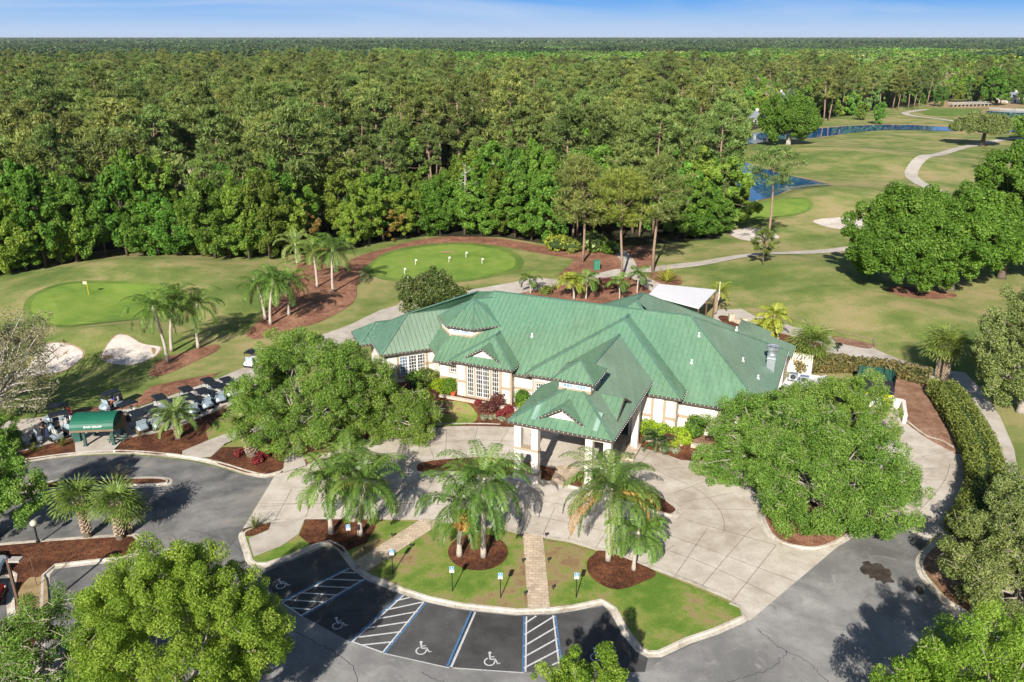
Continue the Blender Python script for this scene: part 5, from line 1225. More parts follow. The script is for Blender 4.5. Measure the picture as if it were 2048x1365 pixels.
for i,(x,y) in enumerate(EDGE):
    q=G(x+g.uniform(-6,6),y-4); k=BK.get(i,'green'); p=g.choice(by[k]); plant(p,q.x,q.y+1.5,g.uniform(0,6.28),g.uniform(.78,1.0),sz=g.uniform(.62,1.15)); used.append((q.x,q.y+1.5,3.2))
for i,(x,y) in enumerate(EDGE):      # second row
    if 150<x<245: continue
    q=G(x+g.uniform(-14,14),y-20+g.uniform(-5,3)); k=g.choice(['green','dark','lime','green','dark']); plant(g.choice(by[k]),q.x,q.y,g.uniform(0,6.28),g.uniform(.8,1.1),sz=g.uniform(.75,1.3)); used.append((q.x,q.y,3.))
for x,y,k,s in [(1345,470,'green',1.),(1300,462,'green',1.05),(1390,462,'green',1.0),(1392,455,'dark',.8),(600,470,'lime',1.1),(470,462,'green',1.1),(330,468,'lime',1.05),(1180,462,'green',1.2),(1240,458,'dark',1.1),(690,455,'lime',1.1),(1060,440,'green',1.2),(205,258,'dark',1.25),(240,262,'dark',1.1)]:
    q=G(x,y); plant(g.choice(by[k]),q.x,q.y,g.uniform(0,6.28),s); used.append((q.x,q.y,3.))
# pond-side and channel-side pines, each placed from the photograph
for x,y in [(1446,397),(1458,395),(1466,362),(1450,350),(1436,372),(1420,400),(1462,325),(1446,330),(1470,303),(1436,340),(1420,370),(1435,310),(1400,390),(1408,360)]:
    q=G(x,y); plant(g.choice(PONDP),q.x,q.y,g.uniform(0,6.28),g.uniform(.8,1.05),'slender pine on the near pond shore with bare lower trunk','pines on the pond shore'); used.append((q.x,q.y,2.6))
for x,y in [(1646,243),(1659,242),(1683,232),(1700,228),(1720,225),(1740,222),(1758,216),(1765,214),(1786,219),(1795,220),(1816,218),(1827,219),(1838,216),(1855,210),(1605,236),(1590,232)]:
    q=G(x,y); plant(g.choice(PINES),q.x,q.y,g.uniform(0,6.28),g.uniform(.95,1.3),'tall pine on the far bank of the channel','pines along the far bank'); used.append((q.x,q.y,3.))
for x,y,k,s in [(1722,241,'lime',.62),(1757,250,'green',.7),(1880,214,'green',.8),(1915,205,'lime',.9),(1945,206,'far',.9),(1980,212,'dark',1.5),(1965,207,'lime',1.3),(2025,203,'green',1.1),(1905,198,'far',1.2),(1860,200,'green',1.1),(1640,215,'dark',1.2),(1560,190,'far',1.3),(1700,205,'green',1.2),(1760,200,'green',1.3),(2000,211,'dark',1.),(2050,210,'green',1.1),(2030,196,'dark',1.4)]:
    q=G(x,y); p=g.choice(by[k]) if k in by else g.choice(FARB); plant(p,q.x,q.y,g.uniform(0,6.28),s,'leafy tree on the far bank near the foot bridge','leafy trees near the foot bridge'); used.append((q.x,q.y,3.))
# houses leave clearings
HOUSES=[(1505,247,11,8,2.9,.3,'house_roof_grey','white single-storey house with grey roof behind the pond pines'),(1552,205,12,9,3.4,-.2,'house_roof_grey','white house with grey gable roof partly hidden by pines, second from the left'),(1596,203,16,9,4.6,.1,'house_roof_grey','white two-storey house with balconies behind the tall cypress'),(1463,205,10,8,3.,.4,'house_roof_tan','small tan-roofed house at the left of the house row'),(2022,205,14,9,3.2,.2,'house_roof_grey','cream house with steep grey roof by the footbridge'),(2040,190,16,10,4.,-.1,'house_roof_tan','tan-roofed house behind the cream house'),(1318,182,12,8,3.2,.2,'house_roof_grey','distant white-chimneyed house among the trees'),(655,185,10,8,3.2,.4,'house_roof_grey','distant pale house glimpsed in the middle of the wood')]
HW=[(G(h[0],h[1]).x,G(h[0],h[1]).y,max(h[2],h[3])*.75) for h in HOUSES]
pw_=[[tuple(G(*q)[:2]) for q in p] for p in PONDS]
# the wood: a jittered grid over the survey polygon
cand=[]
y=95.
while y<760:
    x=-.66*y-40; sp=6.4 if y<330 else 7.8
    while x<.66*y+60:
        X=x+g.uniform(-.42,.42)*sp; Y=y+g.uniform(-.42,.42)*sp
        if inpoly(X,Y,fw+[(3000,3200),(-3000,3200)]) and not any(inpoly(X,Y,p) for p in pw_) and not any((X-a)**2+(Y-b)**2<r*r for a,b,r in HW) and not any((X-a)**2+(Y-b)**2<r*r for a,b,r in used[:]):
            px,py=proj(X,Y,0)
            if any(abs(px-h[0])<27 and Y>G(h[0],h[1]).y-110 and Y<G(h[0],h[1]).y+4 for h in HOUSES[:5]): x+=sp; continue
            if -120<px<2170 and math.sin(X*.031+2.1)*math.sin(Y*.037+.8)+.35*g.random()<.93: cand.append((X,Y,px,py))
        x+=sp
    y+=sp
cand.sort(key=lambda c:c[1])
def is_broad(px,py,X,Y):
    n=math.sin(X*.021+1.3)*math.sin(Y*.017+.4)+.5*math.sin(X*.05+Y*.043)
    pr_=.11+(.8 if (px>760 and py<165) else 0)+(.35 if px>1380 else 0)*(1 if py<215 else .3)+(.3 if py<140 else 0)*(1 if px>560 else .4)
    if px>900 and Y>430 or px>1380 and Y>380: return n*.22+g.random()<.86
    return n*.35+g.random()<pr_*1.25
stuff={'pine':[], 'broad':[]}
npine=0
for X,Y,px,py in cand:
    if is_broad(px,py,X,Y): stuff['broad'].append((X,Y,g.uniform(0,6.28),g.uniform(.8,1.25))); continue
    s=g.choice([g.uniform(.62,.85),g.uniform(.85,1.1),g.uniform(.95,1.3)])
    if npine<262: plant(g.choice(PINES),X,Y,g.uniform(0,6.28),s); npine+=1
    else: stuff['pine'].append((X,Y,g.uniform(0,6.28),s))
# bare dead trees showing among the green crowns
def snag(seed,h):
    r_=random.Random(seed); m=MB(); top=Vector((r_.uniform(-.6,.6),r_.uniform(-.6,.6),h)); m.tube([(0,0,-.1),top*.35,top*.7,top],[.26,.2,.13,.03],6)
    for k in range(16):
        t=.4+.58*k/16; o=top*t; a=k*2.4; L_=(1.15-t)*4.2*r_.uniform(.6,1.1); e=o+Vector((math.cos(a)*L_,math.sin(a)*L_,L_*r_.uniform(.1,.6))); m.tube([o,o.lerp(e,.5)+Vector((0,0,-.15)),e],[.08,.05,.015],4,False)
        for j in range(2): q=o.lerp(e,.6+.2*j); m.tube([q,q+Vector((r_.gauss(0,.7),r_.gauss(0,.7),r_.uniform(.2,.9)))],[.03,.01],4,False)
    return m
for i,(x,y,h) in enumerate([(455,425,17),(930,470,14),(765,430,17),(990,415,15),(385,455,13),(1075,440,18),(560,380,16),(700,330,17),(300,400,16),(850,300,18),(1290,330,17),(120,420,15)]):
    q=G(x,y); o=snag(700+i,h).build('dead_tree','bark_grey',None,loc=(q.x,q.y,0)); tag(o,'bare pale dead tree standing among the living crowns of the wood','dead tree','dead trees in the wood')
def scatter(name,pts,protos,label=None):
    """one object: every tree of a far wood, instanced on points with its own turn and size"""
    col=bpy.data.collections.new(name+'_kinds')
    for k,p in enumerate(protos):
        objs=[o for o in (p[1],p[2]) if o]
        if len(objs)==1 or True:
            # merge crown + trunk into one mesh for instancing
            bm_=None; me=objs[0].data
            if len(objs)==2:
                a,b=objs[0].data,objs[1].data
                na,nb=len(a.vertices),len(b.vertices)
                co=np.empty(3*na,np.float32); a.vertices.foreach_get('co',co); cb_=np.empty(3*nb,np.float32); b.vertices.foreach_get('co',cb_)
                la=np.empty(len(a.loops),np.int32); a.loops.foreach_get('vertex_index',la); lb=np.empty(len(b.loops),np.int32); b.loops.foreach_get('vertex_index',lb)
                sa=np.empty(len(a.polygons),np.int32); a.polygons.foreach_get('loop_start',sa); sb=np.empty(len(b.polygons),np.int32); b.polygons.foreach_get('loop_start',sb)
                me=bpy.data.meshes.new(name+'_tree'); me.vertices.add(na+nb); me.vertices.foreach_set('co',np.concatenate([co,cb_]))
                me.loops.add(len(la)+len(lb)); me.loops.foreach_set('vertex_index',np.concatenate([la,lb+na]))
                me.polygons.add(len(sa)+len(sb)); me.polygons.foreach_set('loop_start',np.concatenate([sa,sb+len(la)]).astype(np.int32))
                me.materials.append(a.materials[0]); me.materials.append(b.materials[0])
                me.polygons.foreach_set('material_index',np.concatenate([np.zeros(len(sa),np.int32),np.ones(len(sb),np.int32)]))
                at=me.attributes.new('tone','FLOAT','FACE'); t=np.full(len(sa)+len(sb),.5,np.float32); ta=np.empty(len(sa),np.float32); a.attributes['tone'].data.foreach_get('value',ta); t[:len(sa)]=ta; at.data.foreach_set('value',t)
                me.update(calc_edges=True); me.validate()
            o=bpy.data.objects.new(name+'_kind',me); col.objects.link(o)
    me=bpy.data.meshes.new(name); n=len(pts); me.vertices.add(n)
    me.vertices.foreach_set('co',np.array([(p[0],p[1],p[4] if len(p)>4 else 0.) for p in pts],np.float32).ravel())
    for nm,i in (('turn',2),('size',3)):
        a=me.attributes.new(nm,'FLOAT','POINT'); a.data.foreach_set('value',np.array([p[i] for p in pts],np.float32))
    a=me.attributes.new('pick','INT','POINT'); a.data.foreach_set('value',np.random.default_rng(5).integers(0,len(protos),n).astype(np.int32))
    o=bpy.data.objects.new(name,me); C.objects.link(o)
    ng=bpy.data.node_groups.new(name+'_nodes','GeometryNodeTree'); ng.interface.new_socket('Geometry',in_out='INPUT',socket_type='NodeSocketGeometry'); ng.interface.new_socket('Geometry',in_out='OUTPUT',socket_type='NodeSocketGeometry')
    nd=ng.nodes; L_=ng.links.new
    gi=nd.new('NodeGroupInput');go=nd.new('NodeGroupOutput'); mp=nd.new('GeometryNodeMeshToPoints'); ip=nd.new('GeometryNodeInstanceOnPoints'); ci_=nd.new('GeometryNodeCollectionInfo')
    ci_.inputs['Collection'].default_value=col; ci_.inputs['Separate Children'].default_value=True; ci_.inputs['Reset Children'].default_value=True
    def attr(nm,t):
        q=nd.new('GeometryNodeInputNamedAttribute'); q.data_type=t; q.inputs['Name'].default_value=nm; return q.outputs['Attribute']
    cx=nd.new('ShaderNodeCombineXYZ'); L_(attr('turn','FLOAT'),cx.inputs['Z'])
    L_(gi.outputs[0],mp.inputs['Mesh']); L_(mp.outputs[0],ip.inputs['Points']); L_(ci_.outputs[0],ip.inputs['Instance']); ip.inputs['Pick Instance'].default_value=True
    L_(attr('pick','INT'),ip.inputs['Instance Index']); L_(cx.outputs[0],ip.inputs['Rotation']); L_(attr('size','FLOAT'),ip.inputs['Scale']); L_(ip.outputs[0],go.inputs[0])
    md=o.modifiers.new('scatter','NODES'); md.node_group=ng
    return tag(o,label,'wood',None,'stuff')
scatter('pine_forest',stuff['pine'],PINES,'dark pine forest stretching away behind the nearest pines')
scatter('broadleaf_forest',stuff['broad'],FARB,'pale green broadleaf trees mixed into the forest')
# far woods: patches of many small crowns
def patch(name,size,n,nl,rad,hts,leaf,mat,seed):
    q=np.random.default_rng(seed); cl=[]
    for _ in range(n):
        r=rad*q.uniform(.7,1.3); cl.append((q.uniform(-size/2,size/2),q.uniform(-size/2,size/2),q.uniform(*hts)-r,r))
    me=leaves(name,cl,nl,leaf,mat,asp=.7,seed=seed,up=.5,shell=.75,tvar=.4,rnd=.5); return ('far',link(name,me),None)
def unl(p): C.objects.unlink(p[1]); return p
FPP=[unl(patch('far_pines',70,95,9000,4.,(13,20),1.5,'lf_pine_far',500+k)) for k in range(3)]
FPB=[unl(patch('far_broadleaves',70,70,7000,5.,(10,16),1.5,'lf_far' if k%2 else 'lf_broad',510+k)) for k in range(3)]
fp=[];fb=[]
Y=770.
while Y<2600:
    st=58; X=-.66*Y-60
    while X<.66*Y+60:
        x=X+g.uniform(-12,12);y2=Y+g.uniform(-12,12); px,py=proj(x,y2,0)
        n=math.sin(x*.006+.7)*math.sin(y2*.0075)+.4*math.sin(x*.017+y2*.004)
        b=(px>620+(y2-770)*.25 and n>-.55 and y2<1700) or (n>.5 and y2<1500) or (px>700 and n>.1)
        (fb if b and y2<2200 else fp).append((x,y2,g.choice([0,1.57,3.14,4.71])+g.uniform(-.3,.3),g.uniform(.95,1.15)))
        X+=st
    Y+=st
scatter('distant_pine_forest',fp,FPP,'distant dark pine forest reaching to the horizon')
scatter('distant_broadleaf_forest',fb,FPB,'distant spring-green woodland band')
FPX=[unl(patch('horizon_wood',260,420,9000,7.,(10,22),4.,'lf_pine_far',520+k)) for k in range(2)]
fx=[];Y=2700.
while Y<11000:
    st=215 if Y<6000 else 330; X=-.66*Y-200
    while X<.66*Y+200: fx.append((X+g.uniform(-30,30),Y+g.uniform(-30,30),g.choice([0,1.57,3.14,4.71]),1.15 if Y<6000 else 1.5)); X+=st
    Y+=st
scatter('horizon_forest',fx,FPX,'forest along the horizon')
# ================================================================== HOUSES, BRIDGE
for (px,py,w,d,h,rz,rm,lab) in HOUSES:
    q=G(px,py); r=empty('house',(q.x,q.y,0),rz,lab,'house','houses behind the pond')
    m=MB(); m.box((0,0,h/2),(w,d,h)); m.build('wall','house_wall',r)
    m=MB(); e=.6; rh=d*.3
    a,b,c_,d_=[Vector(p) for p in ((-w/2-e,-d/2-e,h-.1),(w/2+e,-d/2-e,h-.1),(w/2+e,d/2+e,h-.1),(-w/2-e,d/2+e,h-.1))]; r0,r1=Vector((-w/2+d*.3,0,h+rh)),Vector((w/2-d*.3,0,h+rh))
    m.add([a,b,c_,d_,r0,r1],[[0,1,5,4],[1,2,5],[2,3,4,5],[3,0,4],[3,2,1,0]]); ro=m.build('roof',rm,r)
    m=MB(); m.box((w*.2,d*.1,h+rh),(1.,1.,2.2)); m.build('chimney','house_wall',ro)
    m=MB(); m.box((-w*.1,-d/2-.03,1.05),(1.1,.08,2.1)); m.build('door','house_dark',r)
    for k in (-.36,.2,.38):
        m=MB(); m.box((w*k,-d/2-.03,1.6),(1.5,.08,1.3)); m.build('window','house_dark',r)
a=G(1900,214);b=G(1978,212); br=empty('footbridge',(a+b)/2,0,'long grey timber footbridge with railings over the lake inlet','bridge'); o_=(a+b)/2
m=MB(); m.beam(a-o_+Vector((0,0,1.3)),b-o_+Vector((0,0,1.3)),3.2,.25); m.build('deck','timber_grey',br)
for sgn in (-1,1):
    dd=(b-a).normalized(); s=Vector((-dd.y,dd.x,0))*1.5*sgn; m=MB()
    for z in (2.3,1.85): m.beam(a-o_+s+Vector((0,0,z)),b-o_+s+Vector((0,0,z)),.12,.14)
    for k in range(20): q=a.lerp(b,k/19)-o_+s; m.box(q+Vector((0,0,1.8)),(.14,.14,1.2))
    m.build('railing','timber_grey',br)
for k in range(10):
    q=a.lerp(b,(k+.5)/10)-o_; m=MB(); m.box(q+Vector((0,0,.5)),(.4,2.6,1.6)); m.build('pier','timber_grey',br)
sw=MB(); pts=[G(1978,219),G(2000,220.5),G(2030,222),G(2070,223)]
for p,q in zip(pts,pts[1:]): sw.beam(p+Vector((0,0,.5)),q+Vector((0,0,.5)),.6,1.3)
tag(sw.build('sea_wall','seawall'),'pale retaining wall along the far lake shore','retaining wall')
# ================================================================== GOLF CARTS (front = +X, ground z=0)
def make_cart(bodymat='cart_silver'):
    r=empty('golf_cart',(0,0,0))
    b=MB()
    # front cowl: lofted nose
    def loft(mb,secs):
        n=len(secs[0]); vs=[p for s in secs for p in s]; fs=[]
        for i in range(len(secs)-1):
            for k in range(n): fs.append([i*n+k,i*n+(k+1)%n,(i+1)*n+(k+1)%n,(i+1)*n+k])
        fs.append(list(range(n))[::-1]); fs.append([(len(secs)-1)*n+k for k in range(n)]); mb.add(vs,fs)
    def sec(x,hw,z0,z1,rd=.35):
        return [(x,-hw,z0),(x,hw,z0),(x,hw,z0+(z1-z0)*(1-rd)),(x,hw*.72,z1),(x,-hw*.72,z1),(x,-hw,z0+(z1-z0)*(1-rd))]
    loft(b,[sec(.55,.56,.3,.86),sec(.8,.58,.28,.84),sec(1.02,.54,.3,.74),sec(1.18,.4,.36,.6),sec(1.24,.25,.4,.52)])
    loft(b,[sec(-.05,.58,.34,.66),sec(-.3,.6,.34,.7),sec(-.75,.6,.38,.7),sec(-1.05,.54,.44,.66)])
    b.build('body',bodymat,r)
    f=MB(); f.box((.25,0,.27),(.75,1.1,.08)); f.box((-.1,.0,.25),(2.,.8,.1)); f.box((1.2,0,.36),(.12,.9,.14)); f.box((-1.15,0,.42),(.16,.95,.16)); f.box((.52,0,.62),(.08,1.05,.5)); f.build('chassis','cart_trim',r)
    s=MB(); s.box((-.28,0,.78),(.52,1.06,.14)); s.box((-.58,0,1.05),(.12,1.06,.42)); s.build('seat','cart_seat',r)
    t=MB(); n=9; vs=[]
    for i in range(n):
        x=-1.0+i*.225; z=1.84+.07*math.sin(math.pi*i/(n-1))
        for y,dz in ((-.58,-.05),(-.5,0),(.5,0),(.58,-.05)): vs.append((x,y,z+dz))
    for i in range(n):
        x=-1.0+i*.225; z=1.78+.07*math.sin(math.pi*i/(n-1))
        for y,dz in ((-.58,-.05),(-.5,0),(.5,0),(.58,-.05)): vs.append((x,y,z+dz))
    fs=[]
    for i in range(n-1):
        for k in range(3): a=i*4+k; fs+= [[a,a+4,a+5,a+1],[a+n*4+1,a+n*4+5,a+n*4+4,a+n*4]]
        fs+=[[i*4,i*4+n*4,i*4+4+n*4,i*4+4],[i*4+3,i*4+7,i*4+7+n*4,i*4+3+n*4]]
    fs+=[[0,1,1+n*4,n*4],[1,2,2+n*4,1+n*4],[2,3,3+n*4,2+n*4]]; e=(n-1)*4
    for k in range(3): fs.append([e+k,e+k+n*4,e+k+1+n*4,e+k+1])
    t.add(vs,fs); t.build('roof','cart_roof',r)
    for y in (-.52,.52):
        p=MB(); p.tube([(.62,y,.8),(.72,y,1.3),(.66,y,1.8)],.025,6); p.build('post','cart_trim',r)
        p=MB(); p.tube([(-.72,y,.7),(-.85,y,1.3),(-.9,y,1.82)],.025,6); p.build('post','cart_trim',r)
    w=MB(); w.add([(.66,-.48,.88),(.66,.48,.88),(.72,.48,1.34),(.72,-.48,1.34)],[[0,1,2,3]]); w.build('windshield','screen_clear',r)
    st=MB(); st.tube([(.5,.26,.8),(.28,.26,1.08)],.025,6)
    M=Matrix.Rotation(-.6,3,'Y')
    ring=[Vector((.28,.26,1.08))+M@Vector((.17*math.cos(k*.524),.17*math.sin(k*.524),0)) for k in range(13)]
    st.tube(ring,.018,5,False); st.build('steering_wheel','cart_trim',r)
    bk=MB(); bk.box((-1.12,0,.62),(.3,.95,.06)); bk.beam((-1.25,-.45,.62),(-1.25,.45,.62),.04); bk.tube([(-1.0,-.45,1.1),(-1.2,-.45,1.08),(-1.2,.45,1.08),(-1.0,.45,1.1)],.02,5); bk.build('bag_rack','cart_trim',r)
    for x,y in ((.82,-.5),(.82,.5),(-.78,-.5),(-.78,.5)):
        M=Matrix.Rotation(math.pi/2,3,'X'); tw=MB(); tw.lathe((x,y,.225),[(.12,-.09),(.2,-.1),(.225,-.06),(.225,.06),(.2,.1),(.12,.09)],14,M); o=tw.build('wheel','rubber',r)
        rm=MB(); rm.lathe((x,y,.225),[(.02,-.105),(.12,-.095),(.12,.095),(.02,.105)],12,M); rm.build('rim','rim_grey',o)
    h=MB()
    for y in (-.33,.33): h.ball((1.12,y,.56),.07,8,6,(.7,1.2,.7))
    h.build('headlights','lamp_clear',r)
    return r
def golf_bag_at(cx,cy,rz,mat,label):
    m=MB(); m.use(mat); m.tube([(0,0,.0),(.05,0,.45),(.12,0,.86)],[.13,.125,.14],10); m.box((.16,0,.35),(.1,.16,.4)); m.use('cart_trim')
    for k in range(6): a=k*1.05; m.tube([(.12+.06*math.cos(a),.06*math.sin(a),.85),(.17+.08*math.cos(a),.08*math.sin(a),1.12)],.012,4); m.ball((.18+.08*math.cos(a),.08*math.sin(a),1.14),.05,6,5)
    o=m.build('golf_bag',None,None); o.location=(cx,cy,.66); o.rotation_euler=(0,-.15,rz); tag(o,label,'golf bag'); return o
cart=make_cart()
GC='golf carts parked on the cart plaza'
# (px,py on ground under the cart, heading towards px,py, label)
CARTS=[(60,893,(88,884),'silver golf cart parked side-on with no one near, furthest to the left by the mulch'),
 (124,880,(152,869),'silver golf cart parked side-on beside the grey-green litter bin'),
 (122,863,(96,869),'dark-roofed golf cart carrying bags behind the standing man'),
 (118,846,(92,852),'dark golf cart with red and white bags in the shade of the twiggy oak'),
 (224,820,(206,828),'golf cart with a seated golfer in blue, beside the straw bed'),
 (258,842,(236,850),'golf cart half hidden behind the brown notice board'),
 (281,862,(292,872),'silver golf cart facing forward, nose towards the mulch by the notice board'),
 (314,856,(327,868),'silver golf cart behind the left fronds of the date palm'),
 (325,829,(338,842),'roofed golf cart alone at the back, above the date palm'),
 (352,838,(364,850),'golf cart mostly hidden behind the date palm'),
 (384,828,(398,840),'golf cart just right of the date palm crown'),
 (378,812,(392,824),'black-roofed golf cart in the rear rank, second from the left'),
 (411,816,(425,828),'silver golf cart in the middle of the front rank'),
 (437,804,(451,816),'silver golf cart near the right end of the front rank'),
 (421,794,(435,806),'black-roofed golf cart in the rear rank, third from the left'),
 (459,793,(473,805),'golf cart at the right end of the rank beside the oak'),
 (483,803,(497,815),'golf cart partly covered by the branches of the left oak')]
for i,(x,y,hd,lab) in enumerate(CARTS):
    o=cart if i==2 else copy_tree(cart); p=G(x,y);q=G(*hd); o.location=(p.x,p.y,.115); o.rotation_euler.z=math.atan2(q.y-p.y,q.x-p.x); tag(o,lab,'golf cart',GC)
    if i in (0,1):
        for c in list(o.children):
            if c.name.split('.')[0]=='roof': bpy.data.objects.remove(c)
wc=make_cart('cart_white'); p=G(506,733);q=G(494,741); wc.location=(p.x,p.y,.115); wc.rotation_euler.z=math.atan2(q.y-p.y,q.x-p.x); tag(wc,'white golf cart driving up the cart path beside the left oak','golf cart',GC)
def cart_bag(i,side,mat,lab):
    x,y,hd,_=CARTS[i]; p=G(x,y);q=G(*hd); a=math.atan2(q.y-p.y,q.x-p.x); c,s=math.cos(a),math.sin(a); lx,ly=-1.08,side*.25
    golf_bag_at(p.x+lx*c-ly*s,p.y+lx*s+ly*c,a+math.pi,mat,lab)
cart_bag(3,.0+1,'bag_red','red golf bag on the back of the shaded cart'); cart_bag(3,-1,'bag_white','white golf bag on the back of the shaded cart')
cart_bag(2,1,'bag_white','white golf bag on the cart behind the standing man'); cart_bag(4,1,'bag_navy','navy golf bag on the cart with the seated golfer'); cart_bag(4,-1,'bag_white','white golf bag on the cart with the seated golfer'); cart_bag(1,1,'bag_navy','dark golf bag on the cart beside the litter bin')
# ================================================================== PEOPLE
def person(loc,rz,label,shirt,legs,seated=False,cap='cloth_black'):
    r=empty('person',loc,rz,label,'person')
    bm=bmesh.new(); me=bpy.data.meshes.new('body')
    if not seated:
        J={'pel':(0,0,.95,.16,.13),'bel':(0,0,1.1,.155,.12),'ch':(0,0,1.32,.19,.13),'nk':(0,0,1.48,.06,.06),'hd0':(.01,0,1.56,.075,.085),'hd1':(.015,0,1.67,.085,.1),'hd2':(.01,0,1.75,.06,.07),
         'hl':(0,.1,.88,.1,.1),'kl':(.06,.11,.5,.065,.065),'al':(.0,.12,.09,.04,.045),'tl':(.16,.13,.04,.04,.03),'hr':(0,-.1,.88,.1,.1),'kr':(-.02,-.12,.5,.065,.065),'ar':(-.1,-.13,.09,.04,.045),'tr':(.06,-.14,.04,.04,.03),
         'sl':(0,.2,1.4,.065,.065),'el':(.02,.27,1.12,.045,.045),'wl':(.16,.26,.9,.03,.03),'gl':(.24,.25,.84,.035,.02),'sr':(0,-.2,1.4,.065,.065),'er':(.05,-.27,1.13,.045,.045),'wr':(.25,-.2,1.02,.03,.03),'gr':(.33,-.17,1.0,.035,.02)}
    else:
        J={'pel':(-.2,0,.92,.16,.13),'bel':(-.2,0,1.06,.155,.12),'ch':(-.17,0,1.27,.19,.13),'nk':(-.14,0,1.43,.06,.06),'hd0':(-.12,0,1.5,.075,.085),'hd1':(-.11,0,1.6,.085,.1),'hd2':(-.12,0,1.68,.06,.07),
         'hl':(-.14,.1,.92,.1,.1),'kl':(.26,.12,.9,.065,.065),'al':(.34,.12,.42,.04,.045),'tl':(.48,.12,.36,.04,.03),'hr':(-.14,-.1,.92,.1,.1),'kr':(.26,-.12,.9,.065,.065),'ar':(.34,-.12,.42,.04,.045),'tr':(.48,-.12,.36,.04,.03),
         'sl':(-.17,.2,1.35,.065,.065),'el':(-.05,.26,1.1,.045,.045),'wl':(.16,.24,1.05,.03,.03),'gl':(.25,.24,1.07,.035,.02),'sr':(-.17,-.2,1.35,.065,.065),'er':(-.1,-.26,1.1,.045,.045),'wr':(.1,-.15,.99,.03,.03),'gr':(.18,-.13,.98,.035,.02)}
    Ed=[('pel','bel'),('bel','ch'),('ch','nk'),('nk','hd0'),('hd0','hd1'),('hd1','hd2'),('pel','hl'),('hl','kl'),('kl','al'),('al','tl'),('pel','hr'),('hr','kr'),('kr','ar'),('ar','tr'),('ch','sl'),('sl','el'),('el','wl'),('wl','gl'),('ch','sr'),('sr','er'),('er','wr'),('wr','gr')]
    names=list(J); vs=[bm.verts.new(J[k][:3]) for k in names]; ix={k:i for i,k in enumerate(names)}
    for a,b in Ed: bm.edges.new((vs[ix[a]],vs[ix[b]]))
    # five fingers on each hand
    extra=[]
    for s,k in ((1,'gl'),(-1,'gr')):
        hx=J[k]
        for f in range(5):
            dy=(f-2)*.019; L=(.045,.075,.085,.078,.06)[f]
            if f==0: p1=(hx[0]-.02,hx[1]-s*.045,hx[2]-.01)
            else: p1=(hx[0]+L*.5,hx[1]+dy,hx[2]-.02)
            p2=(p1[0]+L*.4,p1[1]+(0 if f else -s*.01),p1[2]-.03)
            a=bm.verts.new(p1);b=bm.verts.new(p2); bm.edges.new((vs[ix[k]],a)); bm.edges.new((a,b)); extra+=[(.0095,.0095),(.0085,.0085)]
    bm.to_mesh(me); bm.free(); o=bpy.data.objects.new('body',me); C.objects.link(o); setparent(o,r)
    md=o.modifiers.new('skin','SKIN'); me.skin_vertices[0].data[0].use_root=True
    for i,k in enumerate(names): me.skin_vertices[0].data[i].radius=J[k][3:5]
    for i,e in enumerate(extra): me.skin_vertices[0].data[len(names)+i].radius=e
    sd=o.modifiers.new('sub','SUBSURF'); sd.levels=1; sd.render_levels=1; md.use_smooth_shade=True; me.materials.append(MATS['skin'])
    hx,hy,hz=J['hd1'][:3]; fm=MB(); fm.use('skin'); fm.ball((hx+.095,0,hz-.02),.02,6,5); 
    for s in (-1,1): fm.ball((hx,s*.088,hz-.01),.022,6,5)
    fm.use('hair_dark')
    for s in (-1,1): fm.ball((hx+.082,s*.032,hz+.012),.011,6,4)
    fm.box((hx+.088,0,hz-.06),(.01,.045,.01)); fm.build('face',None,r)
    def tubecl(name,mat,chains):
        m=MB()
        for ch,gw in chains:
            m.tube([J[k][:3] for k in ch],[max(J[k][3],J[k][4])*.92+gw for k in ch],10)
        m.build(name,mat,r,True)
    tubecl('shirt',shirt,[(('pel','bel','ch'),.02),(('sl','el'),.022),(('sr','er'),.022),(('sl','ch','sr'),.02)])
    tubecl('trousers',legs,[(('hl','kl','al'),.018),(('hr','kr','ar'),.018),(('hl','pel','hr'),.03)])
    m=MB(); m.ball((hx-.01,0,hz+.05),.108,12,7,(1,.95,.75)); m.box((hx+.11,0,hz+.035),(.1,.13,.015)); m.build('cap',cap,r)
    m=MB()
    for k in ('tl','tr'): x,y,z=J[k][:3]; m.ball((x-.06,y,z+.005),.06,8,6,(2.1,.9,.75))
    m.build('shoes','cloth_black',r)
    return r
p=G(89,873); person((p.x,p.y,.115),-.5,'man in black standing on the cart plaza between the golf carts','cloth_black','cloth_black')
x,y,hd,_=CARTS[4]; p=G(x,y);q=G(*hd); a=math.atan2(q.y-p.y,q.x-p.x); c,s=math.cos(a),math.sin(a)
person((p.x-.26*s*-1*-1,p.y+.26*c,.115),a,'golfer in navy shirt and orange shorts seated in a golf cart','cloth_navy','cloth_orange',True)
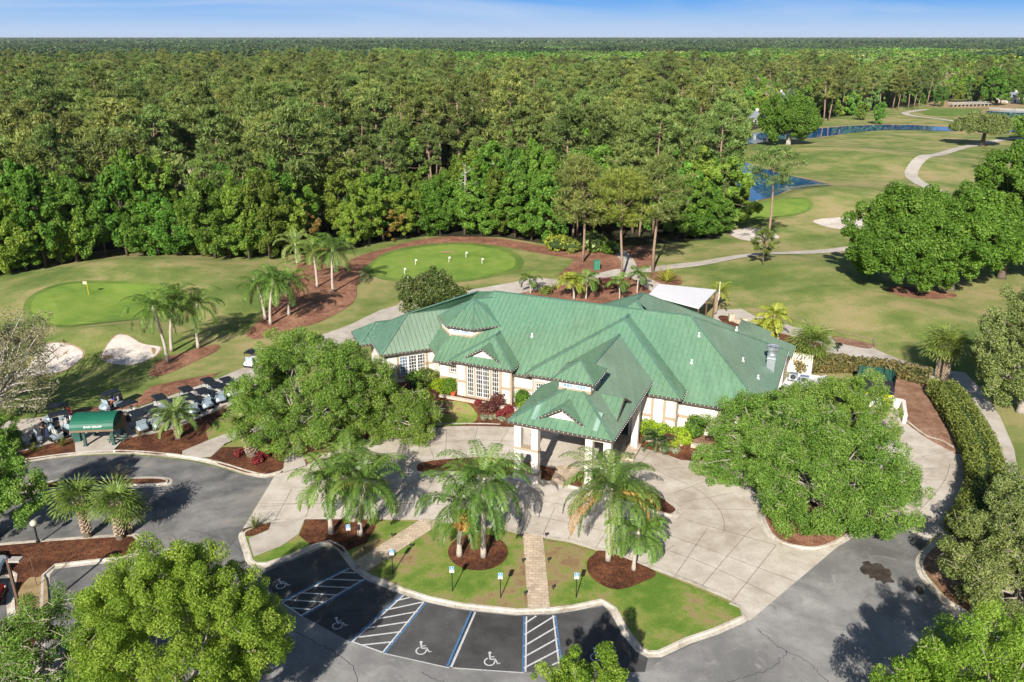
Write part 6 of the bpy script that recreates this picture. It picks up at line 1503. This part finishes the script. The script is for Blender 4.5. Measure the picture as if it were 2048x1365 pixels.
# ================================================================== BAG DROP SHELTER
def bag_drop():
    pl=G(172.5,894.5);pr=G(229,892); d=(pr-pl); rz=math.atan2(d.y,d.x); Lx=d.length
    r=empty('bag_drop_shelter',(pl.x,pl.y,.14),rz,'green barrel-roofed bag drop shelter on four posts','shelter')
    zr=rise(172,894,859); dp=2.3; n=12; ext=1.1; hh=1.05
    m=MB(); vs=[]
    for sx in (-ext*.9,Lx+ext*.35):
        for k in range(n+1):
            a=math.pi*k/n; vs.append((sx,-.35+dp/2+.2-(dp/2+.35)*math.cos(a),zr+hh*math.sin(a)))
    m.use('canopy_green'); m.add(vs,[[k,k+1,n+2+k,n+1+k] for k in range(n)]); m.use('canopy_in')
    m.poly([vs[k] for k in range(n+1)]); m.poly([vs[n+1+k] for k in range(n+1)][::-1])
    m.use('board_brown'); m.beam(Vector(vs[0])-Vector((0,0,.1)),Vector(vs[n+1])-Vector((0,0,.1)),.06,.2); m.beam(Vector(vs[n])-Vector((0,0,.1)),Vector(vs[2*n+1])-Vector((0,0,.1)),.06,.2)
    m.build('canopy',None,r)
    for x,y in ((0,0),(Lx,0),(0,dp),(Lx,dp)):
        m=MB(); m.box((x,y,zr/2-.05),(.24,.24,zr+.1)); m.box((x,y,.06),(.34,.34,.12)); m.build('post','post_green',r)
    cu=bpy.data.curves.new('lettering','FONT'); cu.body='BAG DROP'; cu.size=.3; cu.align_x='CENTER'; cu.extrude=.012
    t=bpy.data.objects.new('lettering_source',cu); C.objects.link(t); bpy.context.view_layer.update()
    me=bpy.data.meshes.new_from_object(t.evaluated_get(bpy.context.evaluated_depsgraph_get())); bpy.data.objects.remove(t); me.materials.clear(); me.materials.append(MATS['white_paint'])
    # wrap the letters on the barrel
    ry=dp/2+.35; cy_=-.35+dp/2+.2
    for v in me.vertices:
        ang=.2+v.co.y/1.25; off=.02+v.co.z; v.co=Vector((v.co.x*1.12+Lx*.44,cy_-(ry+off)*math.cos(ang),zr+(hh+off)*math.sin(ang)))
    link('lettering',me,r)
    return r,rz,pl,Lx,zr,dp
bd=bag_drop()
p=G(157,884); tb=MB(); tb.box((0,0,.5),(.62,.62,1.0),.2); tb.box((0,0,1.08),(.7,.7,.16),.2); tb.box((.0,-.33,.86),(.4,.04,.2),.2); o=tb.build('litter_bin','bin_green',None,loc=(p.x,p.y,.14)); tag(o,'dark green litter bin on the mulch beside the bag drop post','litter bin')
p=G(240,878); nb=empty('notice_board',(p.x,p.y,.14),bd[1]+.5,'brown notice board on two wooden posts behind the bag drop','notice board')
for x in (-.75,.75): m=MB(); m.box((x,0,1.15),(.14,.14,2.3)); m.build('post','board_brown',nb)
m=MB(); m.box((0,0,1.6),(1.4,.1,1.25)); m.build('board','board_brown',nb); m=MB(); m.box((0,.1,2.35),(1.8,.6,.08)); m.build('roof','board_brown',nb)
p=G(232,889); rk=empty('bag_rack_stand',(p.x,p.y,.14),bd[1],'low green slatted bag rack beside the right bag drop post','rack')
m=MB()
for k in range(3): m.beam((-.8,.15+k*.35,.3+k*.12),(.9,.15+k*.35,.3+k*.12),.1,.05)
m.build('slats','post_green',rk)
for x in (-.6,.7): m=MB(); m.beam((x,0,0),(x,1.,.75),.08); m.beam((x,.95,0),(x,.95,.75),.08); m.build('leg','post_green',rk)
# ================================================================== SIGNS, LAMPS, SMALL FURNITURE
def hc_sign(x,y,lab,i):
    p=G(x,y); r=empty('parking_sign',(p.x,p.y,.13),-.03*(i-2),lab,'parking sign','blue and white accessible parking signs')
    m=MB(); m.box((0,0,1.0),(.06,.06,2.0)); m.build('post','black_metal',r)
    m=MB(); m.use('white_paint'); m.box((0,-.045,1.85),(.31,.02,.5)); m.use('sign_blue'); m.box((0,-.058,1.94),(.28,.008,.3)); m.use('black_metal')
    for k in range(3): m.box((0,-.058,1.7-k*.055),(.22,.008,.018))
    m.use('white_paint')
    for k in range(10):
        a0=R(110+k*26);a1=R(110+(k+1)*26); m.poly([(.075*math.cos(a0)-.015,-.064,.075*math.sin(a0)+1.89),(.075*math.cos(a1)-.015,-.064,.075*math.sin(a1)+1.89),(.052*math.cos(a1)-.015,-.064,.052*math.sin(a1)+1.89),(.052*math.cos(a0)-.015,-.064,.052*math.sin(a0)+1.89)])
    m.box((-.01,-.064,2.05),(.04,.004,.04)); m.box((-.005,-.064,1.97),(.022,.004,.11)); m.box((.03,-.064,1.95),(.07,.004,.02)); m.box((.065,-.064,1.88),(.022,.004,.12))
    m.build('panel',None,r)
for i,(x,y,l) in enumerate([(700,1099,'blue and white parking sign standing in the mulch corner among palms'),(786,1150,'blue and white parking sign on the grass beside the slanting paver walk'),(905,1186,'blue and white parking sign on the lawn below the round palm bed'),(1001,1199,'blue and white parking sign on the lawn left of the straight paver walk'),(1152,1199,'blue and white parking sign on the lawn right of the straight paver walk')]): hc_sign(x,y,l,i)
LMP=[(785,1079),(730,1107),(766,1128),(822,1100),(1042,1080),(1092,1078),(1046,1130),(1097,1128),(1050,1196),(1106,1184)]
LNM=['top left of the slanting paver walk','left edge of the slanting walk near the mulch corner','right edge of the slanting walk near the kerb','right side of the slanting walk below the palm frond','upper left end of the straight paver walk','upper right end of the straight paver walk','left side of the straight walk, midway','right side of the straight walk, midway','lower left of the straight walk near the kerb','lower right of the straight walk near the kerb']
for (x,y),w in zip(LMP,LNM):
    p=G(x,y); r=empty('garden_light',(p.x,p.y,.13),0,'small black garden light at the '+w,'garden light','black garden lights along the paver walks')
    m=MB(); m.tube([(0,0,0),(0,0,.26)],.02,6); m.build('stake','black_metal',r); m=MB(); M=Matrix.Rotation(.7,3,'X'); m.lathe((0,0,.3),[(.04,-.1),(.09,-.06),(.1,.1),(.075,.1),(.07,.05)],10,M); m.build('head','black_metal',r)
for x,y,lab in ((1645,1072,'dark stake-mounted floodlight on the oak island mulch'),(1614,1076,'short white-tipped stake on the oak island mulch')):
    p=G(x,y); m=MB(); m.box((0,0,.4),(.1,.1,.8)); m.box((0,-.05,.75),(.22,.16,.25)); o=m.build('floodlight','black_metal',None,loc=(p.x,p.y,.14)); tag(o,lab,'floodlight')
p=G(77,1088); hh=rise(77,1088,1050); gl=empty('globe_lamp',(p.x,p.y,.14),0,'short black lamp post with a round globe on the car park island','lamp post')
m=MB(); m.tube([(0,0,0),(0,0,hh-.25)],.07,8); m.lathe((0,0,0),[(.14,0),(.14,.2),(.08,.3)],10); m.build('post','black_metal',gl); m=MB(); m.ball((0,0,hh),.27,14,10); m.build('globe','lamp_globe',gl)
p=G(48,1250); hh=rise(48,1250,1122); gl=empty('car_park_light',(p.x,p.y,.14),0,'tall brown square car park light pole with a flat box lamp','lamp post')
m=MB(); m.box((0,0,hh/2),(.15,.15,hh)); m.build('post','bronze_pole',gl); m=MB(); m.box((.55,0,hh-.05),(.7,.5,.14)); m.box((.15,0,hh-.05),(.3,.08,.08)); m.build('lamp_head','timber_grey',gl)
p=G(75,1176); hh=rise(75,1176,1118); m=MB(); m.tube([(0,0,0),(0,0,hh)],.03,6); m.box((0,-.02,hh-.2),(.05,.02,.4)); tag(m.build('thin_post','bronze_pole',None,loc=(p.x,p.y,.14)),'thin dark sign post seen edge-on in the dry grass','post')
# greens: flags
p=G(181,608); p.z=hgt(p.x,p.y)+.08; fl=empty('golf_flag',p,0,'yellow golf flagstick with pale flag on the practice green','flagstick'); hh=rise(181,608,581)
m=MB(); m.tube([(0,0,0),(0,0,hh)],.035,6); m.build('stick','flag_yellow',fl); m=MB(); m.box((-.28,0,hh-.22),(.5,.03,.4)); m.build('flag','flag_pink',fl)
for x,y,w in ((831,531,'upper left'),(809,549,'lower left near the roof'),(898,526,'centre'),(932,516,'upper right'),(964,529,'right')):
    p=G(x,y); p.z=hgt(p.x,p.y)+.08; fl=empty('practice_flag',p,0,'small white practice flag at the %s of the putting green'%w,'practice flag','small flags on the putting green')
    m=MB(); m.tube([(0,0,0),(0,0,1.0)],.04,5); m.build('stick','white_paint',fl); m=MB(); m.box((.14,0,.86),(.28,.03,.24)); m.build('flag','white_paint',fl)
for x,y,rx in ((895,505,1.4),(804,525,.7)):
    q=G(x,y); tag(sheet('sand_patch',[(q.x+rx*math.cos(k*.785),q.y+rx*.5*math.sin(k*.785)) for k in range(8)],.1+hgt(q.x,q.y),'bank',world=True),kind='structure')
p=G(1193,540); ub=empty('utility_box',(p.x,p.y,.05),.2,'green utility cabinet standing in the straw bed by the rear path','utility box')
m=MB(); m.box((0,0,.75),(.95,.7,1.5)); m.build('cabinet','utility_green',ub); m=MB(); m.box((0,0,1.54),(1.05,.8,.1)); m.build('lid','utility_green',ub); m=MB(); m.box((.1,-.37,.8),(.05,.03,.9)); m.build('door_handle','black_metal',ub)
m=MB(); m.lathe((0,0,0),[(.15,0),(.26,.2),(.3,.42),(.33,.45),(.33,.52),(.26,.52)],14); tag(m.build('terracotta_pot','terracotta',None,loc=tuple(B(-7.05,.55,.2))),'orange terracotta pot at the corner of the bay window wall','pot')
# flagpole and viewing scope behind the roof
p=G(1433,645); m=MB(); m.tube([(0,0,0),(0,0,2.6)],.04,6); tag(m.build('white_pole','white_paint',None,loc=(p.x,p.y,3.2)),'thin white pole rising behind the roof beside the awning','pole')
# stone seating wall on the rear patio
sw=MB(); pts=[G(1462,643),G(1480,650),G(1500,660),G(1512,668)]
for a,b in zip(pts,pts[1:]): sw.beam(a+Vector((0,0,.35)),b+Vector((0,0,.35)),.45,.6)
for q in (pts[0],pts[-1],G(1487,652)): sw.box(q+Vector((0,0,.55)),(.7,.7,1.1))
tag(sw.build('stone_seat_wall','stone'),'pale stone seat wall with pillars on the rear patio','seat wall')
p=G(1675,705); sb=empty('sign_lectern',(p.x,p.y,.1),.2,'small black angled stand on the rear path by the hedge','stand')
m=MB(); m.box((0,0,.45),(.08,.08,.9)); m.build('post','black_metal',sb); m=MB(); m.box((0,0,.95),(.9,.5,.06),M=Matrix.Rotation(.5,3,'X')); m.build('panel','black_metal',sb)
# timber edging on the right of the rear patio
ed=MB(); pts=[G(1497,619),G(1594,641),G(1660,661),G(1746,682),G(1750,700)]
for a,b in zip(pts,pts[1:]): ed.beam(a+Vector((0,0,.12)),b+Vector((0,0,.12)),.2,.26)
tag(ed.build('edging','edge_timber'),'timber edging between the rear patio and the fairway','edging')
# ================================================================== SERVICE YARD
yd=empty('yard_canopy',G(1650,790),0,'flat white canopy over the kitchen yard, half hidden by the right oaks','canopy'); YO=Vector(yd.location)
q=[G(1585,770,3.0)-YO,G(1652,750,3.0)-YO,G(1705,800,3.0)-YO,G(1640,830,3.0)-YO]
m=MB(); m.add(q+[v-Vector((0,0,.15)) for v in q],[[0,1,2,3],[7,6,5,4],[0,4,5,1],[1,5,6,2],[2,6,7,3],[3,7,4,0]]); m.build('canopy','vinyl_white',yd)
for v in q: m=MB(); m.box((v.x*.96,v.y*.96,1.4),(.14,.14,2.8)); m.build('post','galvanised',yd)
yw=MB()
for a,b in ((G(1560,775),G(1572,742)),(G(1572,742),G(1622,750))): yw.beam(a+Vector((0,0,1.2)),b+Vector((0,0,1.2)),.3,2.4)
tag(yw.build('yard_wall','stucco'),'cream yard wall at the kitchen end of the clubhouse','wall')
for x,y,w in ((1586,757,'left'),(1608,763,'right')):
    p=G(x,y,2.7); r=empty('condenser_unit',(p.x,p.y,2.5),ROTB,'grey condenser unit on the yard roof, %s of the pair'%w,'air conditioner','condenser units on the yard roof')
    m=MB(); m.box((0,0,.45),(.9,.6,.7)); m.build('casing','galvanised',r); m=MB(); M=Matrix.Rotation(math.pi/2,3,'X'); m.lathe((0,-.31,.45),[(.28,0),(.28,.03),(.02,.04)],14,M); m.build('fan_grille','tin_dark',r)
    m=MB(); m.box((0,0,.05),(1.0,.7,.08)); m.build('frame','black_metal',r)
yr=MB(); q=[G(1562,772,2.45),G(1580,745,2.45),G(1640,752,2.45),G(1640,790,2.45)]; yr.poly(q); tag(yr.build('yard_roof','white_paint'),'flat white yard roof carrying the condenser units','roof')
sf=empty('screen_fence',G(1750,770),0,'dark green fabric screen fence enclosing the bins','fence'); SO=Vector(sf.location)
fp_=[G(1712,768),G(1742,770),G(1763,773),G(1780,777),G(1787,785),G(1782,808)]
for i,(a,b) in enumerate(zip(fp_,fp_[1:])):
    m=MB(); n=6; vs=[]
    for k in range(n+1):
        p=a.lerp(b,k/n)-SO; o=.07*math.sin(k*2.1+i)
        vs+=[(p.x+o*.5,p.y+o,.1),(p.x-o*.3,p.y-o,1.2),(p.x+o,p.y+o,2.2)]
    m.add(vs,[[k*3+j,k*3+3+j,k*3+4+j,k*3+1+j] for k in range(n) for j in range(2)]); m.build('fabric_panel','screen_green',sf)
for p in fp_: m=MB(); q=p-SO; m.tube([(q.x,q.y,0),(q.x,q.y,2.4)],.05,6); m.build('post','black_metal',sf)
ds=empty('tool_shed',G(1748,806),-.35,'small yellow and white shed with dark corrugated roof','shed')
m=MB(); m.use('white_paint'); m.box((0,0,.9),(3.,2.4,1.8)); m.use('yellow_paint'); m.box((0,-1.22,1.6),(3.04,.06,.35)); m.box((1.0,-1.22,.8),(.7,.06,1.3)); m.build('wall',None,ds)
m=MB(); m.use('tin_dark'); m.box((0,.1,1.95),(3.3,3.0,.08),M=Matrix.Rotation(.12,3,'X'))
for k in range(12): m.box((-1.5+k*.27,.1,2.01),(.08,3.0,.05),M=Matrix.Rotation(.12,3,'X'))
m.build('roof',None,ds)
rw=MB()
for a,b in ((G(1772,795),G(1784,815)),(G(1784,815),G(1804,818)),(G(1804,818),G(1808,848))): rw.beam(a+Vector((0,0,.5)),b+Vector((0,0,.5)),.35,1.1)
tag(rw.build('retaining_wall','stucco'),'low pale retaining wall between the service drive and the bare bank','retaining wall')
# ================================================================== CARS at the left edge
def make_car(name,loc,rz,paint,label):
    r=empty(name,loc,rz,label,'car')
    prof=[(2.2,.45),(2.28,.7),(2.1,.92),(1.2,1.05),(.55,1.52),(-.9,1.6),(-1.75,1.52),(-2.2,1.0),(-2.25,.5)]
    b=MB(); n=len(prof); secs=[]
    for y,k,zz in ((-.92,1.,.0),(-.86,1.0,.02),(.86,1.0,.02),(.92,1.,0)):
        secs.append([(x*(.98 if abs(y)>.9 else 1),y*(1 if z<1.1 else .82),z-(.03 if abs(y)>.9 else 0)) for x,z in prof])
    vs=[p for s in secs for p in s]; fs=[[i*n+k,i*n+(k+1)%n,(i+1)*n+(k+1)%n,(i+1)*n+k] for i in range(3) for k in range(n)]; fs+=[list(range(n)),[3*n+k for k in range(n)][::-1]]
    b.add(vs,fs); b.build('body',paint,r)
    g_=MB(); g_.add([(1.14,-.72,1.1),(1.14,.72,1.1),(.6,.64,1.5),(.6,-.64,1.5)],[[0,1,2,3]]); g_.build('windscreen','car_glass',r,loc=(.02,0,.02))
    for s in (-1,1):
        g_=MB(); g_.add([(1.0,s*.85,1.12),(.5,s*.775,1.46),(-1.6,s*.775,1.46),(-1.9,s*.86,1.12)],[[0,1,2,3]]); g_.build('side_window','car_glass',r,loc=(0,s*.02,0))
        h=MB(); h.ball((2.13,s*.66,.8),.13,10,7,(.6,1.5,.7)); h.build('headlight','lamp_clear',r)
        h=MB(); h.box((.85,s*.98,1.12),(.16,.2,.14)); h.build('mirror',paint,r)
        for x in (1.4,-1.4):
            M=Matrix.Rotation(math.pi/2,3,'X'); w=MB(); w.lathe((x,s*.84,.34),[(.2,-.11),(.32,-.12),(.34,-.08),(.34,.08),(.32,.12),(.2,.11)],18,M); o=w.build('wheel','rubber',r); q=MB(); q.lathe((x,s*.84,.34),[(.03,-.13),(.2,-.1),(.2,.1),(.03,.13)],12,M); q.build('rim','rim_grey',o)
    m=MB(); m.box((2.25,0,.5),(.1,1.5,.16)); m.box((2.26,0,.72),(.06,.8,.12)); m.build('grille','cart_trim',r)
p=G(-56,1154); make_car('parked_car',(p.x,p.y,.03),.22,'car_silver','silver car nosing in at the left edge of the picture beside the mulch')
p=G(-60,1214); make_car('parked_car',(p.x,p.y,.03),.2,'car_red','dark red car below the silver one at the left edge')
# ================================================================== SHRUBS AND HEDGES
def bush(name,px,py,r,h,mat,label,n=2200,size=.09,z=.12,seed=0,sq=False,group=None,cat='shrub',core=True,loose=.35):
    p=GB(px,py) if z=='bed' else G(px,py,z); root=empty(name,(p.x,p.y,p.z),0,label,cat,group); g=np.random.default_rng(int(seed+px))
    cl=[]
    for k in range(16):
        a=g.random()*6.28; d=r*.55*g.random()**.5; zz=h*(.3+.42*g.random()); cl.append((d*math.cos(a),d*math.sin(a),zz,min(r*.55,h*.42)*(.8+.4*g.random())))
    link('foliage',leaves('foliage',cl,n,size,mat,asp=.55,seed=int(seed+px),shell=.75,up=.35,tvar=.3,out=1.),root)
    if core: m=MB(); m.ball((0,0,h*.45),1.,10,8,(r*.72,r*.72,h*.42)); m.build('stems','shrub_core',root)  # solid dark core added inside the leaves to block light
    return root
def at_uv(u,v,z): q=B(u,v); a,b=proj(q.x,q.y,z); return a,b
def ubush(u,v,r,h,mat,label,n=2600,z=.9,**k):
    a,b=at_uv(u,v,z); return bush('round_shrub',a,b,r,h,mat,label,n,z=z,seed=int(u*7+50),**k)
ubush(-8.6,.9,1.25,1.5,'lf_shrub_lime','lime clipped shrub left of the tall bay windows'); ubush(-7.55,1.0,1.0,1.95,'lf_shrub','taller green clipped shrub against the left corner of the bay')
ubush(.75,.75,.95,2.4,'lf_shrub','tall clipped green shrub between the bay and the porch',z=.7); ubush(1.5,.1,.8,1.4,'lf_shrub_lime','low lime shrub tucked beside the porch roof',1500,z=.6)
for u,v,r,h,mt,lb in ((14.35,-.15,1.05,1.45,'lf_shrub_lime','lime clipped shrub right of the rear porch pillar'),(15.6,-.1,1.0,1.3,'lf_shrub_lime','lime clipped shrub below the white shutter'),(17.1,.1,.95,1.3,'lf_shrub_lime','lime clipped shrub in front of the wall corner'),(17.9,-.5,.75,1.2,'lf_shrub_lime','small lime shrub at the end of the shrub row'),(18.5,.9,1.1,2.4,'lf_shrub','upright clipped green shrub by the right front wall'),(16.5,-.5,.75,.8,'lf_burgundy','dark bare-stemmed shrub between the lime shrubs')): ubush(u,v,r,h,mt,lb,z=.85)
for x,y,r,h,mt,lb in ((985,822,1.0,1.1,'lf_burgundy','burgundy shrub in the bed in front of the planter wall'),(995,812,.95,1.2,'lf_burgundy','larger burgundy shrub beside the planter wall end'),(1002,834,.6,.6,'lf_red','bright crimson plant in the front bed'),(968,822,.8,.8,'lf_burgundy','small burgundy shrub at the left of the red bed'),(955,810,.5,.5,'lf_red','small crimson plant by the planter wall'),(1018,826,.6,.7,'lf_red','crimson leafed plant close to the porch roof'),(868,796,.8,.8,'lf_burgundy','purple shrub left of the planter wall'),
 (478,912,.45,.6,'lf_red','small magenta plant on the mulch left of the thick palm'),(523,917,.8,.7,'lf_red','magenta cordyline clump on the mulch right of the thick palm'),(537,902,.9,1.,'lf_red','taller magenta cordyline behind the thick palm'),(515,926,.6,.6,'lf_red','low magenta plant at the front of the thick palm bed')):
    bush('bed_shrub',x,y,r,h,mt,lb,800,.1,core=False,z='bed' if x>800 else .13)
for x,y,r,h,lb in ((967,838,.6,.4,'pale green low plant at the front of the bed, left one'),(985,838,.7,.4,'pale green low plant in the middle of the front bed'),(1003,841,.6,.4,'pale green low plant near the porch roof edge'),(1331,903,.7,.5,'pale grey-green low plant by the right kerb'),(1350,906,.6,.5,'grey-green low plant at the end of the right bed')): bush('low_plant',x,y,r,h,'lf_moss',lb,420,.09,core=False,z='bed')
bush('low_plant',1345,893,1.0,.8,'lf_yellow_palm','yellow-green leafy plant by the right planter wall',700,.11,core=False,z='bed')
bush('ramp_shrub',838,776,1.6,1.9,'lf_oak','green shrub under the ramp handrail',1800,.11,z=.5); bush('ramp_shrub',858,772,1.4,2.2,'lf_hedge','pale green shrub at the corner below the wing window',1600,.11,z=.7); bush('ramp_shrub',866,790,.8,1.1,'lf_shrub_lime','spiky lime plant beside the ramp',700,.1,core=False,z=.6)
def tuft(x,y,r,mat,lab,n=70,seed=0,z=.13):
    p=G(x,y); g=np.random.default_rng(seed+x); Ps=[];Ts=[];Bs=[];tn=[]
    for k in range(n):
        a=g.random()*6.28; e=math.radians(25+60*g.random()); h=np.array([math.cos(a)*math.cos(e),math.sin(a)*math.cos(e),math.sin(e)]); L=r*(.7+.5*g.random()); sd=np.array([-math.sin(a),math.cos(a),0])
        Ps.append(h*L*.45);Ts.append(h*L*.46);Bs.append(sd*.025);h2=h-np.array([0,0,.55]);tn.append(g.random()); Ps.append(h*L*.85+h2*L*.15);Ts.append(h2*L*.28);Bs.append(sd*.018);tn.append(g.random())
    o=link('grass_tuft',quads_mesh('grass_tuft',np.array(Ps),np.array(Ts),np.array(Bs),np.array(tn),mat),None,(p.x,p.y,z)); tag(o,lab,'ornamental grass','tufts of ornamental grass')
for x,y,r,m_,lb in ((510,1060,1.3,'lf_hedge','feathery grass tuft in the bed at the left tip of the entrance lawn'),(236,962,1.3,'lf_dry','straw-coloured grass tuft on the narrow car park island'),(281,878,1.0,'lf_dry','dry grass tuft on the mulch left of the date palm'),(325,868,1.0,'lf_dry','dry grass tuft at the foot of the golf cart by the date palm'),(126,895,.9,'lf_hedge','green grass tuft on the left mulch bed by the carts'),(68,906,.8,'lf_hedge','smaller grass tuft at the left end of the mulch bed'),(446,832,1.1,'lf_dry','dry grass tuft at the corner of the cart rank'),(1108,582,1.2,'lf_hedge','low spiky plant in the rear bed left of the yellow palm clump'),(1055,598,.8,'lf_dry','dry tuft in the rear bed by the left small palm'),(935,583,.9,'lf_hedge','grass tuft at the path behind the magnolia')): tuft(x,y,r,m_,lb)
bush('rear_shrub',1090,588,1.2,1.2,'lf_hedge','olive shrub in the rear bed between the small palms',600,.18,core=False)
for x,y in ((1195,580),(1208,578),(1220,577)): bush('rear_shrub',x,y,1.3,1.5,'lf_burgundy','dark burgundy shrub in the row behind the clubhouse',700,.2,group='burgundy shrubs behind the clubhouse')
bush('edge_shrub',1118,500,3.2,2.6,'lf_yellow_palm','yellow-green shrub mass at the end of the putting green bed',1500,.26); bush('edge_shrub',1142,502,2.8,2.2,'lf_hedge','yellowish shrub beside the tall left pine',1200,.26); bush('edge_shrub',1190,503,2.4,3.4,'lf_sabal','bushy palmetto at the woodland edge between the tall pines',900,.4); bush('edge_shrub',1222,506,2.2,2.,'lf_shrub','bright green shrub at the start of the woodland path',1000,.24)
# hedges
def hedge(name,line,w,h,mat,label,n,size,seed,z=.1):
    pts=[G(*q) for q in line]; o=pts[0].copy(); root=empty(name,(o.x,o.y,z),0,label,'hedge'); g=np.random.default_rng(seed); cl=[]
    tot=sum((b-a).length for a,b in zip(pts,pts[1:])); m=MB()
    for a,b in zip(pts,pts[1:]):
        d=(b-a); L_=d.length; k=max(2,int(L_/.55)); s=Vector((-d.y,d.x,0)).normalized()
        for i in range(k):
            c=a+d*(i+.5)/k-o
            for q in (-.28,.28): cl.append((c.x+s.x*q*w+g.normal()*.07,c.y+s.y*q*w+g.normal()*.07,h*.62+g.normal()*.06,h*.4)); cl.append((c.x+s.x*q*w*1.15,c.y+s.y*q*w*1.15,h*.32,h*.36))
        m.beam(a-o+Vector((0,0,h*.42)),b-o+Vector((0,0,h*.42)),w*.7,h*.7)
    link('foliage',leaves('foliage',cl,n,size,mat,asp=.5,seed=seed,shell=.7,up=.4,tvar=.35,out=.9),root); m.build('stems','shrub_core',root)  # same light-blocking filler, added along the inside of the hedge
hedge('clipped_hedge',[(1878,792),(1897,815),(1920,850),(1940,885),(1958,925),(1968,965),(1966,1000),(1950,1045),(1925,1080)],2.9,2.1,'lf_hedge','long curving clipped hedge between the service drive and the rear path',46000,.11,601)
hedge('flowering_hedge',[(1590,742),(1650,742),(1700,741),(1750,748),(1800,755),(1850,768)],2.2,1.7,'lf_hedge_red','loose reddish-green hedge along the rear path',13000,.16,603)
bush('corner_shrub',1590,735,2.,2.2,'lf_rust','russet shrubs under the shaggy cabbage palm',1500,.18)
bush('corner_shrub',2020,1000,1.8,2.,'lf_oak','green shrubs at the foot of the right edge trees',1500,.16)
# ================================================================== LIGHT, SKY, CAMERA
EL,AZ=32.,14.8
sd=Vector((-math.sin(R(AZ))*math.cos(R(EL)),-math.cos(R(AZ))*math.cos(R(EL)),math.sin(R(EL))))
sun=bpy.data.lights.new('sun','SUN'); sun.energy=5.; sun.angle=R(.5); sun.color=(1.,.945,.86)
so=bpy.data.objects.new('sun',sun); C.objects.link(so); so.rotation_euler=sd.to_track_quat('Z','Y').to_euler(); so.location=(0,0,80)
w=bpy.data.worlds.new('World'); bpy.context.scene.world=w; w.use_nodes=True; nt=w.node_tree; nt.nodes.clear()
out=nt.nodes.new('ShaderNodeOutputWorld'); bg=nt.nodes.new('ShaderNodeBackground'); sk=nt.nodes.new('ShaderNodeTexSky'); sk.sky_type='NISHITA'; sk.sun_disc=False
sk.sun_elevation=R(EL); sk.sun_rotation=math.atan2(sd.x,sd.y); sk.air_density=1.; sk.dust_density=.6; sk.ozone_density=2.
SKYS=.055
bg.inputs['Strength'].default_value=SKYS
# the low band of sky: pale at the horizon deepening to blue, with thin cirrus
tc=nt.nodes.new('ShaderNodeTexCoord'); sx=nt.nodes.new('ShaderNodeSeparateXYZ'); nt.links.new(tc.outputs['Generated'],sx.inputs[0])
el=ramp(nt,sx.outputs['Z'],[(0.,(5.8,7.2,9.6)),(.01,(5.2,6.9,9.6)),(.024,(3.3,5.8,9.6)),(.04,(1.45,4.4,9.8)),(.1,(.8,2.5,6.6)),(.2,(.6,1.5,4.2))])
mp=nt.nodes.new('ShaderNodeMapping'); mp.inputs['Scale'].default_value=(1.3,1.3,16); nt.links.new(tc.outputs['Generated'],mp.inputs['Vector'])
cn=noise(nt,mp.outputs[0],1.5,3,.5,1.2); ck=ramp(nt,cn,[(.46,(0,0,0)),(.75,g3(.7))])
el=mix(nt,ck,el,(5.7,7.2,9.7))
fk=ramp(nt,sx.outputs['Z'],[(.06,(1,1,1)),(.22,(0,0,0))])
nt.links.new(mix(nt,fk,sk.outputs[0],el),bg.inputs['Color']); nt.links.new(bg.outputs[0],out.inputs[0])
hz=MB(); hz.box((0,25000,28),(90000,80000,60)); m_,nt_,out_=newmat('haze_air'); pv=nt_.nodes.new('ShaderNodeVolumePrincipled'); pv.inputs['Color'].default_value=(.72,.82,.95,1); pv.inputs['Density'].default_value=3.5e-5; nt_.links.new(pv.outputs[0],out_.inputs['Volume'])
tag(hz.build('haze','haze_air'),kind='stuff')
s_=bpy.context.scene; s_.cycles.volume_bounces=0
cam=bpy.data.cameras.new('camera'); cam.sensor_width=36; cam.lens=36*F/2048; cam.clip_start=.5; cam.clip_end=100000
co=bpy.data.objects.new('camera',cam); C.objects.link(co); co.location=(0,0,H); co.rotation_euler=(math.pi/2-P,0,0)
s=bpy.context.scene; s.camera=co
s.render.engine='CYCLES'; s.cycles.max_bounces=6; s.cycles.diffuse_bounces=3; s.cycles.glossy_bounces=2; s.cycles.transmission_bounces=3; s.cycles.transparent_max_bounces=6
s.cycles.use_adaptive_sampling=True; s.cycles.adaptive_threshold=.02
s.cycles.use_denoising=True
s.cycles.sample_clamp_indirect=1.5; s.cycles.blur_glossy=1.; s.cycles.caustics_reflective=False; s.cycles.caustics_refractive=False
s.view_settings.view_transform='Standard'; s.view_settings.look='None'; s.view_settings.exposure=.74; s.view_settings.gamma=1
